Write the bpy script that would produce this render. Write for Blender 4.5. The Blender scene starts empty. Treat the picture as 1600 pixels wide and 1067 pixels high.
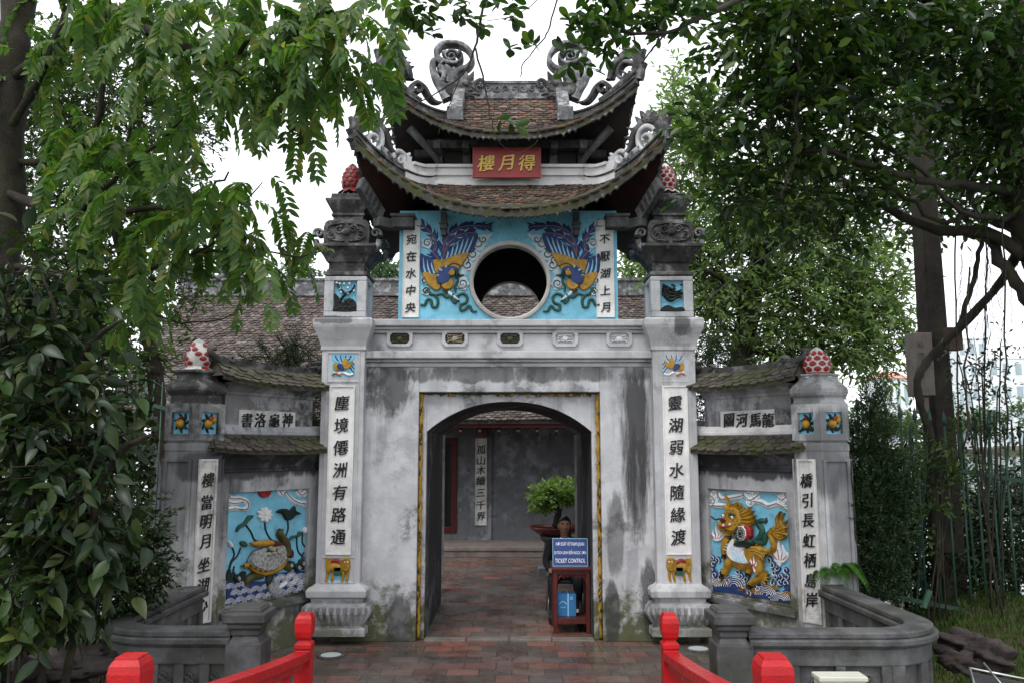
import bpy, math, random
import numpy as np
from mathutils import Vector, Matrix
from mathutils.geometry import tessellate_polygon

S = bpy.context.scene
COL = S.collection
R = math.radians
# ------------------------------------------------------------------ camera
CAMZ, FPX, PITCH = 2.03, 1278.0, R(7.42)
cam = bpy.data.cameras.new('camera'); cam.sensor_width = 36; cam.lens = FPX / 1600 * 36
cam.clip_start = .05; cam.clip_end = 4000
camo = bpy.data.objects.new('camera', cam); COL.objects.link(camo)
camo.location = (0, 0, CAMZ); camo.rotation_euler = (R(90) + PITCH, 0, 0)
S.camera = camo
# ------------------------------------------------------------------ overcast sky, soft sun
SUN_EL, SUN_ROT = R(58), R(200)
W = bpy.data.worlds.new('World'); S.world = W; W.use_nodes = True
wt = W.node_tree; wt.nodes.clear()
wo = wt.nodes.new('ShaderNodeOutputWorld'); wb = wt.nodes.new('ShaderNodeBackground')
sky = wt.nodes.new('ShaderNodeTexSky'); sky.sky_type = 'NISHITA'; sky.sun_disc = False
sky.sun_elevation = SUN_EL; sky.sun_rotation = SUN_ROT; sky.dust_density = 2; sky.air_density = 1.0
bw = wt.nodes.new('ShaderNodeRGBToBW'); mxw = wt.nodes.new('ShaderNodeMix'); mxw.data_type = 'RGBA'
tint = wt.nodes.new('ShaderNodeMix'); tint.data_type = 'RGBA'; tint.blend_type = 'MULTIPLY'
tint.inputs[0].default_value = 1; tint.inputs[7].default_value = (.97, .99, 1.03, 1)
mxw.inputs[0].default_value = .93
cloud = wt.nodes.new('ShaderNodeMix'); cloud.data_type = 'RGBA'; cloud.inputs[0].default_value = .75     # even cloud cover
cloud.inputs[7].default_value = (7.5, 7.5, 7.5, 1)
wt.links.new(sky.outputs[0], bw.inputs[0]); wt.links.new(bw.outputs[0], cloud.inputs[6]); wt.links.new(cloud.outputs[2], tint.inputs[6])
wt.links.new(sky.outputs[0], mxw.inputs[6]); wt.links.new(tint.outputs[2], mxw.inputs[7])
wt.links.new(mxw.outputs[2], wb.inputs[0]); wb.inputs[1].default_value = .15
wt.links.new(wb.outputs[0], wo.inputs[0])
sl = bpy.data.lights.new('sun', 'SUN'); sl.energy = 1.0; sl.angle = R(25); sl.color = (1, .97, .93)
so = bpy.data.objects.new('sun', sl); COL.objects.link(so)
so.rotation_euler = (R(32), 0, R(-25))
S.view_settings.view_transform = 'Standard'; S.view_settings.look = 'None'
S.view_settings.exposure = 0.95; S.view_settings.gamma = 1
S.cycles.max_bounces = 6; S.cycles.diffuse_bounces = 3; S.cycles.glossy_bounces = 3
S.cycles.transmission_bounces = 4; S.cycles.transparent_max_bounces = 6; S.cycles.volume_bounces = 1
S.cycles.use_denoising = True

# ------------------------------------------------------------------ photo pixel -> world point
_sp, _cp = math.sin(PITCH), math.cos(PITCH)
def ray(px, py):
    u = (px - 800) / FPX; v = (533.5 - py) / FPX
    return Vector((u, _cp - v * _sp, _sp + v * _cp))
def P(px, py, Y):
    d = ray(px, py); t = Y / d.y
    return Vector((d.x * t, Y, CAMZ + d.z * t))
def PG(px, py, z=0.0):
    d = ray(px, py); t = (z - CAMZ) / d.z
    return Vector((d.x * t, d.y * t, z))
class Plane:
    """vertical plane through o, running along u (to the right seen from the front)"""
    def __init__(s, o, u):
        s.o = Vector(o); s.u = Vector((u[0], u[1], 0)).normalized(); s.v = Vector((0, 0, 1))
        s.n = Vector((s.u.y, -s.u.x, 0))
    def hit(s, px, py):
        d = ray(px, py); c = Vector((0, 0, CAMZ)); t = (s.o - c).dot(s.n) / d.dot(s.n)
        q = c + d * t - s.o
        return (q.dot(s.u), q.z)
    def at(s, a, b, w=0.0):
        return s.o + s.u * a + s.v * b + s.n * w

# ------------------------------------------------------------------ things, parts
def root_of(o):
    while o.parent: o = o.parent
    return o
def thing(name, label, cat, loc=(0, 0, 0), rz=0, group=None):
    o = bpy.data.objects.new(name, None); COL.objects.link(o)
    o.location = loc; o.rotation_euler = (0, 0, rz); o.empty_display_size = .2
    o['label'] = label; o['category'] = cat
    if group: o['group'] = group
    return o
def tag(o, label, cat, group=None):
    o['label'] = label; o['category'] = cat
    if group: o['group'] = group
    return o
def structure(o): o['kind'] = 'structure'; return o
def stuff(o): o['kind'] = 'stuff'; return o
def copy_tree(o, parent=None):
    c = o.copy(); COL.objects.link(c); c.parent = parent
    for ch in [k for k in COL.objects if k.parent == o]: copy_tree(ch, c)
    return c

class MB:
    def __init__(s): s.v = []; s.f = []; s.m = []; s.sm = []
    def add(s, vs, fs, m=0, smooth=False):
        b = len(s.v); s.v += [tuple(p) for p in vs]
        for f in fs: s.f.append(tuple(i + b for i in f)); s.m.append(m); s.sm.append(smooth)
    def box(s, x0, x1, y0, y1, z0, z1, m=0):
        s.add([(x0,y0,z0),(x1,y0,z0),(x1,y1,z0),(x0,y1,z0),(x0,y0,z1),(x1,y0,z1),(x1,y1,z1),(x0,y1,z1)],
              [(0,3,2,1),(4,5,6,7),(0,1,5,4),(1,2,6,5),(2,3,7,6),(3,0,4,7)], m)
    def obox(s, c, ax, ay, az, m=0):
        c = Vector(c); ax = Vector(ax); ay = Vector(ay); az = Vector(az)
        vs = [c + ax*i + ay*j + az*k for k in (-1,1) for (i,j) in ((-1,-1),(1,-1),(1,1),(-1,1))]
        s.add(vs, [(0,3,2,1),(4,5,6,7),(0,1,5,4),(1,2,6,5),(2,3,7,6),(3,0,4,7)], m)
    def pbox(s, pl, a0, a1, b0, b1, w0, w1, m=0):
        vs = [pl.at(a,b,w) for b in (b0,b1) for (a,w) in ((a0,w1),(a1,w1),(a1,w0),(a0,w0))]
        s.add(vs, [(0,3,2,1),(4,5,6,7),(0,1,5,4),(1,2,6,5),(2,3,7,6),(3,0,4,7)], m)
    def stack(s, cx, cy, prof, n=4, rot=0.0, m=0, smooth=False, cap=True):
        """prof: (half width x, half width y, z) rings of an n-gon, bottom to top"""
        vs = []
        for (hx, hy, z) in prof:
            for k in range(n):
                if n == 4: ex, ey = ((-1,-1),(1,-1),(1,1),(-1,1))[k]
                else:
                    a = rot + 2*math.pi*k/n; ex, ey = math.cos(a), math.sin(a)
                x, y = ex*hx, ey*hy
                if n == 4 and rot: x, y = x*math.cos(rot)-y*math.sin(rot), x*math.sin(rot)+y*math.cos(rot)
                vs.append((cx+x, cy+y, z))
        fs = []
        for i in range(len(prof)-1):
            for k in range(n):
                a, b = i*n+k, i*n+(k+1) % n
                fs.append((a, b, b+n, a+n))
        if cap: fs += [tuple(range(n-1,-1,-1)), tuple(range((len(prof)-1)*n, len(prof)*n))]
        s.add(vs, fs, m, smooth)
    def tube(s, pts, rad, n=6, m=0, smooth=True, cap=True):
        pts = [Vector(p) for p in pts]
        if not hasattr(rad, '__len__'): rad = [rad]*len(pts)
        vs = []; up = None
        for i, p in enumerate(pts):
            t = (pts[min(i+1, len(pts)-1)] - pts[max(i-1, 0)])
            t = t.normalized() if t.length > 1e-9 else Vector((0,0,1))
            if up is None: up = Vector((1,0,0)) if abs(t.x) < .8 else Vector((0,1,0))
            a = (up - t*up.dot(t))
            a = a.normalized() if a.length > 1e-6 else t.orthogonal().normalized()
            up = a; b = t.cross(a)
            for k in range(n):
                q = 2*math.pi*k/n
                vs.append(p + (a*math.cos(q) + b*math.sin(q))*rad[i])
        fs = [(i*n+k, i*n+(k+1) % n, (i+1)*n+(k+1) % n, (i+1)*n+k) for i in range(len(pts)-1) for k in range(n)]
        if cap: fs += [tuple(range(n-1,-1,-1)), tuple(range((len(pts)-1)*n, len(pts)*n))]
        s.add(vs, fs, m, smooth)
    def sphere(s, c, r, nu=10, nv=7, m=0):
        rx, ry, rz = r if hasattr(r, '__len__') else (r, r, r)
        vs = [(c[0], c[1], c[2]-rz)]
        for j in range(1, nv):
            t = -math.pi/2 + math.pi*j/nv
            for k in range(nu):
                a = 2*math.pi*k/nu
                vs.append((c[0]+rx*math.cos(t)*math.cos(a), c[1]+ry*math.cos(t)*math.sin(a), c[2]+rz*math.sin(t)))
        vs.append((c[0], c[1], c[2]+rz)); L = len(vs)-1
        fs = [(0, 1+(k+1) % nu, 1+k) for k in range(nu)]
        for j in range(nv-2):
            for k in range(nu):
                a = 1+j*nu+k; b = 1+j*nu+(k+1) % nu
                fs.append((a, b, b+nu, a+nu))
        fs += [(L, 1+(nv-2)*nu+k, 1+(nv-2)*nu+(k+1) % nu) for k in range(nu)]
        s.add(vs, fs, m, True)
    def grid(s, fn, nu, nv, m=0, smooth=True, flip=False):
        vs = [fn(i/nu, j/nv) for j in range(nv+1) for i in range(nu+1)]
        fs = []
        for j in range(nv):
            for i in range(nu):
                a = j*(nu+1)+i; q = (a, a+1, a+nu+2, a+nu+1)
                fs.append(q[::-1] if flip else q)
        s.add(vs, fs, m, smooth)
    # ---- relief drawing on a plane
    def fill(s, pl, pts, w0, w1, m=0, smooth=True, sub=4, uv=False, soft=.22):
        q = pts if uv else [pl.hit(*p) for p in pts]
        if smooth: q = crom(q, sub, True)
        ar = sum(q[i][0]*q[(i+1) % len(q)][1]-q[(i+1) % len(q)][0]*q[i][1] for i in range(len(q)))
        if ar < 0: q = q[::-1]
        n = len(q); cx = sum(p[0] for p in q)/n; cy = sum(p[1] for p in q)/n
        d = (w1-w0)*.6
        inn = []
        for i in range(n):
            a, b = q[i-1], q[(i+1) % n]; tx, ty = b[0]-a[0], b[1]-a[1]; L = math.hypot(tx, ty) or 1
            inn.append((q[i][0]-ty/L*d*soft*2, q[i][1]+tx/L*d*soft*2))
        wm = w0 + (w1-w0)*.65
        vs = [pl.at(a,b,w0) for a,b in q] + [pl.at(a,b,wm) for a,b in q] + [pl.at(a,b,w1) for a,b in inn]
        fs = []
        for r in (0, n):
            fs += [(r+i, r+(i+1) % n, r+n+(i+1) % n, r+n+i) for i in range(n)]
        tr = tessellate_polygon([[Vector((a,b,0)) for a,b in q]])
        for t in tr:
            a, b, c = t
            cr = (q[b][0]-q[a][0])*(q[c][1]-q[a][1])-(q[c][0]-q[a][0])*(q[b][1]-q[a][1])
            if abs(cr) < 1e-12: continue
            if cr < 0: b, c = c, b
            fs.append((2*n+a, 2*n+b, 2*n+c))
        s.add(vs, fs, m)
    def stroke(s, pl, pts, wd, w0, h, m=0, sub=4, uv=False, smooth=True, flat=False, back=None):
        """raised ribbon along a path; wd = width(s) in photo pixels if not uv else metres"""
        q = pts if uv else [pl.hit(*p) for p in pts]
        k = 1.0 if uv else pl.k
        n0 = len(q); ws = list(wd) if hasattr(wd, '__len__') else [wd]*n0
        if len(ws) != n0: ws = [float(x) for x in np.interp(np.linspace(0, 1, n0), np.linspace(0, 1, len(ws)), ws)]
        if smooth and n0 > 2: q3 = crom([(a[0], a[1], ws[i]) for i, a in enumerate(q)], sub, False)
        else: q3 = [(a[0], a[1], ws[i]) for i, a in enumerate(q)]
        n = len(q3); vs = []
        prof = [(-1,0),(-.98,.6),(-.6,1),(.6,1),(.98,.6),(1,0)] if flat else [(-1,0),(-.8,.6),(0,1),(.8,.6),(1,0)]
        K = len(prof)
        if back is not None: prof = prof + [(1, None), (-1, None)]; K += 2
        for i, (a, b, w) in enumerate(q3):
            p0, p1 = q3[max(i-1,0)], q3[min(i+1,n-1)]
            tx, ty = p1[0]-p0[0], p1[1]-p0[1]; L = math.hypot(tx, ty) or 1; nx, ny = -ty/L, tx/L
            for e, z in prof:
                vs.append(pl.at(a-nx*e*w*k/2, b-ny*e*w*k/2, back if z is None else w0+z*h))
        fs = []
        for i in range(n-1):
            for j in range(K if back is not None else K-1):
                a, b = i*K+j, i*K+(j+1) % K
                fs.append((a, a+K, b+K, b)[::-1])
        fs += [tuple(range(K)), tuple(range((n-1)*K, n*K))[::-1]]
        s.add(vs, fs, m, True)
    def spiral(s, pl, c, r0, r1, turns, a0, wd, w0, h, m=0, cw=1, uv=False, sq=1.0, back=None, flat=False):
        n = max(6, int(turns*12)); pts = []; ws = []
        for i in range(n+1):
            t = i/n; a = a0 + cw*turns*2*math.pi*t; r = r0 + (r1-r0)*t
            pts.append((c[0]+r*math.cos(a), c[1]+r*math.sin(a)*sq)); ws.append(wd*(1-.45*t))
        s.stroke(pl, pts, ws, w0, h, m, sub=1, uv=uv, smooth=False, back=back, flat=flat)
    def mirrored(s, cx):
        o = MB(); o.v = [(2*cx-x, y, z) for x, y, z in s.v]; o.f = [f[::-1] for f in s.f]; o.m = list(s.m); o.sm = list(s.sm)
        return o
    def merge(s, o):
        b = len(s.v); s.v += o.v; s.f += [tuple(i+b for i in f) for f in o.f]; s.m += o.m; s.sm += o.sm
    def build(s, name, mats, parent=None, bevel=0, label=None, seg=2):
        me = bpy.data.meshes.new(name); vs = s.v
        if parent is not None:
            r = root_of(parent); M = Matrix.LocRotScale(r.location, r.rotation_euler, None).inverted()
            if r.location.length or r.rotation_euler.z:
                vs = [tuple(M @ Vector(p)) for p in vs]
        me.from_pydata(vs, [], s.f)
        if not isinstance(mats, (list, tuple)): mats = [mats]
        for mt in mats: me.materials.append(mt)
        me.polygons.foreach_set('material_index', s.m); me.polygons.foreach_set('use_smooth', s.sm)
        me.update()
        o = bpy.data.objects.new(name, me); COL.objects.link(o)
        if parent is not None: o.parent = parent
        if label: o['label'] = label
        if bevel:
            b = o.modifiers.new('bevel', 'BEVEL'); b.width = bevel; b.segments = seg; b.limit_method = 'ANGLE'; b.angle_limit = R(35)
            b.harden_normals = False
        return o

def crom(q, sub, closed):
    n = len(q); out = []
    rng = range(n) if closed else range(n-1)
    for i in rng:
        if closed: p0, p1, p2, p3 = q[i-1], q[i], q[(i+1) % n], q[(i+2) % n]
        else: p0, p1, p2, p3 = q[max(i-1,0)], q[i], q[i+1], q[min(i+2,n-1)]
        for k in range(sub):
            t = k/sub; t2 = t*t; t3 = t2*t
            out.append(tuple(.5*(2*b + (c-a)*t + (2*a-5*b+4*c-d)*t2 + (-a+3*b-3*c+d)*t3) for a,b,c,d in zip(p0,p1,p2,p3)))
    if not closed: out.append(tuple(q[-1]))
    return out

# ------------------------------------------------------------------ writing
_fc = bpy.data.curves.new('lettering', 'FONT'); _fo = bpy.data.objects.new('lettering', _fc); COL.objects.link(_fo)
_fc.resolution_u = 3; _fc.fill_mode = 'FRONT'
def glyphs(mb, text, place, size, depth, m=0, bold=.02, brush=0.0, seed=0, wide=1.0, fit=None):
    """place(u, v, w): u, v in metres about the centre of the text"""
    _fc.body = text; _fc.offset = 0; _fc.extrude = .5
    bpy.context.view_layer.update()
    dg = bpy.context.evaluated_depsgraph_get(); me = bpy.data.meshes.new_from_object(_fo.evaluated_get(dg))
    co = np.array([v.co[:] for v in me.vertices]); fs = [tuple(p.vertices) for p in me.polygons]
    lo, hi = co.min(0), co.max(0); c = (lo+hi)/2
    if fit: sx, sy = fit[0]/(hi[0]-lo[0]), fit[1]/(hi[1]-lo[1])
    else: sx = sy = size
    rnd = random.Random(seed); ph = [rnd.uniform(0, 6.28) for _ in range(6)]
    vs = []; flat = []
    for x, y, z in co:
        u, v = x-c[0], y-c[1]
        if brush:
            u2 = u + brush*(math.sin(v*5+ph[0])+.6*math.sin(u*9+v*7+ph[1])) + .10*v
            v2 = v + brush*(math.sin(u*5+ph[2])+.6*math.sin(v*9-u*6+ph[3])) + .08*u
            u, v = u2, v2
        vs.append(place(u*sx*wide, v*sy, depth if z > 0 else 0)); flat.append((u*sx*wide, v*sy, z))
    mb.add(vs, fs, m)
    for k, (du, dv) in enumerate(((bold,bold*.55),(-bold,-bold*.55),(bold*.5,bold*.28),(-bold*.5,-bold*.28))):      # thicker strokes
        if bold: mb.add([place(u0+du*sx*wide, v0+dv*sy, (depth-.0003*(k+1)) if zt > 0 else 0) for u0, v0, zt in flat], fs, m)
    bpy.data.meshes.remove(me)

# ------------------------------------------------------------------ materials
class NT:
    def __init__(s, name):
        s.mat = bpy.data.materials.new(name); s.mat.use_nodes = True; s.t = s.mat.node_tree; s.t.nodes.clear()
        s.out = s.n('ShaderNodeOutputMaterial'); s.b = s.n('ShaderNodeBsdfPrincipled')
        s.l(s.b.outputs[0], s.out.inputs[0]); s.geo = None
    def n(s, k): return s.t.nodes.new(k)
    def l(s, a, b): s.t.links.new(a, b)
    def setin(s, sock, v):
        if hasattr(v, 'is_output'): s.l(v, sock)
        elif hasattr(v, '__len__') and len(v) == 3 and sock.type == 'RGBA': sock.default_value = (*v, 1)
        else: sock.default_value = v
    def pos(s, sc=(1,1,1), kind='Position'):
        if s.geo is None: s.geo = s.n('ShaderNodeNewGeometry')
        m = s.n('ShaderNodeMapping'); s.l(s.geo.outputs[kind], m.inputs[0]); m.inputs['Scale'].default_value = sc
        return m.outputs[0]
    def island(s):
        if s.geo is None: s.geo = s.n('ShaderNodeNewGeometry')
        return s.geo.outputs['Random Per Island']
    def noise(s, scale, det=4, vec=None, rough=.55, dist=0):
        n = s.n('ShaderNodeTexNoise'); n.inputs['Scale'].default_value = scale; n.inputs['Detail'].default_value = det
        n.inputs['Roughness'].default_value = rough; n.inputs['Distortion'].default_value = dist
        s.l(vec or s.pos(), n.inputs['Vector']); return n.outputs[0]
    def ramp(s, fac, stops, interp='LINEAR'):
        r = s.n('ShaderNodeValToRGB'); r.color_ramp.interpolation = interp; e = r.color_ramp.elements
        while len(e) < len(stops): e.new(.5)
        for i, (p, c) in enumerate(stops):
            e[i].position = p; e[i].color = (c, c, c, 1) if not hasattr(c, '__len__') else (*c, 1)
        s.setin(r.inputs[0], fac); return r.outputs[0]
    def mix(s, fac, a, b, mode='MIX'):
        m = s.n('ShaderNodeMix'); m.data_type = 'RGBA'; m.blend_type = mode
        s.setin(m.inputs[0], fac); s.setin(m.inputs[6], a); s.setin(m.inputs[7], b); return m.outputs[2]
    def math(s, op, a, b=0.0, c=None):
        m = s.n('ShaderNodeMath'); m.operation = op; s.setin(m.inputs[0], a); s.setin(m.inputs[1], b)
        if c is not None: s.setin(m.inputs[2], c)
        return m.outputs[0]
    def sepz(s):
        x = s.n('ShaderNodeSeparateXYZ'); s.l(s.pos(), x.inputs[0]); return x.outputs
    def bump(s, h, strength=.3, dist=.01):
        b = s.n('ShaderNodeBump'); b.inputs['Strength'].default_value = strength; b.inputs['Distance'].default_value = dist
        s.l(h, b.inputs['Height']); s.l(b.outputs[0], s.b.inputs['Normal'])
    def fin(s, col, rough=.8, spec=.3, metal=0.0):
        s.setin(s.b.inputs['Base Color'], col); s.setin(s.b.inputs['Roughness'], rough)
        s.b.inputs['Specular IOR Level'].default_value = spec; s.b.inputs['Metallic'].default_value = metal
        return s.mat

def paint(name, col, rough=.6, var=.25, spec=.3, scale=6, grime=.35, bump=.4):
    t = NT(name); c2 = tuple(x*(1-var) for x in col); dirt = tuple(x*.35+.01 for x in col)
    c = t.mix(t.ramp(t.noise(scale, 5), [(.35,0),(.65,1)]), col, c2)
    c = t.mix(t.math('MULTIPLY', t.ramp(t.noise(scale*2.7, 6), [(.56,0),(.72,1)]), grime), c, dirt)
    t.bump(t.noise(scale*9, 4), bump, .006)
    return t.fin(c, rough, spec)
def plaster(name, base, dark=(.06,.062,.066), patch=.5, streak=.5, moss=0.0, mossz=(0,.9), stainz=None, peel=(.30,.31,.33), seed=0.0, white=.0, spots=None):
    """lime-washed plaster: mottling, peeled patches, rain streaks running down, moss at the foot"""
    t = NT(name); p = t.pos(); mp = t.n('ShaderNodeMapping'); t.l(p, mp.inputs[0]); mp.inputs['Location'].default_value = (seed, seed*.7, seed*1.3)
    q = mp.outputs[0]
    c = t.mix(t.ramp(t.noise(1.7, 5, q), [(.3,0),(.7,1)]), base, tuple(x*.72 for x in base))
    c = t.mix(t.math('MULTIPLY', t.ramp(t.noise(7, 6, q, .65), [(.45,0),(.7,1)]), .45), c, tuple(min(1, x*1.25) for x in base))
    pm = t.math('MULTIPLY', t.ramp(t.noise(1.1, 3, q), [(.5,0),(.6,1)]), t.ramp(t.noise(4.3, 7, q, .7), [(.46,0),(.54,1)]))
    c = t.mix(t.math('MULTIPLY', pm, patch), c, peel)
    pk = t.math('MULTIPLY', t.ramp(t.noise(1.6, 3, q, .5, .3), [(.54,0),(.62,1)]), t.ramp(t.noise(9, 8, q, .72), [(.44,0),(.56,1)]))
    c = t.mix(t.math('MULTIPLY', pk, patch*.9), c, dark)
    ms = t.n('ShaderNodeMapping'); t.l(q, ms.inputs[0]); ms.inputs['Scale'].default_value = (7, 7, .55)
    sk = t.math('MULTIPLY', t.ramp(t.noise(1.0, 6, ms.outputs[0], .6), [(.5,0),(.66,1)]), t.ramp(t.noise(1.3, 3, q), [(.4,0),(.6,1)]))
    c = t.mix(t.math('MULTIPLY', sk, streak), c, dark)
    if white: c = t.mix(t.math('MULTIPLY', t.ramp(t.noise(2.3, 6, q, .65), [(.52,0),(.6,1)]), white), c, (.6,.6,.62))
    if moss:
        z = t.n('ShaderNodeMapRange'); t.l(t.sepz()[2], z.inputs[0]); z.inputs[1].default_value = mossz[0]; z.inputs[2].default_value = mossz[1]
        z.inputs[3].default_value = 1; z.inputs[4].default_value = 0
        mm = t.ramp(t.math('ADD', t.noise(4, 7, q, .7), t.math('MULTIPLY', z.outputs[0], .42)), [(.66,0),(.82,1)])
        mc = t.mix(t.noise(13, 4, q), (.035,.045,.014), (.10,.10,.045))
        c = t.mix(t.math('MULTIPLY', mm, moss), c, mc)
    for (sx, swx, sz, swz, sy, amt, nsc) in (spots or ()):       # placed stains and dark bands: x centre, half width, z centre, half height, y limit, strength, noise
        xyz = t.sepz(); a = t.math('DIVIDE', t.math('SUBTRACT', xyz[0], sx), swx); b = t.math('DIVIDE', t.math('SUBTRACT', xyz[2], sz), swz)
        d = t.math('ADD', t.math('POWER', t.math('ABSOLUTE', a), 2.0), t.math('POWER', t.math('ABSOLUTE', b), 3.0))
        ms2 = t.n('ShaderNodeMapping'); t.l(q, ms2.inputs[0]); ms2.inputs['Scale'].default_value = (3, 3, nsc)
        k = t.math('ADD', t.math('MULTIPLY', t.noise(1.5, 8, ms2.outputs[0], .68), 2.0), t.math('MULTIPLY', d, -.62))
        c = t.mix(t.math('MULTIPLY', t.ramp(k, [(.54,0),(.80,1)]), amt), c, dark)
    t.bump(t.math('ADD', t.noise(30, 6, q, .6), t.math('MULTIPLY', pm, -.7)), .35, .008)
    return t.fin(c, .82, .25)
def stone(name, a, b, moss=0.0, scale=5, white=0.0, rough=.85, bump=.5, mosscol=(.06,.075,.02)):
    t = NT(name); c = t.mix(t.ramp(t.noise(scale, 7, None, .65), [(.3,0),(.7,1)]), a, b)
    if white: c = t.mix(t.math('MULTIPLY', t.ramp(t.noise(scale*.8, 6, None, .7), [(.5,0),(.62,1)]), white), c, (.42,.42,.43))
    if moss: c = t.mix(t.math('MULTIPLY', t.ramp(t.noise(scale*.6, 6, None, .65), [(.46,0),(.6,1)]), moss), c, mosscol)
    t.bump(t.noise(scale*7, 6, None, .65), bump, .012)
    return t.fin(c, rough, .25)
def leafmat(name, cols, rough=.42, trans=.3, spec=.4):
    t = NT(name); st = [(i/(len(cols)-1), c) for i, c in enumerate(cols)]
    c = t.ramp(t.island(), st); c = t.mix(t.ramp(t.noise(1.2, 3), [(.3,0),(.7,1)]), c, t.mix(1, c, (.62,.72,.6), 'MULTIPLY'))
    t.fin(c, rough, spec)
    tr = t.n('ShaderNodeBsdfTranslucent'); t.setin(tr.inputs[0], t.mix(1, c, (1.3,1.5,.7), 'MULTIPLY'))
    mx = t.n('ShaderNodeMixShader'); mx.inputs[0].default_value = trans
    t.l(t.b.outputs[0], mx.inputs[1]); t.l(tr.outputs[0], mx.inputs[2]); t.l(mx.outputs[0], t.out.inputs[0])
    return t.mat
def tilemat(name, cols, moss=.3, mosscol=(.05,.06,.02), rough=.85):
    t = NT(name); st = [(i/(len(cols)-1), c) for i, c in enumerate(cols)]
    c = t.ramp(t.island(), st)
    c = t.mix(t.math('MULTIPLY', t.ramp(t.noise(9, 6, None, .7), [(.4,0),(.62,1)]), .72), c, (.028,.025,.023))
    c = t.mix(t.math('MULTIPLY', t.ramp(t.noise(2.3, 6, None, .65), [(.45,0),(.62,1)]), moss), c, mosscol)
    t.bump(t.noise(60, 5), .5, .006); return t.fin(c, rough, .25)

def lerp(a, b, t): return a+(b-a)*t
M = {}
M['wall'] = plaster('whitewashed_plaster', (.47,.475,.49), dark=(.036,.036,.036), patch=.7, streak=.45, moss=.95, mossz=(-.1,1.0), seed=3.1, white=.35, spots=[(1.33,.20,2.0,1.1,0,.92,.35),(1.45,.12,.45,.5,0,.8,.8),(-1.35,.30,2.75,.42,0,.8,1),(-1.2,.2,.2,.35,0,.75,1),(1.1,.12,1.1,.5,0,.6,.5),(.0,1.7,2.84,.11,0,.7,1),(1.36,.14,1.7,.8,0,.7,.3),(1.05,.1,.25,.4,0,.8,.7)])
M['trim'] = plaster('cornice_plaster', (.36,.37,.39), patch=.5, streak=.9, moss=.25, mossz=(0,.8), seed=8.0)
M['pillar'] = plaster('pillar_plaster', (.46,.462,.475), patch=.4, streak=.4, moss=.7, mossz=(-.1,.6), seed=12.3, spots=[(1.85,.12,3.35,.14,0,.8,.5),(-1.9,.3,3.42,.06,0,.7,.5),(0,3,.38,.10,0,.5,1)])
M['ledge'] = plaster('pale_ledge_plaster', (.46,.46,.47), patch=.5, streak=.7, seed=1.2)
M['whiteband'] = plaster('white_coping_plaster', (.62,.61,.60), patch=.3, streak=.25, seed=5.0)
M['wing'] = plaster('wing_plaster', (.39,.39,.395), patch=.75, streak=.9, moss=.9, mossz=(-.1,1.5), seed=6.6, white=.25, spots=[(-2.6,.9,1.86,.16,0,.95,.5),(2.5,.9,1.86,.16,0,.95,.5),(-3.0,.5,1.9,.9,0,.6,.3),(0,5,.42,.12,0,.6,1)])  # spots include dark bands along the wall top below the soffit
M['wingpillar'] = plaster('worn_pillar_plaster', (.43,.43,.43), patch=.65, streak=.75, moss=.5, mossz=(-.1,1.2), seed=16.6, white=.3, spots=[(2.95,.35,2.0,.5,0,.7,.4),(3.05,.2,1.2,.8,0,.6,.3),(3,1,2.75,.12,0,.8,.7)])
M['wingdark'] = plaster('black_soffit_plaster', (.028,.028,.029), patch=.5, streak=1, seed=9.4, white=.12)  # near-black plaster of the wing soffits
M['namebox'] = plaster('name_box_plaster', (.20,.20,.20), dark=(.02,.02,.02), patch=.9, streak=1, seed=2.2, white=.35)
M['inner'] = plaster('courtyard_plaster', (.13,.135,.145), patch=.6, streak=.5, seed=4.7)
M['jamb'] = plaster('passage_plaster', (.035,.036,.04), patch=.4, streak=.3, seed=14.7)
M['panel'] = plaster('white_panel', (.74,.73,.71), dark=(.12,.1,.08), patch=.15, streak=.25, seed=7.7)
M['panelworn'] = plaster('worn_white_panel', (.62,.61,.58), dark=(.06,.05,.04), patch=.5, streak=.8, seed=11.7)
M['ink'] = paint('black_ink', (.012,.012,.014), .5, .2)
M['inkworn'] = paint('worn_ink', (.02,.02,.02), .7, .3)
M['dark'] = stone('weathered_cement', (.016,.0155,.015), (.075,.073,.07), white=.3, scale=7)
M['grey'] = stone('grey_cement_ornament', (.035,.035,.036), (.17,.17,.175), white=.6, scale=8)
M['pale'] = stone('pale_cement_ornament', (.22,.22,.23), (.55,.55,.56), white=.6, scale=8)
M['rimstone'] = plaster('window_rim', (.50,.48,.45), patch=.3, streak=.4, seed=3.3)
M['bracket'] = stone('dark_cement_bracket', (.028,.028,.028), (.085,.085,.085), white=.1, scale=8)
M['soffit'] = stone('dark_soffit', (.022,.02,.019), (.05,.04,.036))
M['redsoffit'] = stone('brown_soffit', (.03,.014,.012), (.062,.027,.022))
M['eave'] = stone('mossy_eave', (.022,.021,.019), (.075,.068,.057), moss=.85, scale=5, mosscol=(.042,.053,.011))
M['tile'] = tilemat('roof_tile_red', [(.04,.03,.026),(.12,.062,.045),(.07,.05,.042),(.19,.09,.06),(.06,.05,.045),(.15,.125,.11),(.24,.13,.09)], .3)
M['tilemoss'] = tilemat('roof_tile_mossy', [(.035,.03,.026),(.10,.085,.07),(.06,.055,.045),(.14,.12,.10)], .7, (.055,.065,.018))
M['tilehall'] = tilemat('roof_tile_hall', [(.05,.04,.037),(.13,.10,.092),(.08,.06,.054),(.2,.17,.155),(.11,.07,.06)], .15)
M['sky_blue'] = paint('mural_blue', (.19,.50,.66), .65, .25, scale=5, grime=.6)
M['gold'] = paint('ochre_paint', (.42,.23,.022), .45, .45, scale=14, grime=.5)
M['navy'] = paint('navy_paint', (.022,.05,.17), .5, .4, scale=12)
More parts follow.
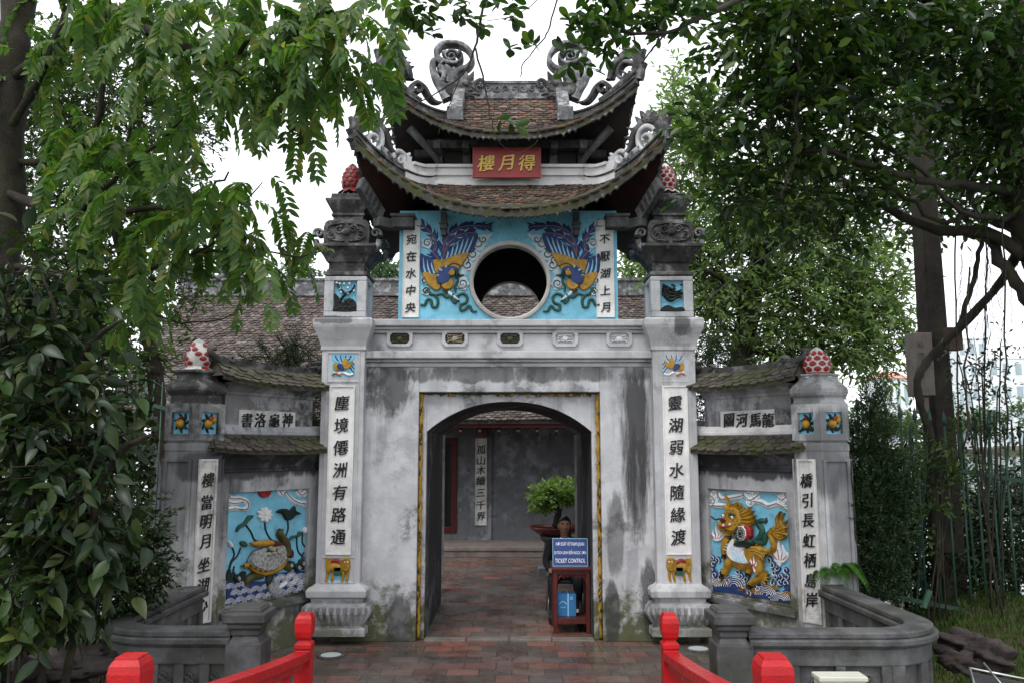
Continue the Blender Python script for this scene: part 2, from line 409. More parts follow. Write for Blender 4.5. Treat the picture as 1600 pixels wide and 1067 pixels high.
M['lblue'] = paint('pale_blue_paint', (.30,.55,.72), .5, .2)
M['white'] = paint('white_paint', (.70,.71,.72), .6, .2, scale=15, grime=.3)
M['green'] = paint('green_paint', (.025,.09,.065), .5, .35, scale=12)
M['dkgreen'] = paint('dark_green_paint', (.012,.022,.02), .45, .3)
M['red'] = paint('mural_red', (.30,.02,.02), .5, .3)
M['orange'] = paint('orange_paint', (.45,.13,.03), .5, .2)
M['olive'] = paint('olive_glaze', (.075,.07,.022), .3, .5, scale=16)
M['black'] = paint('black_paint', (.012,.012,.012), .4, .2)
M['shell'] = stone('shell_mosaic', (.05,.06,.06), (.62,.62,.6), scale=40, rough=.35, bump=1)
M['shellgold'] = stone('shell_mosaic_gold', (.30,.28,.2), (.55,.5,.36), scale=40, rough=.35, bump=1)
M['redboard'] = paint('red_lacquer_board', (.22,.018,.014), .4, .25, scale=4)
M['goldleaf'] = paint('gold_letters', (.50,.33,.05), .35, .2)
def redpaint():
    t = NT('wet_red_gloss'); c = t.mix(t.ramp(t.noise(9, 5), [(.3,0),(.7,1)]), (.44,.006,.008), (.34,.004,.007))
    c = t.mix(t.math('MULTIPLY', t.ramp(t.noise(28, 6, None, .7), [(.56,0),(.7,1)]), .65), c, (.10,.006,.006))
    c = t.mix(t.math('MULTIPLY', t.ramp(t.noise(5, 7, None, .7), [(.52,0),(.66,1)]), .5), c, (.20,.012,.012))
    t.bump(t.math('ADD', t.ramp(t.noise(120, 2), [(.55,0),(.62,1)]), t.math('MULTIPLY', t.noise(14, 3), .5)), .35, .004)
    t.b.inputs['Coat Weight'].default_value = .12; t.b.inputs['Coat Roughness'].default_value = .15
    return t.fin(c, t.ramp(t.noise(20, 4), [(.4,.3),(.65,.5)]), .3)
M['rail'] = redpaint()
M['lotusred'] = paint('lotus_red', (.30,.018,.02), .35, .4, scale=25)
M['cement'] = stone('wet_grey_cement', (.03,.03,.031), (.078,.078,.08), white=.12, moss=.18, scale=4, rough=.6, bump=.25)
M['cementlight'] = stone('grey_cement_face', (.038,.038,.039), (.10,.10,.10), white=.15, moss=.2, scale=4, rough=.75, bump=.25)
def brickmat():
    t = NT('wet_brick_paving'); p = t.pos()
    b = t.n('ShaderNodeTexBrick'); t.l(p, b.inputs[0]); b.inputs['Scale'].default_value = 1; b.inputs['Mortar Size'].default_value = .006
    b.inputs['Brick Width'].default_value = .30; b.inputs['Row Height'].default_value = .22; b.inputs['Mortar Smooth'].default_value = .3
    b.inputs[1].default_value = (0,0,0,1); b.inputs[2].default_value = (1,1,1,1); b.inputs[3].default_value = (.5,.5,.5,1)
    rnd = t.n('ShaderNodeRGBToBW'); t.l(b.outputs[0], rnd.inputs[0])
    f = t.math('ADD', t.math('MULTIPLY', rnd.outputs[0], .75), t.math('MULTIPLY', t.noise(2.2, 5), .3))
    c = t.ramp(f, [(.0,(.035,.028,.025)),(.3,(.085,.062,.052)),(.45,(.06,.05,.045)),(.6,(.15,.055,.04)),(.75,(.12,.09,.078)),(.9,(.23,.075,.05)),(1,(.11,.10,.095))])
    c = t.mix(t.math('MULTIPLY', t.ramp(t.noise(1.3, 7, None, .7), [(.46,0),(.6,1)]), .6), c, (.15,.128,.115))  # light-grey sheen painted into the floor colour
    c = t.mix(t.math('MULTIPLY', t.ramp(t.noise(6, 7, None, .7), [(.5,0),(.66,1)]), .6), c, (.035,.03,.027))
    c = t.mix(b.outputs[1], c, (.04,.036,.03))
    h = t.math('ADD', t.math('MULTIPLY', b.outputs[1], -1), t.math('MULTIPLY', t.noise(25, 5), .35))
    t.bump(h, .32, .01)
    return t.fin(c, t.ramp(t.noise(1.7, 6, None, .65), [(.38,.16),(.62,.5)]), .5)
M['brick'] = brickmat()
M['sill'] = stone('worn_step_stone', (.10,.085,.075), (.2,.17,.15), scale=5, rough=.6)
M['wood'] = paint('red_brown_wood', (.10,.018,.014), .35, .4, scale=8)
M['redwood'] = paint('red_painted_wood', (.085,.008,.007), .45, .3, scale=6)
M['darkwood'] = paint('dark_wood', (.028,.022,.019), .6, .3)
M['signblue'] = paint('sign_blue', (.028,.062,.21), .4, .1, grime=.1)
M['signwhite'] = paint('sign_white', (.78,.79,.8), .5, .05, grime=.05)
M['carton'] = paint('carton_blue', (.03,.16,.36), .5, .2)
M['cream'] = paint('cream_metal', (.52,.52,.44), .4, .08, scale=3, grime=.12)
M['metal'] = NT('steel').fin((.5,.5,.5), .3, .5, 1.0)
M['glass'] = NT('lamp_glass').fin((.55,.62,.6), .08, .6)
M['fence'] = paint('green_fence_paint', (.03,.075,.05), .5, .4, scale=10)
M['pole'] = stone('pole_concrete', (.010,.008,.007), (.036,.028,.024), moss=.25, scale=6)
M['bark'] = stone('bark_dark', (.012,.010,.008), (.042,.033,.027), moss=.2, scale=9, bump=1)
M['barkbrown'] = stone('bark_brown', (.05,.032,.024), (.12,.08,.06), scale=8, bump=1)
M['rock'] = stone('dark_rock', (.010,.008,.007), (.05,.038,.035), scale=14, bump=1, rough=.55)
M['soil'] = stone('soil', (.03,.022,.015), (.085,.06,.04), moss=.7, scale=3, bump=1, mosscol=(.05,.07,.015))
M['skin'] = paint('skin', (.32,.17,.11), .5, .12, scale=20, grime=.05)
M['cloth'] = paint('dark_cloth', (.014,.015,.02), .8, .2)
M['hair'] = paint('black_hair', (.008,.007,.007), .45, .1)
M['lip'] = paint('lips', (.2,.07,.06), .5, .1)
M['potred'] = paint('glazed_pot', (.12,.022,.017), .25, .4, scale=6)
M['haze_white'] = stone('pale_building', (.62,.66,.68), (.75,.78,.8), scale=.3, bump=0)  # distance haze mixed into these three pale colours
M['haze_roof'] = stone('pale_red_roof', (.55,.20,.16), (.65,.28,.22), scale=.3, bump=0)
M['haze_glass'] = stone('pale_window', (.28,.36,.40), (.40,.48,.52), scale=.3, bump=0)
M['leaf_fig'] = leafmat('fig_leaf', [(.010,.026,.007),(.026,.062,.012),(.055,.11,.018),(.016,.042,.011),(.13,.19,.03)], .35, .35)  # brightest yellow-green stop stands for lit leaves
M['leaf_pinnate'] = leafmat('pinnate_leaf', [(.035,.085,.018),(.075,.145,.03),(.05,.11,.024),(.14,.21,.045),(.06,.125,.026),(.2,.2,.04)], .48, .5)
M['leaf_dark'] = leafmat('dark_shrub_leaf', [(.008,.020,.007),(.018,.038,.012),(.011,.027,.010),(.035,.065,.016),(.05,.06,.015)], .38, .15, .3)  # colours darkened to stand for the shade under the canopy
M['leaf_small'] = leafmat('small_leaf', [(.03,.065,.015),(.055,.10,.02),(.04,.08,.02),(.10,.12,.03)], .5, .35)
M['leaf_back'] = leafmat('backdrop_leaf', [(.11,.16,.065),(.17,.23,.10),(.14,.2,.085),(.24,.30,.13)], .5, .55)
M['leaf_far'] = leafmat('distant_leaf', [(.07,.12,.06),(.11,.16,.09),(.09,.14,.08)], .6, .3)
M['leaf_thuja'] = leafmat('thuja_leaf', [(.012,.03,.010),(.022,.05,.014),(.03,.065,.018)], .6, .15)
M['leaf_fern'] = leafmat('fern_leaf', [(.04,.12,.02),(.07,.18,.03),(.10,.2,.04)], .5, .4)
M['leaf_bonsai'] = leafmat('bonsai_leaf', [(.10,.17,.035),(.22,.31,.08),(.15,.23,.055),(.34,.40,.15)], .4, .4)
M['grass'] = leafmat('grass_blade', [(.03,.06,.01),(.07,.12,.02),(.10,.13,.03)], .6, .3)
# ================================================================== ground
rnd = random.Random(7)
def zc(py, Y): return P(800, py, Y).z
def xc(px, py, Y): return P(px, py, Y).x
def sheet(name, pts, m, z0=None):
    mb = MB(); mb.add(pts, [tuple(range(len(pts)))]); return structure(mb.build(name, m))
# forecourt, courtyard, water, island soil
mb = MB(); mb.add([(-3.35,5.55,0),(3.35,5.55,0),(3.35,10.2,0),(-3.35,10.2,0)], [(0,1,2,3)])
mb.add([(-9,10.2,0),(5,10.2,0),(5,16.2,0),(-9,16.2,0)], [(0,1,2,3)])
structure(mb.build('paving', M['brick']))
t = NT('lake_water'); t.bump(t.noise(3, 4), .15, .05)
M['water'] = t.fin((.10,.15,.13), .12, .5)
mb = MB(); mb.add([(-2500,-60,-1.2),(2500,-60,-1.2),(2500,2500,-1.2),(-2500,2500,-1.2)], [(0,1,2,3)])
structure(mb.build('lake_water', M['water']))
def terr(x, y):
    h = -.16
    n = .10*math.sin(x*1.9+y*1.1)+.07*math.sin(x*3.7-y*2.9+1)+.05*math.sin(x*7+y*6)
    if x > 0:
        h += .72*math.exp(-((x-4.7)**2/1.1+(y-8.4)**2/1.6)) + .25*math.exp(-((x-3.9)**2/.7+(y-6.6)**2/1.2))
        h -= max(0, x-6.2)*.5 + max(0, 5.2-y)*.5
    else:
        h += .22*math.exp(-((x+4.2)**2/1.5+(y-7.5)**2/3))
        h -= max(0, -x-9)*.4 + max(0, 4.2-y)*.4
    core = max(0, min(1, (abs(x)-3.2)/.5))
    if y > 9.4: core = max(core*0 if abs(x) < 9 and x > -9 and x < 5 else core, 0) if (-9 < x < 5 and y < 17.5) else core
    if y > 19: h -= max(0, y-24)*.25
    return max(-1.9, (h + n*.6)*core + -.14*(1-core))
mb = MB(); mb.grid(lambda u, v: (lambda x, y: (x, y, terr(x, y)))(-16+28*u, 2+30*v), 112, 120)
structure(mb.build('ground', M['soil']))

# ================================================================== temple gate
gate = thing('temple_gate', 'weathered whitewashed temple gate with an arched doorway, round window and two curved tiled roofs', 'gate', (0, 9.0, 0))
YW, YP, YI, YB = 9.0, 8.88, 9.1, 11.2
xl, xr = xc(566, 700, YW), xc(1024, 700, YW)          # wall between the pillars
rl, rr, rt = xc(652, 800, YW), xc(940, 800, YW), zc(612, YW)
al, ar = xc(665, 800, YI), xc(926, 800, YI)
zs, za = zc(674, YI), zc(627, YI)
ztop = zc(500, YW)
zcorn = zc(560, YW)
mb = MB()
mb.box(xl-.3, rl, YW, YI, 0, zcorn); mb.box(rr, xr+.3, YW, YI, 0, zcorn); mb.box(rl, rr, YW, YI, rt, zcorn)
mb.box(xl-.3, al, YI, YB, 0, zcorn); mb.box(ar, xr+.3, YI, YB, 0, zcorn)
# arch band
hw = (ar-al)/2; cxa = (al+ar)/2; rise = za-zs; RA = (hw*hw+rise*rise)/(2*rise)
NA = 28; arc = []
for i in range(NA+1):
    a = -1+2*i/NA; x = cxa+hw*a
    arc.append((x, zs+.6*(math.sqrt(max(0, RA*RA-(hw*a)**2))-(RA-rise))+.4*rise*(1-abs(a)**2.6)))
for i in range(NA):
    (x0, z0), (x1, z1) = arc[i], arc[i+1]
    mb.add([(x0,YI,z0),(x1,YI,z1),(x1,YI,zcorn),(x0,YI,zcorn)], [(0,1,2,3)])
    mb.add([(x0,YB,z0),(x1,YB,z1),(x1,YB,zcorn),(x0,YB,zcorn)], [(3,2,1,0)])
mb.build('wall', M['wall'], gate, bevel=.008)
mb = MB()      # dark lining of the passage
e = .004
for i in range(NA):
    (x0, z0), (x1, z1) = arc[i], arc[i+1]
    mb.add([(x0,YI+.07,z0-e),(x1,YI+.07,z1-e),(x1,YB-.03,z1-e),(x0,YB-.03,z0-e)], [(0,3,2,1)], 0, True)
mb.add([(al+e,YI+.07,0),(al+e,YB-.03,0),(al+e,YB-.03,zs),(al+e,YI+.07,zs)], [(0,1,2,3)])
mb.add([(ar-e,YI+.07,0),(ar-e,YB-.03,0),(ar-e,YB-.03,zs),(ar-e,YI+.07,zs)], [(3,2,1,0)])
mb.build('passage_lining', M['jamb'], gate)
mb = MB()      # cornice and parapet band
def band(z0, z1, yf, m=0): mb.box(xl-.02, xr+.02, yf, 9.4, z0, z1, m)
ys = [(573,566,-.02),(566,561,-.05),(561,549,-.09)]
for a, b, d in ys: band(zc(a, YW), zc(b, YW)-.002, YW+d)
band(zc(549, YW), zc(521, YW)-.002, YW+.012)
for a, b, d in [(521,516,-.02),(516,511,-.045),(511,500,-.075)]: band(zc(a, YW), zc(b, YW)-.002, YW+d)
mb.box(xl-.02, xr+.02, 9.39, YB+.05, zcorn, ztop-.004)
mb.build('cornice', M['ledge'], gate, bevel=.012)
# yellow bamboo moulding round the doorway
mb = MB()
def bamboo(p0, p1, k_=1.0, m=0):
    n = 17; p0 = Vector(p0); p1 = Vector(p1); pts = []; rad = []
    for i in range(n*3+1):
        t = i/(n*3); w = .006*math.sin(i*1.9)
        pts.append(p0.lerp(p1, t)+Vector((w*abs((p1-p0).z > .5), 0, w*abs((p1-p0).z <= .5)))); rad.append((.026 if i % 3 == 0 else .018)*k_)
    mb.tube(pts, rad, 7, m)
bamboo((rl+.02,9.07,.03),(rl+.02,9.07,rt-.02)); bamboo((rr-.02,9.07,.03),(rr-.02,9.07,rt-.02)); bamboo((rl+.02,9.08,rt-.012),(rr-.02,9.08,rt-.010), .6, 1)
for s_ in range(60):
    side = s_ % 2; x = (rl+.02) if side else (rr-.02); z = .1+2.4*rnd.random()
    mb.tube([(x+rnd.uniform(-.02,.02),9.052,z),(x+rnd.uniform(-.015,.015),9.04,z+.03),(x+rnd.uniform(-.02,.02),9.05,z+.06)], [.006,.009,.002], 5, 1)
for s_ in range(30):
    x = rl+.1+(rr-rl-.2)*rnd.random()
    mb.tube([(x,9.06,rt-.02),(x+rnd.uniform(-.03,.03),9.045,rt-.035),(x+rnd.uniform(-.05,.05),9.05,rt-.025)], [.012,.014,.003], 5, rnd.randint(0,1))
mb.build('door_moulding', [M['gold'], M['olive']], gate)
mb = MB()
for k in range(4): mb.box(lerp(al,ar,k/4)+.006, lerp(al,ar,(k+1)/4)-.006, 9.0+.01*(k%2), 9.16, -.01, .016+.004*(k%3))
mb.build('threshold', M['sill'], gate, bevel=.008)
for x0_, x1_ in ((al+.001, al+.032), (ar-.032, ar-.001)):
    mb = MB(); mb.box(x0_, x1_, YB-.02, YB+.012, .35, zs); mb.build('lit_jamb_edge', M['ledge'], gate)  # pale strips paint courtyard light on the passage's back corners
# five pierced panels
gp = Plane((0, YW+.012, 0), (1, 0)); gp.k = YW/FPX
for i, px in enumerate((625, 711, 797, 883, 967)):
    c = gp.hit(px, 529); w, h = .142, .092
    def octo(w, h, cut=.038): return [(c[0]-w,c[1]-h+cut),(c[0]-w+cut,c[1]-h),(c[0]+w-cut,c[1]-h),(c[0]+w,c[1]-h+cut),(c[0]+w,c[1]+h-cut),(c[0]+w-cut,c[1]+h),(c[0]-w+cut,c[1]+h),(c[0]-w,c[1]+h-cut)]
    mb = MB(); o, q = octo(w, h), octo(w-.034, h-.03, .03)
    vs = [gp.at(a,b,0) for a,b in o]+[gp.at(a,b,.03) for a,b in o]+[gp.at(a,b,.03) for a,b in q]+[gp.at(a,b,.003) for a,b in q]
    mb.add(vs, [(k,(k+1)%8,8+(k+1)%8,8+k) for k in range(8)]+[(8+k,8+(k+1)%8,16+(k+1)%8,16+k) for k in range(8)]+[(16+k,16+(k+1)%8,24+(k+1)%8,24+k) for k in range(8)])
    fr = mb.build('pierced_panel', M['pillar'], gate)
    mb = MB()
    mb.add([gp.at(a,b,.003) for a,b in q], [tuple(range(8))], 1)
    rr2 = random.Random(i)
    for k in range(4): 
        sx = (-1,1)[k%2]; sy = (-1,1)[k//2]
        mb.stroke(gp, [(c[0]+sx*.005,c[1]+sy*.035),(c[0]+sx*.05,c[1]+sy*(.02+.02*rr2.random())),(c[0]+sx*.085,c[1]+sy*.04)], .014, .004, .02, 0, uv=True)
        mb.spiral(gp, (c[0]+sx*.06, c[1]+sy*.018), .025, .006, 1.2, k, .01, .004, .018, 0, uv=True)
    mb.fill(gp, [(c[0]+.035*math.cos(a*math.pi/4), c[1]+.025*math.sin(a*math.pi/4)) for a in range(8)], .004, .022, 0, uv=True)
    mb.build('carved_flower', [[M['olive'],M['shellgold'],M['olive'],M['white'],M['white']][i], [M['black'],M['barkbrown'],M['black'],M['pale'],M['pale']][i]], fr)

# ------------------------------------------------------------------ lotus bud
def bud(mb, cx, cy, z0, h, r, mr, ml, rows=5, seed=0, patchy=0.0, skirt=True):
    rd = random.Random(seed)
    prof = [(.80,0),(.95,.12),(1.0,.28),(.93,.48),(.76,.66),(.52,.82),(.26,.94),(.02,1.0)]
    def surf(a, t, off=0):
        t = max(0, min(1, t)); k = 0
        while k < len(prof)-2 and prof[k+1][1] < t: k += 1
        q = (t-prof[k][1])/(prof[k+1][1]-prof[k][1]); rr_ = (prof[k][0]*(1-q)+prof[k+1][0]*q)*r+off
        return (cx+rr_*math.cos(a), cy+rr_*math.sin(a), z0+t*h)
    mb.grid(lambda u, v: surf(2*math.pi*u, v), 24, 14, ml)
    n = 9
    for j in range(rows):
        t0 = .04+.80*j/rows; dt = .80/rows*1.02
        for k in range(n):
            if rd.random() < patchy*(.6+.6*j/rows): continue
            a = 2*math.pi*(k+.5*(j % 2))/n+.2; da = math.pi/n*.84; ring = []
            for q in range(10):
                th = 2*math.pi*q/10; yy = math.sin(th); xx = math.cos(th)*(1-.35*max(0, yy))
                ring.append(surf(a+da*xx, t0+dt*(.5+.5*yy), .006))
            ctr = surf(a, t0+dt*.5, .016)
            mb.add(ring+[ctr], [(q,(q+1)%10,10) for q in range(10)], mr, True)
    if skirt:
        for k in range(10):
            a = 2*math.pi*k/10; da = math.pi/10
            pts = [(cx+rr_*math.cos(a+d), cy+rr_*math.sin(a+d), z) for rr_, d, z in ((r*.8,-da,z0+.01),(r*.8,da,z0+.01),(r*1.25,da*.95,z0-h*.10),(r*1.42,0,z0-h*.20),(r*1.25,-da*.95,z0-h*.10))]
            mb.add(pts, [(4,3,2,1,0)], mr if rd.random() > patchy else ml)
            mb.tube([pts[4],pts[3],pts[2]], .008, 5, ml)

# ------------------------------------------------------------------ gate pillars
K = YP/FPX/.985
CHARS = {-1: '塵境僊洲有路通', 1: '靈湖弱水隨緣渡'}
def couplet(name, parent, pl, a0, a1, b0, b1, text, cz, size, mats, rim=.012, worn=.03, seed=0, w=0.0, depth=.012, bold=.014, wide=1.0):
    mb = MB(); mb.pbox(pl, a0, a1, b0, b1, w, w+.014)
    for q in ((a0-rim,a0,b0-rim,b1+rim),(a1,a1+rim,b0-rim,b1+rim),(a0,a1,b1,b1+rim),(a0,a1,b0-rim,b0)): mb.pbox(pl, *q, w, w+.026)
    for i, ch in enumerate(text):
        b = cz[i]; a = (a0+a1)/2
        glyphs(mb, ch, lambda u, v, d, a=a, b=b: pl.at(a+u, b+v, w+.0145+d), size, depth, 1, bold, .018, seed*10+i, wide)
    return mb.build(name, mats, parent)
for sd in (-1, 1):
    x0, x1 = (xc(500,700,YP), xc(566,700,YP)) if sd < 0 else (xc(1024,700,YP), xc(1088,700,YP))
    cx = (x0+x1)/2; h = (x1-x0)/2; cy = YP+h
    mb = MB()
    Z = lambda py: zc(py, YP)
    prof = [(44,992),(44,980),(37,977),(40,968),(46,956),(47,946),(44,941),(38,940),(38,934),(44,931),(45,921),(42,917),(36,914),(33,911),(33,548),(35,547),(35,541),(37,534),(42,521),(45,513),(46,509),(46,501),(44,498)]
    mb.stack(cx, cy, [(a*K, a*K, Z(b)) for a, b in prof])
    for k in range(9):           # lobes of the bowl
        for (ux, uy) in ((1,0),(0,1),(0,-1)):
            a = lerp(-42, 42, k/8)*K
            p = [(cx+a*ux+ (46*K)*(0 if ux else 1)*(1 if uy > 0 else -1)*abs(uy), 0, 0)]
            if ux: pts = [(cx+a, cy-47*K, Z(945)),(cx+a, cy-49*K, Z(955)),(cx+a*.92, cy-43*K, Z(966)),(cx+a*.85, cy-38*K, Z(975))]
            else: pts = [(cx+uy*47*K, cy+a, Z(945)),(cx+uy*49*K, cy+a, Z(955)),(cx+uy*43*K, cy+a*.92, Z(966)),(cx+uy*38*K, cy+a*.85, Z(975))]
            mb.tube(pts, [.018,.026,.024,.012], 6)
    pil = mb.build('pillar', M['pillar'], gate, bevel=.007)
    pl = Plane((cx, YP, 0), (1, 0)); pl.k = YP/FPX
    # raised frame
    mb = MB(); a = 26*K
    for (q0, q1) in ((-a,-a+.016),(a-.016,a)): mb.pbox(pl, q0, q1, Z(911), Z(549), 0, .016)
    for py in (549, 594, 868): mb.pbox(pl, -a+.016, a-.016, Z(py+3.2), Z(py), 0, .014)
    mb.pbox(pl, -a+.016, a-.016, Z(911), Z(909), 0, .014)
    mb.build('pillar_frame', M['pillar'], gate, bevel=.004)
    text = CHARS[sd]; cz = [Z(lerp(629, 838, i/6)) for i in range(7)]
    couplet('couplet_panel', gate, pl, -17.5*K, 17.5*K, Z(864), Z(604), text, cz, .170, [M['panel'], M['ink']], seed=sd+2, bold=.014, wide=.95)
    # phoenix tile
    mb = MB(); c = (0, Z(570.5)); s = .013
    mb.pbox(pl, -18*K, 18*K, Z(588), Z(553), 0, .006, 0)
    def q(*pts): return [(c[0]+a*s*-sd, c[1]+b*s) for a, b in pts]
    for k in range(9): mb.stroke(pl, q((0,1),(-7+k*1.7,4+(k%2)),(-9+k*2.2,8.5)), .012, .006, .010, 1 if k % 2 else 4, uv=True)
    for k in range(7): mb.stroke(pl, q((3,-1),(5+k*.6,-3+k),(9,-8+k*1.6)), .013, .006, .01, 1 if k % 2 else 4, uv=True)
    mb.fill(pl, q((-1,1),(1,6),(4,5),(4,1),(8,4),(7,-1),(2,-3),(-2,-2)), .008, .024, 2, uv=True)
    mb.fill(pl, q((-8,1),(-6,2),(-3,-2),(-5,-5),(-8,-3)), .008, .02, 2, uv=True)
    mb.fill(pl, q((-4,1),(-1,1),(1,-2),(0,-5),(-3,-3),(-5,-1)), .014, .034, 1, uv=True)
    mb.stroke(pl, q((-8,-6),(-4,-7),(0,-6),(5,-8),(9,-7)), .028, .006, .016, 3, uv=True)
    mb.stroke(pl, q((-9,-8),(-6,-6.5),(-2,-8.6)), .022, .008, .02, 5, uv=True)
    mb.build('phoenix_panel', [M['sky_blue'], M['navy'], M['gold'], M['white'], M['lblue'], M['orange']], gate)
    # qilin tile
    mb = MB(); c = (0, Z(890.5)); s = .0152
    mb.pbox(pl, -18*K, 18*K, Z(909), Z(872), 0, .006, 0)
    mb.stroke(pl, q((-6,3),(-2,2),(2,2),(6,4)), .10, .006, .03, 1, uv=True, flat=True)
    mb.fill(pl, q((3,8),(8,8.4),(8.8,2),(6,-.5),(2,2)), .01, .042, 1, uv=True)
    for k in range(6): mb.stroke(pl, q((3+k*.9,7.5-k*.3),(2.4+k,5-k*.3),(3+k*1.05,2.4)), .014, .036, .014, 1, uv=True)
    for k in range(4): mb.stroke(pl, q((-8+k,8),(-7.5+k*.9,5),(-8+k,2)), .016, .03, .014, 1, uv=True)
    mb.fill(pl, q((-8,8),(-5,8),(-4,3),(-6,-2),(-8,1)), .01, .038, 1, uv=True)
    for xx in (-7,-3,4,7): mb.stroke(pl, q((xx*.85,2),(xx,-3),(xx-.8,-7.5)), [.05,.036,.028], .006, .024, 1, uv=True)
    mb.fill(pl, q((-2.5,2.5),(2.5,2.5),(2.8,-3),(-2.6,-3)), .016, .036, 2, uv=True, smooth=False)
    mb.stroke(pl, q((-5,6),(-1,7),(3,4.5)), .035, .01, .034, 3, uv=True)
    for xx in range(-8, 9, 2): mb.spiral(pl, (c[0]+xx*s, c[1]-8*s), .014, .003, 1, 0, .008, .006, .008, 4, uv=True)
    for xx in (5.4, 7.2): mb.fill(pl, [(p_[0]+.011*math.cos(k), p_[1]+.011*math.sin(k)) for k in range(6) for p_ in [q((xx, 6))[0]]], .03, .048, 4, uv=True)
    mb.build('beast_panel', [M['sky_blue'], M['gold'], M['green'], M['red'], M['white']], gate)
    # lantern box
    mb = MB()
    Zb, Zt = Z(496), Z(432); H = 33*K
    mb.box(cx-H, cx+H, cy-H, cy+H, Zb, Z(487)); mb.box(cx-H, cx+H, cy-H, cy+H, Z(439), Zt)
    for ex in (-1, 1):
        for ey in (-1, 1):
            xa, xb = sorted((cx+ex*H, cx+ex*18*K)); ya, yb = sorted((cy+ey*H, cy+ey*18*K))
            mb.box(xa, xb, ya, yb, Z(487)+.001, Z(439)-.001)
    lan = mb.build('lantern_box', M['pillar'], gate, bevel=.008)
    mb = MB(); g = 27*K
    mb.box(cx-g, cx+g, cy-g, cy+g, Z(489), Z(437), 0)
    lp = Plane((cx, cy-g, 0), (1, 0)); zb = Z(487)
    if sd < 0:
        mb.fill(lp, [(-.13,zb),(.12,zb),(.11,zb+.11),(.04,zb+.15),(-.03,zb+.1),(-.08,zb+.17),(-.12,zb+.2),(-.11,zb+.08)], .005, .05, 1, uv=True)
        mb.stroke(lp, [(-.08,zb+.1),(0,zb+.2),(.06,zb+.23),(.1,zb+.3)], [.03,.024,.018,.012], .005, .04, 1, uv=True)
        mb.stroke(lp, [(.0,zb+.2),(-.07,zb+.27),(-.1,zb+.31)], [.024,.018,.012], .005, .04, 1, uv=True)
        for k in range(9): mb.sphere(lp.at(rnd.uniform(-.1,.1), zb+rnd.uniform(.2,.32), .03), (.014,.012,.014), 6, 4, 2)
        for k in range(12): mb.sphere(lp.at(rnd.uniform(-.1,.11), zb+rnd.uniform(.02,.12), .045), .018, 5, 4, 1)
    else:
        mb.fill(lp, [(-.13,zb),(.13,zb),(.11,zb+.05),(.03,zb+.04),(-.04,zb+.07),(-.1,zb+.05)], .005, .05, 1, uv=True)
        for k in range(4): mb.stroke(lp, [(-.1,zb+.3-k*.03),(-.02,zb+.26-k*.045),(.05,zb+.22-k*.02),(.11,zb+.25-k*.03)], [.04,.035,.03,.012], .005, .04, 1, uv=True)
        for k in range(16): mb.sphere(lp.at(rnd.uniform(-.1,.11), zb+rnd.uniform(.16,.3), .03), .016, 5, 4, 1)
    mb.build('lantern_relief', [M['sky_blue'], M['black'], M['white']], lan)
    # capital, carved box
    mb = MB()
    prof = [(31,431),(34,430),(34,426),(28,423),(28,411),(31,409),(36,400),(44,390),(47,388),(47,384),(35,383.5)]
    mb.stack(cx, cy, [(a*K, a*K, Z(b)) for a, b in prof])
    prof = [(35,383.5),(36,372),(36,356),(34,348),(29,343),(24,342.5),(24,337),(27,335),(25,331),(30,322),(35,313),(35,310),(28,309.5),(27,301)]
    mb.stack(cx, cy, [(a*K, a*K, Z(b)) for a, b in prof])
    fp = Plane((cx, cy-36*K, 0), (1, 0)); fp.k = K; zz = Z(364)
    for k in (-1, 1):
        mb.spiral(fp, (k*.08, zz+.03), .05, .008, 1.4, 0, .028, -.005, .03, 0, cw=k, uv=True)
        mb.spiral(fp, (k*.16, zz-.04), .05, .01, 1.3, 2, .025, -.005, .028, 0, cw=-k, uv=True)
        mb.stroke(fp, [(k*.02,zz+.1),(k*.1,zz+.09),(k*.2,zz+.06),(k*.21,zz-.06),(k*.1,zz-.1),(k*.02,zz-.1)], .022, -.005, .024, 0, uv=True)
    mb.sphere(fp.at(0, zz, .01), (.05,.03,.04), 10, 7)
    for k in (-1, 1): mb.sphere(fp.at(k*.06, zz+.06, .01), .02, 8, 6)
    for ex in (-1, 1):           # scrolls on the corners
        fz = Z(372)
        for ey in (-1, 1):
            sp = Plane((cx+ex*40*K, cy+ey*36*K+.05, 0), (ex, 0)); sp.n = Vector((0,-1,0))
            mb.stroke(sp, [(-.02,Z(388)),(.05,Z(385)),(.075,Z(374))], .055, .0, .02, 1, uv=True, back=-.09, flat=True)
            mb.spiral(sp, (.035, Z(364)), .058, .012, 1.3, -.4, .036, .0, .02, 1, uv=True, back=-.09, flat=True)
    mb.build('capital', [M['dark'], M['grey']], gate, bevel=.006)
    mb = MB(); bud(mb, cx, cy, Z(288), Z(245)-Z(288), 16.5*K, 0, 1 , rows=5, seed=3+sd, patchy=.05)
    mb.build('lotus_finial', [M['lotusred'], M['dark'] if sd < 0 else M['panel']], gate)

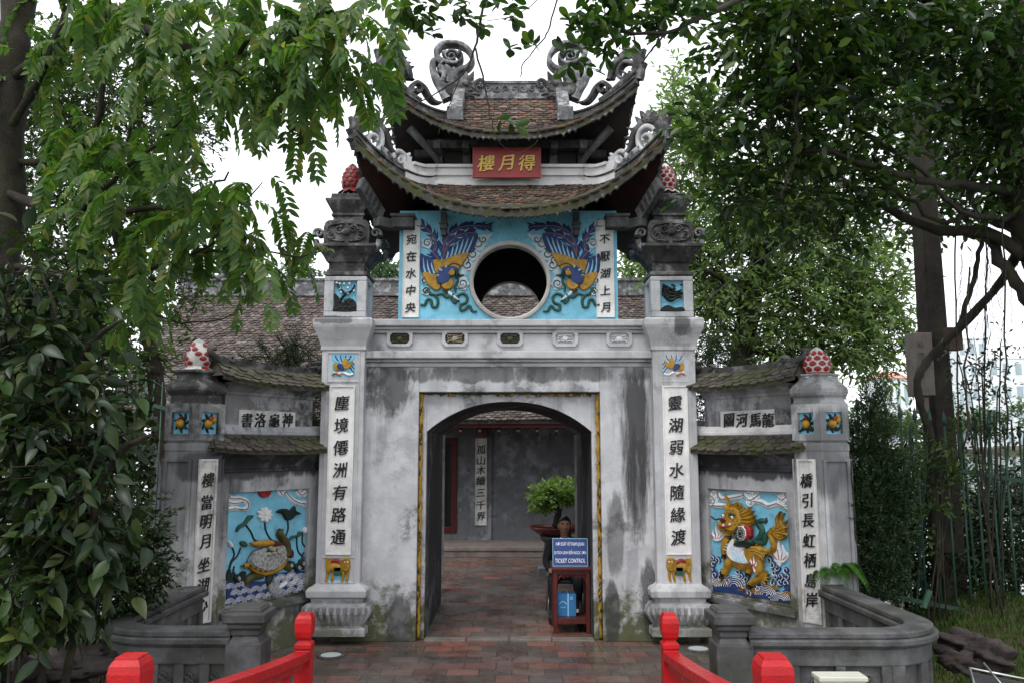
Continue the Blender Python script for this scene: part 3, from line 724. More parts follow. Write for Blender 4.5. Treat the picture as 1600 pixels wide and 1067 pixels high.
# ------------------------------------------------------------------ tower with the round window
YT, YTB = 9.1, 11.3
tx0, tx1 = xc(623,440,YT), xc(965,440,YT); tz0, tz1 = zc(505,YT), zc(330,YT)
tc = P(797, 440, YT); tr = .42
NS = 64
def holed(mb, y, flip, m):
    vi = []; vo = []
    for k in range(NS):
        a = 2*math.pi*k/NS; c_, s_ = math.cos(a), math.sin(a)
        vi.append((tc.x+tr*c_, y, tc.z+tr*s_))
        tt = min(((tx1-tc.x) if c_ > 0 else (tc.x-tx0))/max(1e-6, abs(c_)), ((tz1-tc.z) if s_ > 0 else (tc.z-tz0))/max(1e-6, abs(s_)))
        vo.append((tc.x+tt*c_, y, tc.z+tt*s_))
    # corner points
    fs = [(k,(k+1)%NS,NS+(k+1)%NS,NS+k) for k in range(NS)]
    if flip: fs = [f[::-1] for f in fs]
    mb.add(vi+vo, fs, m)
    for ex in (0, 1):
        for ez in (0, 1):
            C_ = (tx1 if ex else tx0, y, tz1 if ez else tz0)
            best = [p for p in vo]
            va = [p for p in vo if abs(p[0]-C_[0]) < 1e-6]; vb = [p for p in vo if abs(p[2]-C_[2]) < 1e-6]
            a_ = min(va, key=lambda p: abs(p[2]-C_[2])); b_ = min(vb, key=lambda p: abs(p[0]-C_[0]))
            mb.add([C_, a_, b_], [(0,1,2) if (ex == ez) != flip else (0,2,1)], m)
mb = MB()
holed(mb, YT, False, 0); holed(mb, YT+.14, True, 1); holed(mb, YTB-.14, False, 1); holed(mb, YTB, True, 0)
for y0, y1 in ((YT, YT+.14), (YTB-.14, YTB)):
    for k in range(NS):
        a, b = 2*math.pi*k/NS, 2*math.pi*(k+1)/NS
        mb.add([(tc.x+tr*math.cos(q_), y, tc.z+tr*math.sin(q_)) for q_ in (a,b) for y in (y0,y1)], [(0,1,3,2)], 2, True)
for x, f in ((tx0, 1), (tx1, 0)):
    mb.add([(x,YT,tz0),(x,YTB,tz0),(x,YTB,tz1),(x,YT,tz1)], [(0,1,2,3) if not f else (3,2,1,0)], 0)
    x2 = x+(.12 if f else -.12)
    mb.add([(x2,YT+.14,tz0),(x2,YTB-.14,tz0),(x2,YTB-.14,tz1),(x2,YT+.14,tz1)], [(0,1,2,3) if f else (3,2,1,0)], 1)
mb.add([(tx0,YT,tz1),(tx1,YT,tz1),(tx1,YTB,tz1),(tx0,YTB,tz1)], [(0,1,2,3)], 1)
mb.build('tower_wall', [M['sky_blue'], M['soffit'], M['pale']], gate)
mb = MB(); prof = [(.0,-.01),(.0,.045),(.018,.055),(.042,.048),(.05,.0)]
for i in range(4):
    for k in range(NS):
        a, b = 2*math.pi*k/NS, 2*math.pi*(k+1)/NS; q0, q1 = prof[i], prof[i+1]
        mb.add([(tc.x+(tr-.004+p[0])*math.cos(w_), YT-p[1], tc.z+(tr-.004+p[0])*math.sin(w_)) for p, w_ in ((q0,a),(q0,b),(q1,b),(q1,a))], [(0,1,2,3)[::-1]], 0, True)
mb.build('round_window_frame', M['rimstone'], gate)
tp = Plane((0, YT, 0), (1, 0)); tp.k = YT/FPX*1.03
for sd, text, p0, p1 in ((-1, '宛在水中央', 629, 656), (1, '不厭湖上月', 933, 957)):
    a0, b0 = tp.hit(p0, 497); a1, b1 = tp.hit(p1, 346)
    cz = [tp.hit(800, lerp(375, 481, i/4))[1] for i in range(5)]
    couplet('couplet_panel', gate, tp, a0, a1, b0+.01, b1, text, cz, .122, [M['panel'], M['ink']], rim=.006, seed=sd+5, bold=.014)
M['cloudblue'] = paint('cloud_paint', (.52,.62,.67), .6, .2)
# phoenix reliefs, traced in the left panel and mirrored for the right one
def ph(*pts): return [(620+x/5.928, 330+y/5.928) for x, y in pts]
mb = MB()
# clouds
for ci, (c_, r_, tr_) in enumerate((((760,300),75,1.5),((705,400),60,1.5),((655,500),55,1.4),((610,675),60,1.6),((690,350),45,1.2),((640,455),40,1.2),((285,300),52,1.5),((272,745),40,1.4),((262,650),32,1.2),((800,265),45,1.2))):
    q_ = ph(c_)[0]; cuv = tp.hit(*q_); rr_ = r_/5.928*tp.k
    mb.fill(tp, [(cuv[0]+rr_*(1+.16*math.cos(5*k*.5236))*math.cos(k*.5236), cuv[1]+rr_*(1+.16*math.cos(5*k*.5236))*math.sin(k*.5236)) for k in range(12)], .0, .012+.0011*ci, 3, uv=True)
    for s_ in (.95, .72): mb.spiral(tp, cuv, rr_*s_, rr_*.12, tr_, ci, .008, .0125+.0011*ci, .006, 9, uv=True)
mb.stroke(tp, ph((880,215),(800,270),(735,330),(690,400),(650,480),(620,560),(600,640)), [4,11,15,15,14,11,5], .0, .011, 3)
# tail
def plume(pts, w, m=1, jag=14, lit=True):
    q_ = [tp.hit(*p) for p in ph(*pts)]; c3 = crom(q_, 6, False)
    mb.stroke(tp, ph(*pts), [w*.6]+[w]*(len(pts)-2)+[w*.5], .0, .018, m)
    for i in range(2, len(c3)-1, 2):
        a, b = c3[i-1], c3[i+1]; tx, ty = b[0]-a[0], b[1]-a[1]; L = math.hypot(tx, ty) or 1; tx /= L; ty /= L
        for sgn in (-1, 1):
            d = jag/5.928*tp.k*4.2
            mb.stroke(tp, [c3[i], (c3[i][0]+tx*d*.5-ty*sgn*d*.45, c3[i][1]+ty*d*.5+tx*sgn*d*.45), (c3[i][0]+tx*d*1.1-ty*sgn*d*.75, c3[i][1]+ty*d*1.1+tx*sgn*d*.75)], [.026,.026,.004], .0, .016, m if (i//2) % 3 else 4, uv=True)
    if lit: mb.stroke(tp, c3[::3], .008, .014, .010, 6, uv=True)
plume([(400,450),(340,390),(365,290),(330,220),(270,160),(240,135)], 11)
plume([(430,430),(470,330),(540,250),(620,215),(720,205)], 14)
plume([(440,420),(440,330),(480,230),(560,165),(700,140),(880,150)], 13)
# wings
mb.fill(tp, ph((430,460),(440,410),(520,340),(630,240),(730,205),(752,240),(725,330),(670,400),(560,415),(470,445)), .004, .022, 1)
for k in range(13):
    t_ = k/12; bx, by = lerp(445,660,t_), lerp(450,400,t_)
    ex, ey = lerp(450,735,t_), lerp(400,245,t_)-40*math.sin(t_*3)
    mb.stroke(tp, ph((bx,by),(lerp(bx,ex,.5)+8,lerp(by,ey,.5)-14),(ex,ey)), [3.6,3.0,.8], .018, .014, 4 if k % 2 else 1)
mb.fill(tp, ph((235,585),(215,490),(222,400),(262,415),(305,430),(345,475),(380,585),(340,595),(290,575)), .004, .022, 1)
for k in range(7):
    t_ = k/6; mb.stroke(tp, ph((lerp(250,370,t_),585),(lerp(235,345,t_),520),(lerp(232,345,t_)-4,lerp(425,490,t_))), [3.4,2.8,.8], .018, .014, 4 if k % 2 else 1)
mb.fill(tp, ph((335,475),(370,450),(415,462),(470,440),(560,408),(600,400),(672,392),(640,455),(592,522),(560,550),(470,530),(400,575),(355,540)), .012, .042, 2)
mb.fill(tp, ph((238,580),(290,572),(340,590),(385,600),(410,650),(405,715),(370,740),(310,705),(265,645)), .012, .040, 2)
mb.fill(tp, ph((345,500),(400,470),(450,500),(450,580),(410,640),(370,600)), .012, .046, 2)
mb.fill(tp, ph((415,690),(460,640),(520,640),(528,690),(500,730),(450,735)), .02, .058, 2)
mb.stroke(tp, ph((470,525),(520,495),(570,505),(592,522)), 2, .036, .012, 9)
# head and hackles
mb.fill(tp, ph((385,615),(420,560),(480,525),(545,525),(572,555),(545,590),(505,605),(490,650),(440,685),(390,680),(372,645)), .03, .066, 1)
for k in range(15):
    a = math.pi*(.52+1.05*k/14); cx_, cy_ = 470, 605; r0_, r1_ = 55, 108
    mb.stroke(tp, ph((cx_+r0_*math.cos(a),cy_-r0_*math.sin(a)),(cx_+(r0_+r1_)*.5*math.cos(a+.1),cy_-(r0_+r1_)*.5*math.sin(a+.1)),(cx_+r1_*math.cos(a+.05),cy_-r1_*math.sin(a+.05)*.9)), [4.2,3.2,.6], .03, .03, 1 if k % 3 else 4)
mb.fill(tp, ph((482,592),(505,560),(540,562),(538,600),(505,612)), .05, .078, 2)
mb.stroke(tp, ph((540,560),(562,580),(548,640)), [4,5,1], .05, .03, 8)
mb.sphere(tp.at(*tp.hit(*ph((514,555))[0]), .078), (.011,.008,.009), 8, 6, 3); mb.sphere(tp.at(*tp.hit(*ph((516,556))[0]), .086), .005, 6, 4, 9)
# ribbons and the scroll
for pts in (((560,580),(590,600),(625,595)),((555,600),(568,650),(545,700),(545,755)),((222,868),(258,872),(285,822),(318,832),(330,885),(368,890),(382,835),(358,785),(312,770),(290,730),(255,765)),((360,785),(420,770),(460,800),(490,800)),((500,808),(540,855),(565,790),(615,768),(652,800),(642,850),(592,872),(592,920),(632,915),(672,880),(700,928),(742,932))):
    mb.stroke(tp, ph(*pts), [3]+[4.6]*(len(pts)-2)+[2.6], .004, .026, 7)
mb.fill(tp, ph((462,765),(490,742),(582,828),(585,845),(560,832)), .01, .045, 3, smooth=False)
mb.stroke(tp, ph((430,735),(460,750),(478,765)), 4, .02, .03, 10); mb.stroke(tp, ph((570,830),(588,848)), [3,.6], .02, .03, 9)
mb.stroke(tp, ph((512,800),(528,772)), 3, .03, .022, 7)
pm = [M['sky_blue'], M['navy'], M['gold'], M['cloudblue'], M['lblue'], M['white'], M['orange'], M['green'], M['dkgreen'], M['black'], M['wood']]
mb.build('phoenix_relief', pm, gate)
mb.mirrored(tc.x).build('phoenix_relief', pm, gate)
# ================================================================== curved roofs of the tower
rnd = random.Random(21)
YC = 10.2
def tiles(mb, fn, nu, nv, m=0, jit=.006, lift=.022, over=1.55, u0=0., u1=1., skip=None):
    """overlapping tiles with rounded noses laid over a surface fn(u, v), v running up the slope"""
    for j in range(nv):
        for i in range(nu + (j % 2)):
            ua = u0+(u1-u0)*(i-.5*(j % 2))/nu; ub = u0+(u1-u0)*(i+1-.5*(j % 2))/nu
            ua, ub = max(u0, ua), min(u1, ub)
            if ub-ua < .2*(u1-u0)/nu or (skip and skip((ua+ub)/2, j/nv)): continue
            va, vb = j/nv, min(1, (j+over)/nv)
            g = (ub-ua)*.04
            A, B, C, D = Vector(fn(ua+g, va)), Vector(fn(ub-g, va)), Vector(fn(ub-g, vb)), Vector(fn(ua+g, vb))
            n = (B-A).cross(D-A)
            if n.length < 1e-9: continue
            n.normalize(); d = (A-D).normalized()
            lf = lift*(1+rnd.uniform(-.3,.3)); s = d*rnd.uniform(-jit, jit)*2
            a0 = A+n*lf+s; b0 = B+n*lf+s; mid = (A+B)/2+n*lf*1.05+d*(B-A).length*.20+s
            C2 = C+n*.004; D2 = D+n*.004; th = n*(-lf*.8)
            q1 = a0+(mid-a0)*.55+d*(B-A).length*.04; q2 = b0+(mid-b0)*.55+d*(B-A).length*.04
            vs = [D2, C2, b0, q2, mid, q1, a0, b0+th, q2+th, mid+th, q1+th, a0+th]
            mb.add(vs, [(6,5,4,3,2,1,0)[::-1] if False else (0,6,5,4,3,2,1), (2,3,8,7), (3,4,9,8), (4,5,10,9), (5,6,11,10)], m)
def roof_fn(cx, ex, ey, exc, eyc, ze, lift, ix, iy, zt, pw=2.6, sag=.28):
    """side(k) -> fn(u, v): k 0 front, 1 right, 2 back, 3 left"""
    def side(k):
        def fn(u, v):
            s = 2*u-1; a = abs(s)
            if k in (0, 2):
                X = s*(ex+exc*a**3); Y = -(ey+eyc*a**3); x1, y1 = s*ix, -iy
            else:
                X = -(ex+exc*a**3); Y = -s*(ey+eyc*a**3); x1, y1 = -ix, -s*iy
            vv = v
            x, y = lerp(X, x1, vv), lerp(Y, y1, vv)
            z = ze+(zt-ze)*((1-sag)*v+sag*v*v) + lift*a**pw*(1-v)**1.5
            if k == 2: x, y = -x, -y
            if k == 1: x, y = -x, -y
            return (cx+x, YC+y, z)
        return fn
    return side
def eave_edge(mb, side, th, inset, m_edge, m_soff, drop=0.0, nu=40, back=None):
    """front lip and underside of a roof slope"""
    for k in range(4):
        f = side(k)
        for i in range(nu):
            u0, u1 = i/nu, (i+1)/nu
            A, B = Vector(f(u0, 0)), Vector(f(u1, 0)); dz = Vector((0,0,-th))
            mb.add([A+Vector((0,0,.012)), B+Vector((0,0,.012)), B+dz, A+dz], [(0,3,2,1)], m_edge, True)
        def g(u, v, f=f):
            p = Vector(f(u, v*inset)); return (p.x, p.y, p.z-th-drop*v)
        mb.grid(g, nu, 8, m_soff, True, flip=True)

def hip_beam(mb, f, u, v0, v1, w, h, m, n=16, drop=.0, lifttop=0.0, taper=0.0):
    pts = [Vector(f(u, lerp(v0, v1, i/n))) for i in range(n+1)]
    for i in range(n):
        A, B = pts[i], pts[i+1]
        d = (B-A); d.z = 0; d.normalize(); s = Vector((-d.y, d.x, 0))*w/2
        za, zb = h*(1-taper*(1-i/n)), h*(1-taper*(1-(i+1)/n))
        q = [A-s-Vector((0,0,drop)), A+s-Vector((0,0,drop)), B+s-Vector((0,0,drop)), B-s-Vector((0,0,drop)), A-s*.8+Vector((0,0,za)), A+s*.8+Vector((0,0,za)), B+s*.8+Vector((0,0,zb)), B-s*.8+Vector((0,0,zb))]
        mb.add(q, [(0,1,5,4),(1,2,6,5),(2,3,7,6),(3,0,4,7),(4,5,6,7),(0,3,2,1)], m)
        # small nosing along the top
        q = [A-s*1.15+Vector((0,0,za)), A+s*1.15+Vector((0,0,za)), B+s*1.15+Vector((0,0,zb)), B-s*1.15+Vector((0,0,zb))]
        q += [p+Vector((0,0,.022)) for p in q]
        mb.add(q, [(0,1,5,4),(2,3,7,6),(4,5,6,7),(0,3,2,1),(1,2,6,5),(3,0,4,7)], m)

CX = tc.x
# ---- lower roof
low = roof_fn(CX, 1.62, 1.56, .09, .07, 4.605, .79, .93, .80, 5.13)
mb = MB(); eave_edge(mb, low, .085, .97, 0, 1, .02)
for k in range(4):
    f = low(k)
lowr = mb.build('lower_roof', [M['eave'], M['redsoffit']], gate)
for k, (nu, nv) in enumerate(((30, 13), (28, 13), (30, 13), (28, 13))):
    mb = MB(); tiles(mb, low(k), nu, nv)
    mb.build('roof_tiles', M['tile'], lowr)
mb = MB()      # mossy lip tiles along the edge
for k in range(4):
    f = low(k)
    for i in range(44):
        A, B = Vector(f(i/44, 0)), Vector(f((i+1)/44, 0)); C, D = Vector(f((i+1)/44, .12)), Vector(f(i/44, .12)); up = Vector((0,0,.034))
        mb.add([A+up*.8, B+up*.8, C+up, D+up, A-up, B-up], [(0,1,2,3),(0,4,5,1)], 0, True)
mb.build('eave_lip', M['eave'], lowr)
for k in range(4): mb = MB(); hip_beam(mb, low(k), 0.0, 0.0, 1.0, .13, .085, 0, taper=.25); mb.build('hip_ridge', M['dark'], lowr)
mb = MB()      # white coping at the foot of the upper storey
Zc = 5.13
for d, za, zb in ((.065,Zc-.03,Zc+.03),(.02,Zc+.03,Zc+.10),(.05,Zc+.10,Zc+.135),(.02,Zc+.135,Zc+.20),(.055,Zc+.20,Zc+.235)):
    mb.box(CX-.93-d, CX+.93+d, YC-.80-d, YC+.80+d, za, zb)
for ex in (-1, 1):
    for ey in (-1, 1):       # wings of the coping running out on to the hips
        for (q0, q1, h0, h1) in ((0, .42, .235, .20),):
            n = 8
            for i in range(n):
                f = low(0); A = Vector(f(0, 1-.40*i/n)); B = Vector(f(0, 1-.40*(i+1)/n))
                for dz0, dz1, w in ((-.02,.10,.07),(.10,.135,.09),(.135,.20,.07),(.20,.235,.095)):
                    if i > n-3 and dz1 > .2: continue
                    p = []
                    for Q in (A, B):
                        x = CX+ex*abs(Q.x-CX); y = YC+ey*abs(Q.y-YC)
                        for sg in (-1, 1): p += [(x+ex*w*.7*sg, y-ey*w*.7*sg, Q.z+dz0), (x+ex*w*.7*sg, y-ey*w*.7*sg, Q.z+dz1)]
                    mb.add(p, [(0,1,5,4),(2,6,7,3),(1,3,7,5),(0,4,6,2),(0,2,3,1),(4,5,7,6)])
mb.build('white_coping', M['whiteband'], lowr)

def eave_noses(side, nn, par, drop, rr_):
    rd = random.Random(nn)
    for k in range(4):           # ragged row of tile noses hanging under the lip
        f = side(k); mb = MB(); pts = []; rad = []
        for i in range(nn*3+1):
            p = Vector(f(i/(nn*3), .02)); n_ = i % 3 == 1
            pts.append((p.x, p.y, p.z-drop*(rd.uniform(.6,1.1) if n_ else .75))); rad.append(rr_*rd.uniform(.8,1.3) if n_ else rr_*.45)
        mb.tube(pts, rad, 6); mb.build('eave_edge', M['dark'], par)
eave_noses(low, 46, lowr, .11, .026)
# ---- upper storey
mb = MB()
mb.box(CX-.80, CX+.80, YC-.62, YC+.62, 5.2, 5.95, 0)
for ex in (-.86, -.52, .52, .86): 
    for ey in (-.70, .70): mb.box(CX+ex-.045, CX+ex+.045, YC+ey-.045, YC+ey+.045, 5.3, 5.72, 1)
mb.box(CX-1.0, CX+1.0, YC-.76, YC-.66, 5.60, 5.70, 1); mb.box(CX-1.0, CX+1.0, YC+.66, YC+.76, 5.60, 5.70, 1)
for ex in (-1, 1):
    mb.obox((CX+ex*.86, YC-.86, 5.56), (.04,0,0), (0,.13,.0), (0,0,.045), 1)
    mb.obox((CX+ex*.52, YC-.86, 5.56), (.04,0,0), (0,.13,.0), (0,0,.045), 1)
    for yy in (-.5,0,.5): mb.obox((CX+ex*.98, YC+yy, 5.62), (.2,0,0), (0,.04,0), (0,0,.04), 1)
    # curved braces out to the corners
    mb.tube([(CX+ex*.80,YC-.74,5.32),(CX+ex*.92,YC-.84,5.5),(CX+ex*1.18,YC-1.03,5.74)], [.03,.04,.05], 6, 1)
mb.build('upper_storey', [M['darkwood'], M['bracket']], gate)
bd = P(791, 256, 9.22)
bp = Plane((bd.x, 9.24, 0), (1, 0)); bp.k = 9.24/FPX
mb = MB(); a0, b0 = bp.hit(738.5, 279.5); a1, b1 = bp.hit(845, 233)
mb.pbox(bp, a0, a1, b0, b1, 0, .03)
for q_ in ((a0,a1,b0,b0+.018),(a0,a1,b1-.018,b1),(a0,a0+.018,b0+.018,b1-.018),(a1-.018,a1,b0+.018,b1-.018)): mb.pbox(bp, *q_, .03, .04)
for ch, px, i in (('樓',760,1),('月',791,2),('得',823,3)):
    a, b = bp.hit(px, 257); glyphs(mb, ch, lambda u, v, d, a=a, b=b: bp.at(a+u, b+v, .031+d), .205, .014, 1, .02, .012, i)
for ex in (a0+.1, a1-.1): mb.obox(bp.at(ex, b1-.02, -.14), (.012,0,0), (0,.14,0), (0,0,.012), 0)
sgn = mb.build('name_board', [M['redboard'], M['goldleaf']], gate, label='red name board with three gold characters under the upper eave')

# ---- upper roof
upp = roof_fn(CX, 1.38, 1.22, .08, .06, 5.605, .56, .68, .70, 5.97)
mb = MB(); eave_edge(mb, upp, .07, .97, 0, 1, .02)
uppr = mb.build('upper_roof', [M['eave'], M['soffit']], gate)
for k, (nu, nv) in enumerate(((26, 8), (24, 8), (26, 8), (24, 8))):
    mb = MB(); tiles(mb, upp(k), nu, nv); mb.build('roof_tiles', M['tile'], uppr)
mb = MB()
for k in range(4):
    f = upp(k)
    for i in range(40):
        A, B = Vector(f(i/40, 0)), Vector(f((i+1)/40, 0)); C, D = Vector(f((i+1)/40, .12)), Vector(f(i/40, .12)); up = Vector((0,0,.03))
        mb.add([A+up*.8, B+up*.8, C+up, D+up, A-up, B-up], [(0,1,2,3),(0,4,5,1)], 0, True)
mb.build('eave_lip', M['eave'], uppr)
for k in range(4): mb = MB(); hip_beam(mb, upp(k), 0.0, 0.0, 1.0, .12, .075, 0, taper=.2); mb.build('hip_ridge', M['dark'], uppr)
eave_noses(upp, 42, uppr, .09, .022)
ZR = 6.56
def gab(sg):
    def fn(u, v): return (CX+(2*u-1)*.66*-sg, YC+sg*lerp(.70, 0, v), lerp(5.97, ZR, .85*v+.15*v*v))
    return fn
for sg in (-1, 1):
    mb = MB(); tiles(mb, gab(sg), 13, 10); mb.build('roof_tiles', M['tile'], uppr)
for ex in (-1, 1):
    mb = MB()
    x = CX+ex*.66
    mb.add([(x,YC-.70,5.95),(x,YC+.70,5.95),(x,YC,ZR)], [(0,1,2) if ex > 0 else (2,1,0)], 0)
    for sg in (-1, 1):       # verges
        f = gab(sg)
        A, B = Vector((x, YC+sg*.78, 5.93)), Vector((x, YC, ZR+.02)); s = Vector((.075,0,0))
        mb.add([A-s, A+s, B+s, B-s, A-s+Vector((0,0,.13)), A+s+Vector((0,0,.13)), B+s+Vector((0,0,.17)), B-s+Vector((0,0,.17))], [(0,1,5,4),(1,2,6,5),(3,0,4,7),(4,5,6,7),(0,3,2,1),(2,3,7,6)], 1)
        mb.obox((x, YC+sg*.82, 5.985), (.095,0,0), (0,.07,0), (0,0,.085), 1)
    mb.build('gable', [M['darkwood'], M['grey']], uppr, bevel=.006)
mb = MB()
for w, za, zb in ((.09,ZR-.04,ZR+.03),(.065,ZR+.03,ZR+.17),(.085,ZR+.17,ZR+.205)): mb.box(CX-.66, CX+.66, YC-w, YC+w, za, zb)
rp = Plane((CX, YC-.065, 0), (1, 0)); rp.k = YC/FPX
for i in range(10):
    x = -.52+i*.115; mb.spiral(rp, (x, ZR+.10), .05, .01, 1.2, i, .022, 0, .022, 0, cw=1 if i % 2 else -1, uv=True)
rid = mb.build('ridge', M['grey'], uppr)
# ridge-end beasts: head, flames, big curled tail
def up_px(*pts): return [(590+x/5.929, 60+y/5.929) for x, y in pts]
rq = Plane((0, YC-.06, 0), (1, 0)); rq.k = YC/FPX*1.05
mb = MB()
mb.stroke(rq, up_px((640,560),(590,450),(540,370),(512,290),(512,225),(550,200),(600,235)), [14,13,12,11,9,8,6], .0, .03, 0, back=-.13, flat=True)
mb.stroke(rq, up_px((700,440),(690,350),(760,290),(830,265),(875,210),(870,150),(830,90),(760,50),(680,38),(600,50),(550,100),(545,150),(580,195),(650,220),(720,228),(775,200),(785,150)), [10,10,8,8,7,7,7,7,7,7,8,8,7,6,5,4,3], .0, .028, 0, back=-.13, flat=True)
cuv = rq.hit(*up_px((680,165))[0]); mb.spiral(rq, cuv, .10, .02, 1.5, .3, .032, .0, .03, 0, cw=1, uv=True, sq=.85, back=-.13, flat=True)
for a, b in (((600,140),(640,120)),((770,120),(730,150)),((560,300),(640,330))): mb.stroke(rq, up_px(a, b), [8,5], .0, .025, 0, back=-.13)
for pts in (((560,260),(620,300),(600,400)),((620,260),(670,310),(650,410)),((690,280),(720,330),(690,420)),((560,380),(600,430),(650,470))): mb.stroke(rq, up_px(*pts), [9,10,6], .0, .035, 0, back=-.13)
mb.fill(rq, up_px((620,420),(760,400),(870,420),(900,480),(860,560),(770,570),(700,560),(620,520)), -.1, .04, 1)
mb.fill(rq, up_px((755,400),(770,330),(800,350),(812,285),(845,345),(895,305),(890,380),(870,440),(780,440)), -.06, .03, 1, smooth=False)
mb.stroke(rq, up_px((880,470),(910,420),(955,395),(985,425),(965,465),(930,450)), [10,9,8,7,5,3], .0, .045, 1, back=-.1)
mb.sphere(rq.at(*rq.hit(*up_px((815,430))[0]), .05), (.045,.03,.045), 9, 7, 1)
for pts in (((770,480),(830,500),(880,490)),((760,530),(830,550),(890,525),(950,540)),((780,500),(840,530),(900,560))): mb.stroke(rq, up_px(*pts), [5,6,3], .03, .03, 1)
dm = [M['grey'], M['dark']]
mb.build('ridge_dragon', dm, rid)
mb.mirrored(CX+.005).build('ridge_dragon', dm, rid)

# corner ornaments: traced on the vertical plane over the hip
def corner_low():
    c = Vector(low(0)(0, 0)); i_ = Vector(low(0)(0, 1)); pl = Plane((c.x, c.y, 0), (i_.x-c.x, i_.y-c.y)); pl.k = 8.9/FPX*1.25
    q_ = lambda *pts: [(550+x/8.207, 170+y/8.207) for x, y in pts]
    mb = MB(); B = -.07; hh = .03
    st = lambda pts, w, m: mb.stroke(pl, q_(*pts), [a/8.2 for a in w] if hasattr(w, '__len__') else w/8.2, .0, hh, m, back=B, flat=True)
    st(((75,520),(60,430),(55,330),(75,220),(140,150),(230,140),(330,190),(400,270),(450,350),(470,430),(500,520),(560,600)), [70,95,110,115,110,90,75,80,75,60,50,40], 0)
    for p in (((20,230),(-5,90),(90,150)),((60,160),(85,50),(160,140)),((140,130),(190,20),(240,120)),((220,120),(265,10),(300,120)),((280,120),(360,20),(355,160)),((330,170),(425,95),(400,230)),((390,250),(540,235),(450,330)),((430,340),(575,360),(490,430)),((460,430),(570,450),(490,510)),((480,500),(570,540),(520,570)),((0,330),(-40,250),(40,250)),((5,420),(-35,370),(40,340))):
        mb.fill(pl, q_(*p), B, hh*.7, 0, smooth=False)
    st(((170,280),(215,240),(290,235),(360,300),(385,400),(360,500),(290,540),(230,490),(205,410),(230,345),(280,340),(320,380),(310,420)), [40,50,55,55,50,50,55,55,50,45,40,32,20], 2)
    st(((80,380),(160,420),(210,500),(300,570),(380,620),(470,690),(560,740),(660,780)), [70,80,70,70,80,80,70,50], 0)
    st(((350,500),(420,560),(470,620),(520,690)), [60,80,80,60], 1)
    st(((530,640),(530,590),(580,550),(640,570),(670,630),(650,690),(600,700),(585,650),(610,625)), [40,45,50,50,45,40,32,26,16], 2)
    mb.fill(pl, q_((600,600),(660,560),(680,550),(690,580),(745,560),(740,610),(775,620),(760,660),(820,700),(870,760),(900,720),(985,710),(950,760),(960,800),(660,800),(620,720)), B, hh*.8, 2, smooth=False)
    for p in (((440,560),(470,650)),((480,640),(540,730)),((250,150),(260,100)),((300,170),(330,110)),((120,150),(100,110)),((200,150),(205,90))): mb.stroke(pl, q_(*p), [3,1], hh, .012, 0)
    return mb
def corner_up():
    c = Vector(upp(0)(0, 0)); i_ = Vector(upp(0)(0, 1)); pl = Plane((c.x, c.y, 0), (i_.x-c.x, i_.y-c.y)); pl.k = 9.1/FPX*1.25
    mb = MB(); B = -.07; hh = .03
    st = lambda pts, w, m: mb.stroke(pl, up_px(*pts), [a/5.93 for a in w], .0, hh, m, back=B, flat=True)
    st(((40,380),(30,310),(40,230),(75,150),(140,135),(210,190),(270,260),(295,330),(310,380)), [44,56,66,72,68,58,54,50,30], 0)
    for p in (((100,130),(150,50),(190,60),(195,170)),((180,160),(285,170),(240,240)),((250,240),(350,260),(290,320)),((15,200),(-15,90),(80,130)),((60,140),(70,55),(130,120)),((270,320),(350,385),(280,375)),((0,280),(-25,220),(30,220)),((230,200),(320,220),(270,270))): mb.fill(pl, up_px(*p), B, hh*.7, 0, smooth=False)
    st(((90,300),(80,250),(130,220),(190,240),(230,310),(220,360),(175,370),(160,330),(190,310)), [28,30,34,34,32,28,24,20,12], 0)
    st(((30,270),(90,330),(150,390),(200,420),(260,480),(330,540),(400,580)), [45,45,48,48,50,50,36], 0)
    st(((110,310),(160,400),(230,450),(290,500)), [30,34,34,30], 1)
    st(((330,500),(325,440),(370,410),(410,440),(400,490),(365,500),(355,465)), [26,30,32,30,26,20,12], 0)
    st(((400,430),(440,470),(480,540),(530,590),(590,600)), [40,42,36,30,14], 0)
    for p in (((420,440),(455,430),(445,470)),((450,480),(475,475),(465,520))): mb.fill(pl, up_px(*p), B, hh*.7, 0, smooth=False)
    return mb
om = [M['dark'], M['grey'], M['pale']]
for fn, par in ((corner_low, lowr), (corner_up, uppr)):
    a = fn(); a.build('corner_scroll', om, par, label=None); b = a.mirrored(CX); b.build('corner_scroll', om, par)
    for mbx in (a, b):       # the rear pair
        r_ = MB(); r_.v = [(x, 2*YC-y, z) for x, y, z in mbx.v]; r_.f = [f[::-1] for f in mbx.f]; r_.m = mbx.m; r_.sm = mbx.sm
        r_.build('corner_scroll', om, par)

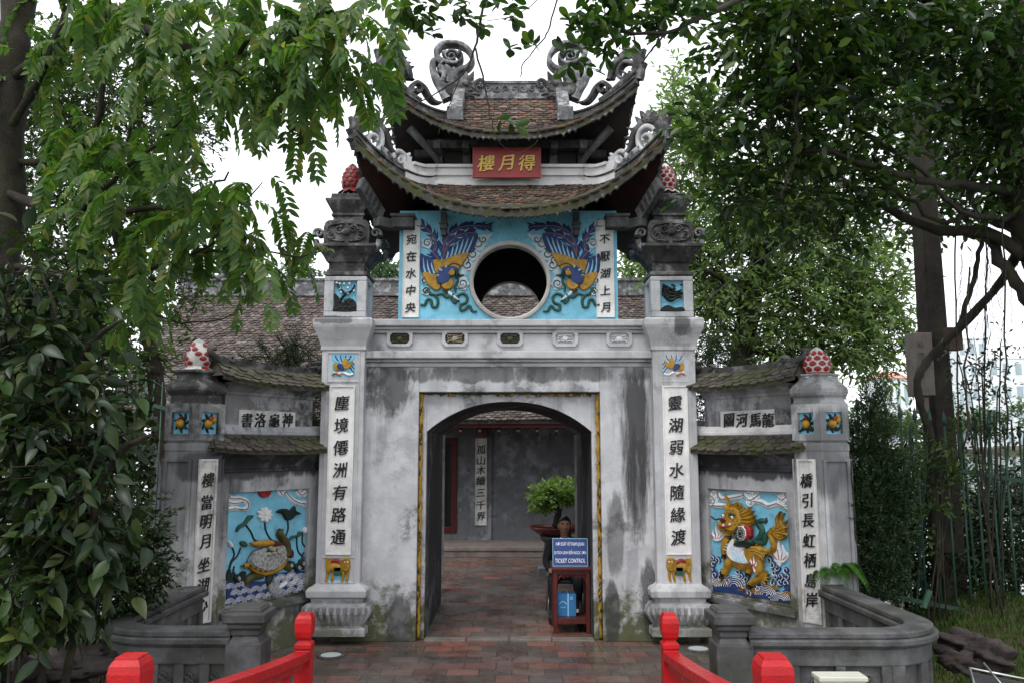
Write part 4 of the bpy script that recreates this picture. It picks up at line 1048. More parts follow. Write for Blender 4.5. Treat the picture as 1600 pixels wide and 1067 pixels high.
# ---- brackets below the lower eave
for sg in (-1, 1):
    mb = MB()
    mb.box(CX+sg*1.21-.125, CX+sg*1.21+.125, YT-.16, YT+.05, zc(357,YT-.1), zc(341,YT-.1)); mb.box(CX+sg*1.21-.14, CX+sg*1.21+.14, YT-.175, YT+.05, zc(341,YT-.1)+.001, zc(339,YT-.1)+.02)
    mb.build('eave_bracket', M['bracket'], gate, bevel=.006)
    mb = MB(); x = xc(694, 360, YT) if sg < 0 else 2*CX-xc(694, 360, YT)
    for hw_, d, za, zb in ((.03,.07,370,361),(.042,.10,361,354),(.05,.12,354,351),(.034,.1,351,335)): mb.box(x-hw_, x+hw_, YT-d, YT+.02, zc(za,YT), zc(zb,YT)-.001)
    mb.build('corbel', M['cementlight'], gate, bevel=.005)
    mb = MB(); d = Vector((sg*.7, -.7, 0))
    c0 = Vector((CX+sg*1.30, YT-.05, zc(352, 9.0)))
    mb.obox(c0+d*.14, d*.14, Vector((d.y,-d.x,0))*.06, Vector((0,0,.055)))
    for k in range(5):
        mb.obox(c0+d*(.26+.05*k)+Vector((0,0,.12+.055*k)), d*.05+Vector((0,0,.05)), Vector((d.y,-d.x,0))*.05, Vector((0,0,.07))-d*.03)
    mb.build('carved_brace', M['bracket'], gate, bevel=.01)
# ================================================================== wing walls and their corner pillars
rnd = random.Random(5)
def hit_plane(pl, px, py, w=0):
    a, b = Plane(pl.o+pl.n*w, pl.u).hit(px, py); return (a, b)
WING = {-1: dict(L=P(355,850,8.03), Rr=P(482,840,8.95)), 1: dict(L=P(1107,840,8.95), Rr=P(1232,850,8.13))}
def wing(sd):
    L, Rr = WING[sd]['L'], WING[sd]['Rr']
    o = Vector((L.x, L.y, 0)); pl = Plane(o, (Rr.x-L.x, Rr.y-L.y)); pl.k = 8.5/FPX*1.5
    ext = (Rr-L); ext.z = 0; Lw = ext.length
    a_in, a_out = .16, .26
    A0, A1 = (-a_out, Lw+a_in) if sd < 0 else (-a_in, Lw+a_out)
    lab = ('left wing wall with the turtle and lotus relief between gate pillar and hexagonal pillar' if sd < 0 else 'right wing wall with the dragon-horse relief between gate pillar and hexagonal pillar')
    w = thing('wing_wall', lab, 'wall', (o.x+ext.x/2, o.y+ext.y/2, 0), math.atan2(pl.u.y, pl.u.x), 'wing walls beside the gate')
    m0, m1, zb, zt = -.0, Lw, .50, 1.60
    # wall with a sunken field for the relief
    mb = MB()
    mb.pbox(pl, A0, m0, 0, 1.80, -.22, 0); mb.pbox(pl, m1, A1, 0, 1.80, -.22, 0)
    mb.pbox(pl, m0, m1, zt, 1.80, -.22, 0); mb.pbox(pl, m0, m1, 0, zb-.001, -.22, 0); mb.pbox(pl, m0, m1, zb, zt-.001, -.22, -.06)
    mb.pbox(pl, m0-.06, m1+.06, zb-.075, zb-.012, -.1, .035)
    mb.build('wall', M['wing'], w, bevel=.006)
    mb = MB()
    prof = [(0,1.80),(.03,1.80),(.03,1.825),(.015,1.835),(.015,1.86),(.03,1.89),(.07,1.94),(.14,1.99),(.15,2.0)]
    def sweep(prof, m, A0=A0, A1=A1, back=-.22, flare=1):
        f = [(A0-p*flare*.45, A1+p*flare*.45, p, z) for p, z in prof]
        for (a0, a1, p, z), (b0, b1, q, y) in zip(f, f[1:]):
            c = [pl.at(a0,z,p), pl.at(a1,z,p), pl.at(b1,y,q), pl.at(b0,y,q)]
            mb.add(c, [(0,1,2,3)], m, False)
            mb.add([pl.at(a0,z,back-p), pl.at(a0,z,p), pl.at(b0,y,q), pl.at(b0,y,back-q)], [(0,1,2,3)], m)
            mb.add([pl.at(a1,z,back-p), pl.at(a1,z,p), pl.at(b1,y,q), pl.at(b1,y,back-q)], [(3,2,1,0)], m)
            mb.add([pl.at(a0,z,back-p), pl.at(a1,z,back-p), pl.at(b1,y,back-q), pl.at(b0,y,back-q)], [(3,2,1,0)], m)
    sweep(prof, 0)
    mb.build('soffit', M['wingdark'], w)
    # two little tiled roofs
    def little(zb_, zt_, p0, p1, A0, A1, lift, name, nu, nv, mat):
        def fn(u, v):
            s = 2*u-1; p = lerp(p0, p1, v); a = lerp(A0-.02, A1+.02, u)
            if v < 1: a = lerp(A0-.10*(1-v), A1+.10*(1-v), u)
            z = zb_+(zt_-zb_)*(.7*v+.3*v*v)+lift*abs(s)**2.5*(1-.5*v)
            return tuple(pl.at(a, z, p))
        def fnb(u, v):
            s = 2*u-1; p = lerp(-.22-p0, -.22-p1, v); a = lerp(A1+.10*(1-v), A0-.10*(1-v), u)
            return tuple(pl.at(a, zb_+(zt_-zb_)*(.7*v+.3*v*v)+lift*abs(s)**2.5*(1-.5*v), p))
        rf = MB()
        for f in (fn, fnb):
            for i in range(24):
                u0, u1 = i/24, (i+1)/24; A, B = Vector(f(u0,0)), Vector(f(u1,0)); d = Vector((0,0,-.035))
                rf.add([A,B,B+d,A+d], [(0,3,2,1)], 0)
            rf.grid(lambda u, v: tuple(Vector(f(u, v))-Vector((0,0,.035))), 24, 4, 0, flip=True)
            rf.grid(lambda u, v: tuple(Vector(f(u, v))), 24, 4, 0)
        for u in (0, 1):
            for i in range(4):
                q = [Vector(fn(u, i/4)), Vector(fn(u, (i+1)/4)), Vector(fnb(1-u, (i+1)/4)), Vector(fnb(1-u, i/4))]
                rf.add(q, [(0,1,2,3) if u else (3,2,1,0)], 0)
        r = rf.build(name, M['eave'], w)
        mb2 = MB(); tiles(mb2, fn, nu, nv, lift=.02); tiles(mb2, fnb, nu, nv, lift=.02)
        mb2.build('roof_tiles', mat, r)
        return fn, r
    fnl, rl_ = little(2.0, 2.17, .20, .02, A0, A1, .035, 'lower_roof', 15, 4, M['tilemoss'])
    fnu, ru_ = little(2.66, 2.83, .20, -.03, A0+.06, A1-.06, .055, 'upper_roof', 14, 4, M['tilemoss'])
    # coping, name box
    mb = MB(); sweep([(.035,2.15),(.06,2.17),(.06,2.195),(.04,2.2),(.035,2.225),(.005,2.26),(-.02,2.27)], 0, flare=.4)
    mb.build('coping', M['whiteband'] if sd > 0 else M['trim'], rl_)
    mb = MB(); sweep([(0,2.26),(0,2.55),(.015,2.555),(.02,2.58),(.07,2.63),(.14,2.665)], 0, A0=A0+.16, A1=A1-.16, flare=.6)
    nb = mb.build('name_box', M['namebox'], w)
    px = ((384,'書'),(405,'洛'),(427,'龜'),(447,'神')) if sd < 0 else ((1141,'圖'),(1161,'河'),(1182,'馬'),(1202,'龍'))
    e0, e1 = (hit_plane(pl, 372, 650)[0], hit_plane(pl, 460, 650)[0]) if sd < 0 else (hit_plane(pl, 1127, 650)[0], hit_plane(pl, 1211, 650)[0])
    z0, z1 = hit_plane(pl, px[1][0], 672)[1], hit_plane(pl, px[1][0], 641)[1]
    mb = MB(); mb.pbox(pl, e0, e1, z0, z1, 0, .014)
    for i, (p_, ch) in enumerate(px):
        a, b = hit_plane(pl, p_, 656); glyphs(mb, ch, lambda u, v, d, a=a, b=b: pl.at(a+u*.98, b+v, .0145+d), .155, .012, 1, .014, .014, i+sd*7)
    mb.build('name_panel', [M['panelworn'], M['ink']], nb)
    # ridge with upturned ends
    mb = MB(); n = 20
    for i in range(n):
        q = []
        for t_ in (i/n, (i+1)/n):
            s = 2*t_-1; a = lerp(A0-.02, A1+.02, t_); z = 2.83+.055*abs(s)**3
            for p_, dz in ((.04,-.02),(.04,.06),(-.26,.06),(-.26,-.02)): q.append(pl.at(a, z+dz, p_*.55-.05))
        mb.add(q, [(0,4,5,1),(1,5,6,2),(2,6,7,3),(3,7,4,0)]+([(0,1,2,3)] if i == 0 else [])+([(7,6,5,4)] if i == n-1 else []), 0)
    for e_, sg in ((A0-.02,-1),(A1+.02,1)):
        rp_ = Plane(pl.at(0,0,-.03), pl.u)
        mb.stroke(rp_, [(e_-sg*.12,2.88),(e_-sg*.04,2.91),(e_-sg*.01,2.95),(e_-sg*.03,2.985),(e_-sg*.06,2.97)], [.06,.06,.045,.035,.02], 0, .03, 0, uv=True, back=-.08, flat=True)
        mb.spiral(rp_, (e_-sg*.26, 2.91), .035, .012, 1.3, 0, .03, 0, .02, 0, cw=sg, uv=True, back=-.06, flat=True)
    mb.build('ridge', M['dark'], ru_)
    return w, pl
wl, pll = wing(-1); wr_, plr = wing(1)

# ---- turtle relief
rp0 = Plane(pll.at(0,0,-.058), pll.u); rp0.k = pll.k
def tt(*pts): return [(340+x/5.34, 750+y/5.34) for x, y in pts]
def TS(mb, pts, w, w0, h, m, **k): mb.stroke(rp0, tt(*pts), [a/5.34 for a in w] if hasattr(w, '__len__') else w/5.34, w0, h, m, **k)
def TF(mb, pts, w0, w1, m, **k): mb.fill(rp0, tt(*pts), w0, w1, m, **k)
mb = MB(); TF(mb, ((77,80),(764,52),(750,905),(66,1040)), -.005, .001, 0, smooth=False)
TF(mb, ((70,845),(180,830),(240,845),(400,840),(450,790),(520,770),(600,760),(752,750),(748,904),(66,1038)), .002, .016, 1, smooth=False)
def arcs(mb, F, px, py, r, n, w, m, w0=.016, sx=1.0):
    for k in range(n):
        q = r*(1-k/n*.86); F([(px+q*sx*math.cos(a), py-q*math.sin(a)) for a in [math.pi*(.02+.96*i/8) for i in range(9)]], w*.55, w0, .006, m)
for j, (yy, off) in enumerate(((905,0),(965,45),(1020,0))):
    for i in range(9):
        px_, py_ = 100+off+i*85, yy-(i*85+off)*.185+(10 if j == 2 else 0)
        top = 840 if px_ < 400 else 775
        if px_ > 735 or py_-55 < top-20 or py_ > 1040-(px_-66)*.197+20: continue
        arcs(mb, lambda p, w, w0, h, m: TS(mb, p, w, w0, h, m), px_, py_, 46, 4, 5.5, 2)
for i, (px_, py_) in enumerate(((520,845),(610,830),(690,825),(560,890),(640,880),(715,870))): arcs(mb, lambda p, w, w0, h, m: TS(mb, p, w, w0, h, m), px_, py_, 50, 4, 5.5, 2)
for pts in (((80,110),(100,150),(180,150),(240,180),(240,230),(190,245)),((75,180),(130,190),(200,180)),((80,245),(130,235),(200,240)),((500,75),(530,120),(560,90)),((560,90),(620,160),(690,190),(745,180)),((650,80),(690,120),(740,90)),((700,190),(725,205),(748,170)),((680,95),(720,75),(748,110))):
    TS(mb, pts, [22]+[30]*(len(pts)-2)+[14], .001, .022, 2); TS(mb, pts, 4, .022, .006, 6)
for c_ in ((530,100),(690,95),(720,110)):
    q_ = rp0.hit(*tt(c_)[0]); mb.spiral(rp0, q_, .05, .01, 1.4, 0, .022, .002, .024, 2, uv=True)
TF(mb, ((330,70),(430,66),(435,105),(410,135),(380,142),(345,130)), .002, .03, 7)
for a in range(7): TS(mb, ((383,95),(383+45*math.cos(a*.52),95+45*math.sin(a*.52))), [16,10], .01, .03, 7)
# stems, leaves, flowers
for pts in (((235,375),(275,430),(300,490),(330,505)),((390,350),(400,420),(440,490),(500,520)),((580,325),(585,400),(565,460),(545,490)),((655,475),(665,580),(710,640)),((705,450),(705,520),(740,570)),((115,550),(135,620),(100,700),(80,830)),((190,560),(160,630),(110,690),(85,800)),((715,600),(700,660),(725,740)),((740,640),(725,700),(735,745)),((135,715),(120,780),(105,835)),((85,760),(90,800),(100,835))):
    TS(mb, pts, 9, .001, .018, 5)
TF(mb, ((145,430),(160,380),(210,345),(245,295),(285,290),(275,315),(240,345),(220,375),(180,395)), .004, .04, 3)
TF(mb, ((480,265),(510,240),(560,235),(590,250),(630,212),(640,250),(680,275),(640,290),(610,320),(560,330),(530,280)), .004, .042, 5)
TF(mb, ((585,500),(610,460),(650,455),(670,425),(700,430),(690,450),(660,470),(620,480)), .004, .04, 3)
for a in range(9): TF(mb, [(385+ (30+34*math.cos(2*math.pi*k/6))*math.cos(a*.7)-18*math.sin(2*math.pi*k/6)*math.sin(a*.7), 285+(30+34*math.cos(2*math.pi*k/6))*math.sin(a*.7)+18*math.sin(2*math.pi*k/6)*math.cos(a*.7)) for k in range(6)], .004, .03+.004*(a%3), 2)
TF(mb, ((370,265),(400,262),(402,290),(372,292)), .02, .045, 2)
for pts in (((700,430),(705,400),(722,385),(730,410),(720,440)),((75,510),(95,508),(118,545),(95,558))): TF(mb, pts, .004, .04, 2)
TF(mb, ((180,510),(215,505),(238,540),(220,555),(190,545)), .004, .035, 3)
for c_ in ((150,815),(655,725),(590,705),(690,690)): TF(mb, [(c_[0]+26*math.cos(k*1.05), c_[1]+38*math.sin(k*1.05)) for k in range(6)], .004, .045, 5); TF(mb, [(c_[0]+4+13*math.cos(k*1.05), c_[1]+18*math.sin(k*1.05)) for k in range(6)], .04, .052, 8)
for k in range(8): TS(mb, ((690+k*7,745),(684+k*9,700),(700+k*6,640+k%3*18)), [8,6,2], .001, .016, 5); TS(mb, ((75+k*8,840),(70+k*9,790),(80+k*9,745+k%3*20)), [8,6,2], .001, .016, 5)
for k in range(4): TS(mb, ((590+k*10,740),(592+k*12,700),(600+k*10,675)), [10,8,2], .001, .02, 5)
TF(mb, ((175,775),(205,755),(228,770),(200,835),(180,830)), .004, .03, 5)
# turtle
TF(mb, ((185,712),(230,690),(280,600),(330,570),(420,540),(500,530),(555,560),(575,640),(540,720),(460,780),(380,800),(300,775),(250,735)), .004, .05, 4)
TF(mb, ((235,680),(270,600),(330,565),(420,545),(500,533),(535,570),(535,650),(500,700),(440,740),(370,755),(300,735)), .03, .085, 8)
for (a, b), r_ in (((400,640),.13),): pass
TS(mb, ((190,715),(240,705),(290,745),(370,772),(440,755),(510,715),(550,650)), 26, .04, .03, 9)
for k in range(16): 
    t_ = k/15; x_ = lerp(235,545,t_); y_ = 705+70*math.sin(math.pi*min(1,t_*1.1))-55*t_; TF(mb, [(x_+11*math.cos(j*1.26), y_+11*math.sin(j*1.26)) for j in range(5)], .06, .08, 10 if k % 2 else 4)
TS(mb, ((565,620),(560,560),(545,510),(515,470),(500,435),(510,405)), [50,52,48,40,42,20], .02, .06, 4)
TS(mb, ((540,690),(575,720),(590,750)), [50,46,20], .01, .045, 4); TS(mb, ((560,610),(595,605),(605,640)), [40,50,24], .01, .04, 11)
TS(mb, ((360,780),(290,800),(240,830),(225,880)), [56,52,44,20], .01, .05, 4); TS(mb, ((440,770),(420,830),(410,890)), [46,50,22], .01, .04, 5)
TS(mb, ((235,525),(300,528),(370,522),(420,520)), [10,34,36,30], .05, .05, 10); TS(mb, ((420,520),(450,525),(500,525)), [34,34,12], .05, .05, 11)
for c_ in ((380,610),(420,600),(460,590),(395,560),(415,570)): TF(mb, [(c_[0]+20*math.cos(k*1.05), c_[1]+18*math.sin(k*1.05)) for k in range(6)], .07, .105, 12)
TS(mb, ((365,575),(400,590),(440,580),(470,600)), 24, .07, .03, 3)
TF(mb, ((400,880),(430,840),(480,870),(500,900),(460,935),(430,940)), .01, .05, 8); TS(mb, ((430,940),(480,905),(530,880),(570,850)), 20, .01, .02, 2)
mm = [M['sky_blue'], M['navy'], M['white'], M['green'], M['olive'], M['dkgreen'], M['black'], M['red'], M['shell'], M['gold'], M['gold'], M['wood'], M['shellgold']]
mb.build('turtle_relief', mm, wl)

# ---- dragon-horse relief
rp1 = Plane(plr.at(0,0,-.058), plr.u); rp1.k = plr.k
def dd(*pts): return [(1095+x/5.473, 755+y/5.473) for x, y in pts]
mb = MB()
def DS(pts, w, w0, h, m, **k): mb.stroke(rp1, dd(*pts), [a/5.473 for a in w] if hasattr(w, '__len__') else w/5.473, w0, h, m, **k)
def DF(pts, w0, w1, m, **k): mb.fill(rp1, dd(*pts), w0, w1, m, **k)
DF(((62,62),(757,95),(762,1018),(62,905)), -.005, .001, 0, smooth=False)
# clouds
for pts in (((80,90),(130,140),(110,180),(180,190),(225,185)),((150,80),(180,130),(240,125),(330,110),(380,95)),((370,85),(420,140),(470,120),(510,90)),((450,150),(520,160),(580,190),(650,170),(690,185),(750,225)),((660,110),(700,140),(740,110))):
    DS(pts, [24]+[34]*(len(pts)-2)+[14], .001, .018, 3); DS(pts, 4, .019, .006, 6)
for c_ in ((120,105),(100,160),(415,110),(470,95),(690,130),(730,160),(720,110),(430,155)):
    q_ = rp1.hit(*dd(c_)[0]); mb.spiral(rp1, q_, .055, .01, 1.5, c_[0], .024, .002, .022, 3, uv=True)
# sea
DF(((62,650),(85,655),(88,760),(150,800),(240,780),(350,830),(430,880),(520,830),(600,880),(700,920),(762,880),(762,1018),(62,905)), .002, .014, 1, smooth=False)
for px_, py_, r_ in ((110,880,70),(290,880,95),(180,860,50),(560,950,80),(460,950,60),(690,1000,75),(380,915,50),(620,910,50),(740,960,40)):
    arcs(mb, lambda p, w, w0, h, m: DS(p, w, w0, h, m), px_, py_, r_, 5, 6, 2 if r_ > 60 else 4, sx=1.1)
for c_ in ((110,640),(150,650),(120,690),(105,740),(130,780),(180,750),(175,800),(220,800),(330,750),(350,790),(590,650),(620,690),(640,760),(660,720),(650,800),(690,790),(690,840),(630,850),(740,740),(745,790),(735,850),(380,870),(400,820),(470,870),(540,850),(240,840),(420,930),(500,890),(600,960),(100,830)):
    q_ = rp1.hit(*dd(c_)[0]); mb.spiral(rp1, q_, .036, .008, 1.2, c_[0], .020, .003, .022, 1, uv=True, cw=1 if c_[1] % 20 else -1); mb.spiral(rp1, q_, .034, .010, .9, c_[0], .008, .022, .008, 2, uv=True, cw=1 if c_[1] % 20 else -1)
for pts in (((100,640),(110,720),(150,790)),((660,720),(660,790),(690,880)),((745,720),(735,800),(740,900)),((580,640),(630,700),(640,740))): DS(pts, [14,26,40], .002, .015, 1)
# flames
def flame(c_, s_):
    for d in ((-1.0,.9),(-.35,1.7),(.35,1.2),(.95,.7)): DS(((c_[0]+d[0]*20*s_, c_[1]),(c_[0]+d[0]*45*s_, c_[1]-40*s_*d[1]),(c_[0]+d[0]*28*s_, c_[1]-85*s_*d[1])), [26*s_,18*s_,2], .002, .022, 3); DS(((c_[0]+d[0]*20*s_, c_[1]),(c_[0]+d[0]*45*s_, c_[1]-40*s_*d[1])), [5,3], .022, .008, 7)
    DF([(c_[0]+40*s_*math.cos(k*1.05), c_[1]+24*s_*math.sin(k*1.05)) for k in range(6)], .002, .024, 3)
flame((150,470), 1.0); flame((690,650), 1.3)
DS(((690,650),(650,600),(660,570)), [20,14,3], .002, .02, 3); DS(((690,700),(660,660),(720,620),(740,560)), [30,24,18,3], .002, .02, 3)
# ribbons
DS(((480,490),(520,440),(530,390),(495,340),(520,315),(560,320),(565,290)), [30,38,36,32,28,24,6], .004, .03, 5)
DS(((500,505),(545,500),(560,450),(590,420),(610,380)), [26,34,32,26,10], .004, .028, 5)
# body
DS(((340,480),(290,560),(320,630),(420,660),(480,600),(520,580)), [60,110,130,120,130,90], .006, .06, 4)
DF(((310,470),(270,510),(255,580),(285,640),(350,675),(440,680),(430,620),(400,570),(420,535),(330,520)), .03, .082, 3)
for k in range(7): DS(((300+k*18,545+k*6),(320+k*16,610+k*4),(350+k*12,660)), 4, .082, .006, 8)
DF(((405,560),(450,535),(520,530),(575,560),(620,590),(560,620),(555,700),(550,770),(510,790),(500,730),(450,680),(415,620)), .02, .088, 4)
for pts in (((470,540),(540,560),(600,600)),((480,560),(560,590),(590,620)),((500,590),(560,620),(575,650)),((560,560),(620,570),(650,540))): DS(pts, [18,22,4], .07, .028, 9)
DS(((600,590),(640,540),(625,480),(610,430),(640,400)), [44,36,34,34,40], .01, .05, 4)
for pts in (((630,400),(670,360),(660,300),(700,235)),((640,390),(700,360),(690,310),(730,250)),((640,400),(710,390),(720,340),(762,310)),((640,410),(710,420),(730,380),(760,375)),((640,420),(690,450),(720,425),(762,440)),((630,420),(690,470),(740,455))): DS(pts, [44,34,22,3], .008, .036, 4); DS(pts, [4]*len(pts), .044, .006, 9)
DS(((300,640),(250,680),(225,740),(200,790)), [70,58,44,34], .01, .05, 4); DS(((210,765),(195,805)), [36,30], .02, .05, 6)
DS(((260,520),(225,480),(205,540),(205,610)), [54,48,38,30], .006, .045, 4); DS(((206,600),(204,640)), [30,28], .01, .04, 6)
DS(((500,690),(430,730),(415,770)), [60,46,34], .006, .04, 4); DS(((416,760),(412,795)), [36,32], .01, .04, 6)
DS(((540,740),(535,790),(480,830),(435,855)), [70,52,42,34], .016, .055, 4); DS(((445,845),(425,885)), [36,30], .02, .05, 6)
for pts in (((545,790),(600,770)),((545,800),(610,800)),((545,810),(600,830)),((530,810),(570,860)),((330,690),(390,720)),((320,700),(370,735)),((350,690),(400,705))): DS(pts, [26,4], .01, .04, 4)
for pts in (((490,690),(470,640)),((500,690),(500,610)),((510,690),(535,650)),((490,700),(510,750))): DS(pts, [26,3], .08, .025, 3); DS(pts, [8,2], .10, .01, 7)
for k in range(7): DS(((300-k*9,430+k*22),(285-k*9,425+k*22)), [12,3], .05, .03, 6 if k < 4 else 3)
DF(((330,500),(400,480),(470,490),(500,510),(460,545),(400,540),(330,525)), .05, .10, 10); DS(((340,500),(400,470),(490,500)), 24, .07, .03, 5)
# drum
DF([(430+52*math.cos(k*.785+.3), 420+72*math.sin(k*.785+.3)) for k in range(8)], .05, .11, 7, smooth=False)
DF([(405+46*math.cos(k*.785+.3), 420+68*math.sin(k*.785+.3)) for k in range(8)], .08, .122, 3, smooth=False)
for k in range(16): DS(((405+14*math.cos(k*.3927),420+20*math.sin(k*.3927)),(405+40*math.cos(k*.3927),420+58*math.sin(k*.3927))), 4, .122, .005, 6)
for r_ in (.5,.75): DS([(405+46*r_*math.cos(k*.3927),420+68*r_*math.sin(k*.3927)) for k in range(17)], 3, .122, .005, 6)
DF([(405+12*math.cos(k*.785), 420+16*math.sin(k*.785)) for k in range(8)], .12, .132, 6)
# head and mane
DF(((235,240),(260,200),(330,200),(370,250),(380,320),(350,390),(300,410),(240,380),(225,320)), .02, .09, 4)
for pts in (((360,260),(420,240),(450,200)),((370,280),(440,260),(480,230)),((375,300),(450,290),(495,270)),((375,320),(450,330),(490,300)),((370,345),(430,360),(480,340)),((350,250),(390,220),(400,205)),((310,210),(330,170),(345,160)),((280,205),(290,185),(300,170)),((250,215),(240,190),(235,180))): DS(pts, [34,26,3], .03, .04, 4); DS(pts, 4, .07, .008, 9)
DS(((255,215),(265,180),(245,130),(230,85)), [18,16,12,4], .03, .04, 4); DS(((350,210),(365,180),(345,160)), [18,14,4], .03, .04, 4)
DS(((270,330),(215,345),(180,345)), [60,50,20], .04, .05, 4); DS(((250,385),(205,385),(180,375)), [36,30,8], .04, .04, 4)
DS(((225,300),(180,300),(155,305),(120,275)), [14,10,8,3], .05, .03, 11)
DF(((215,305),(240,290),(265,310),(235,330)), .08, .11, 11); DS(((205,365),(260,368),(310,350)), [10,16,8], .07, .03, 7)
for c_ in ((300,345),(245,352)): DF([(c_[0]+9*math.cos(k*1.57), c_[1]+12*math.sin(k*1.57)) for k in range(4)], .08, .115, 3)
for c_ in ((316,287),(240,270)): q_ = rp1.hit(*dd(c_)[0]); mb.sphere(rp1.at(*q_, .092), .018, 8, 6, 3); mb.sphere(rp1.at(q_[0]-.004, q_[1], .106), .009, 6, 4, 6)
DS(((290,262),(320,255),(345,270)), 14, .08, .03, 5); DS(((250,265),(232,255)), 10, .07, .03, 5)
for k in range(6): DS(((240+k*14,395),(230+k*14,425),(245+k*12,440)), [14,10,2], .04, .03, 4)
for c_ in ((270,235),(300,235),(330,240),(285,260),(350,300),(330,330),(360,330),(345,360)): q_ = rp1.hit(*dd(c_)[0]); mb.spiral(rp1, q_, .03, .006, 1.2, 0, .014, .085, .014, 9, uv=True)
mm = [M['sky_blue'], M['navy'], M['white'], M['white'], M['gold'], M['green'], M['black'], M['red'], M['lblue'], M['gold'], M['dkgreen'], M['wood']]
mb.build('dragon_horse_relief', mm, wr_)

# ---- hexagonal corner pillars
def hexpillar(sd):
    c = P(303, 700, 7.85) if sd < 0 else P(1283, 700, 7.9)
    lab = ('left hexagonal pillar with flaking white and red lotus bud and mossy shaft' if sd < 0 else 'right hexagonal pillar with bright red scaled lotus bud, beside the dark conifer')
    h = thing('corner_pillar', lab, 'pillar', (c.x, c.y, 0), 0, 'hexagonal corner pillars'); kk = c.y/FPX
    toward = math.atan2(-c.y, -c.x)
    Z = lambda py: zc(py, c.y)
    r = (43 if sd < 0 else 41)*kk*1.13
    mb = MB()
    prof = [(1.12,None,-.2),(1.12,None,.14),(1.02,None,.16),(.98,705,0),(1.0,703,0),(1.0,694,0),(.94,692,0),(.96,688,0)]
    pts = [(r*a, r*a, z if p is None else Z(p)) for a, p, z in prof]
    mb.stack(c.x, c.y, pts, 6, toward)
    mb.build('shaft', M['wing'] if sd < 0 else M['wingpillar'], h, bevel=.006)
    g = .87*r
    mb = MB(); mb.stack(c.x, c.y, [(r*.86, r*.86, Z(684)), (r*.86, r*.86, Z(636))], 6, toward, 1)
    # frames of the lantern faces
    for k in range(6):
        a = toward+math.pi/6+k*math.pi/3; n = Vector((math.cos(a), math.sin(a), 0)); u = Vector((-n.y, n.x, 0)); fw = r*.5
        fp_ = Plane(Vector((c.x, c.y, 0))+n*(g+.004), u); fp_.n = n
        for q in ((-fw,-fw*.58,Z(688),Z(632)),(fw*.58,fw,Z(688),Z(632)),(-fw*.58,fw*.58,Z(688),Z(678)),(-fw*.58,fw*.58,Z(645),Z(632))): mb.pbox(fp_, *q, -.05, 0)
    lan = mb.build('lantern', [M['wingpillar'] if sd > 0 else M['namebox'], M['sky_blue']], h)
    for k, pos in ((0, 1), (5, -1)):
        a = toward+math.pi/6+k*math.pi/3; n = Vector((math.cos(a), math.sin(a), 0)); u = Vector((-n.y, n.x, 0))
        fp_ = Plane(Vector((c.x, c.y, 0))+n*(r*.86*.866), u); fp_.n = n
        mb = MB(); zc_ = Z(661)
        if not (sd > 0 and False):
            for j in range(7):
                aa = j*.9; mb.stroke(fp_, [(.0,zc_),(.045*math.cos(aa),zc_+.055*math.sin(aa)),(.075*math.cos(aa+.25),zc_+.095*math.sin(aa+.25))], [.02,.032,.004], 0, .025, 1, uv=True)
            mb.sphere(fp_.at(-.01, zc_-.01, .02), .042, 9, 7, 0)
            if pos > 0: mb.sphere(fp_.at(.04, zc_+.03, .02), .036, 9, 7, 0)
            mb.stroke(fp_, [(-.02,zc_+.03),(.02,zc_+.05)], .02, .05, .02, 2, uv=True)
            if sd > 0: mb.stroke(fp_, [(-.09,zc_-.08),(-.02,zc_-.05),(.05,zc_-.07),(.08,zc_-.02)], [.02,.03,.02,.006], 0, .03, 1, uv=True)
        mb.build('peach_relief', [M['gold'], M['dkgreen'], M['red']], lan)
    mb = MB()
    prof = [(1.0,634),(.88,631),(.86,619),(1.0,614),(1.06,611),(1.05,606),(.98,602),(.78,596),(.70,593),(.70,587),(.80,583),(.74,579)] if sd < 0 else [(1.0,635),(.92,631),(.92,626),(1.02,622),(1.06,618),(1.05,612),(.90,605),(.74,599),(.70,597),(.70,593),(.78,590),(.72,588)]
    if sd > 0: prof = [(a, b-3) for a, b in prof]
    mb.stack(c.x, c.y, [(r*a, r*a, Z(b)) for a, b in prof], 6, toward)
    mb.build('cap', M['dark'] if sd < 0 else M['namebox'], h, bevel=.008)
    mb = MB()
    if sd < 0: bud(mb, c.x, c.y, Z(574), Z(529)-Z(574), .122, 0, 1, rows=5, seed=9, patchy=.28)
    else: bud(mb, c.x, c.y, Z(583), Z(542)-Z(583), .128, 0, 1, rows=4, seed=4, patchy=0.0)
    mb.build('lotus_finial', [M['lotusred'], M['panelworn']], h)
    # couplet on the face toward the path
    k = 0 if sd < 0 else 5
    best = None
    for k in range(6):
        a = toward+math.pi/6+k*math.pi/3; n = Vector((math.cos(a), math.sin(a), 0))
        sc = n.x*(1 if sd < 0 else -1)-n.y*1.2
        if best is None or sc > best[0]: best = (sc, a, n)
    n = best[2]; u = Vector((-n.y, n.x, 0))
    fp_ = Plane(Vector((c.x, c.y, 0))+n*(r*.866*1.01), u); fp_.n = n; fp_.k = kk
    text = '樓當明月坐湖心' if sd < 0 else '橋引長虹栖島岸'
    ys_ = (749,784,814,845,881,913,943) if sd < 0 else (750,781,812,843,874,905,935)
    pxm = 321 if sd < 0 else 1264
    q = Plane(fp_.o, fp_.u); a_mid = q.hit(pxm, 800)[0] if q.n.dot(n) > 0 else 0
    cz = [q.hit(pxm, y)[1] for y in ys_]
    couplet('couplet_panel', h, fp_, a_mid-.072, a_mid+.072, q.hit(pxm, 968)[1], q.hit(pxm, 720)[1], text, cz, .142, [M['panelworn'], M['inkworn'] if sd < 0 else M['ink']], rim=.02, seed=sd+9, bold=.012, wide=.88)
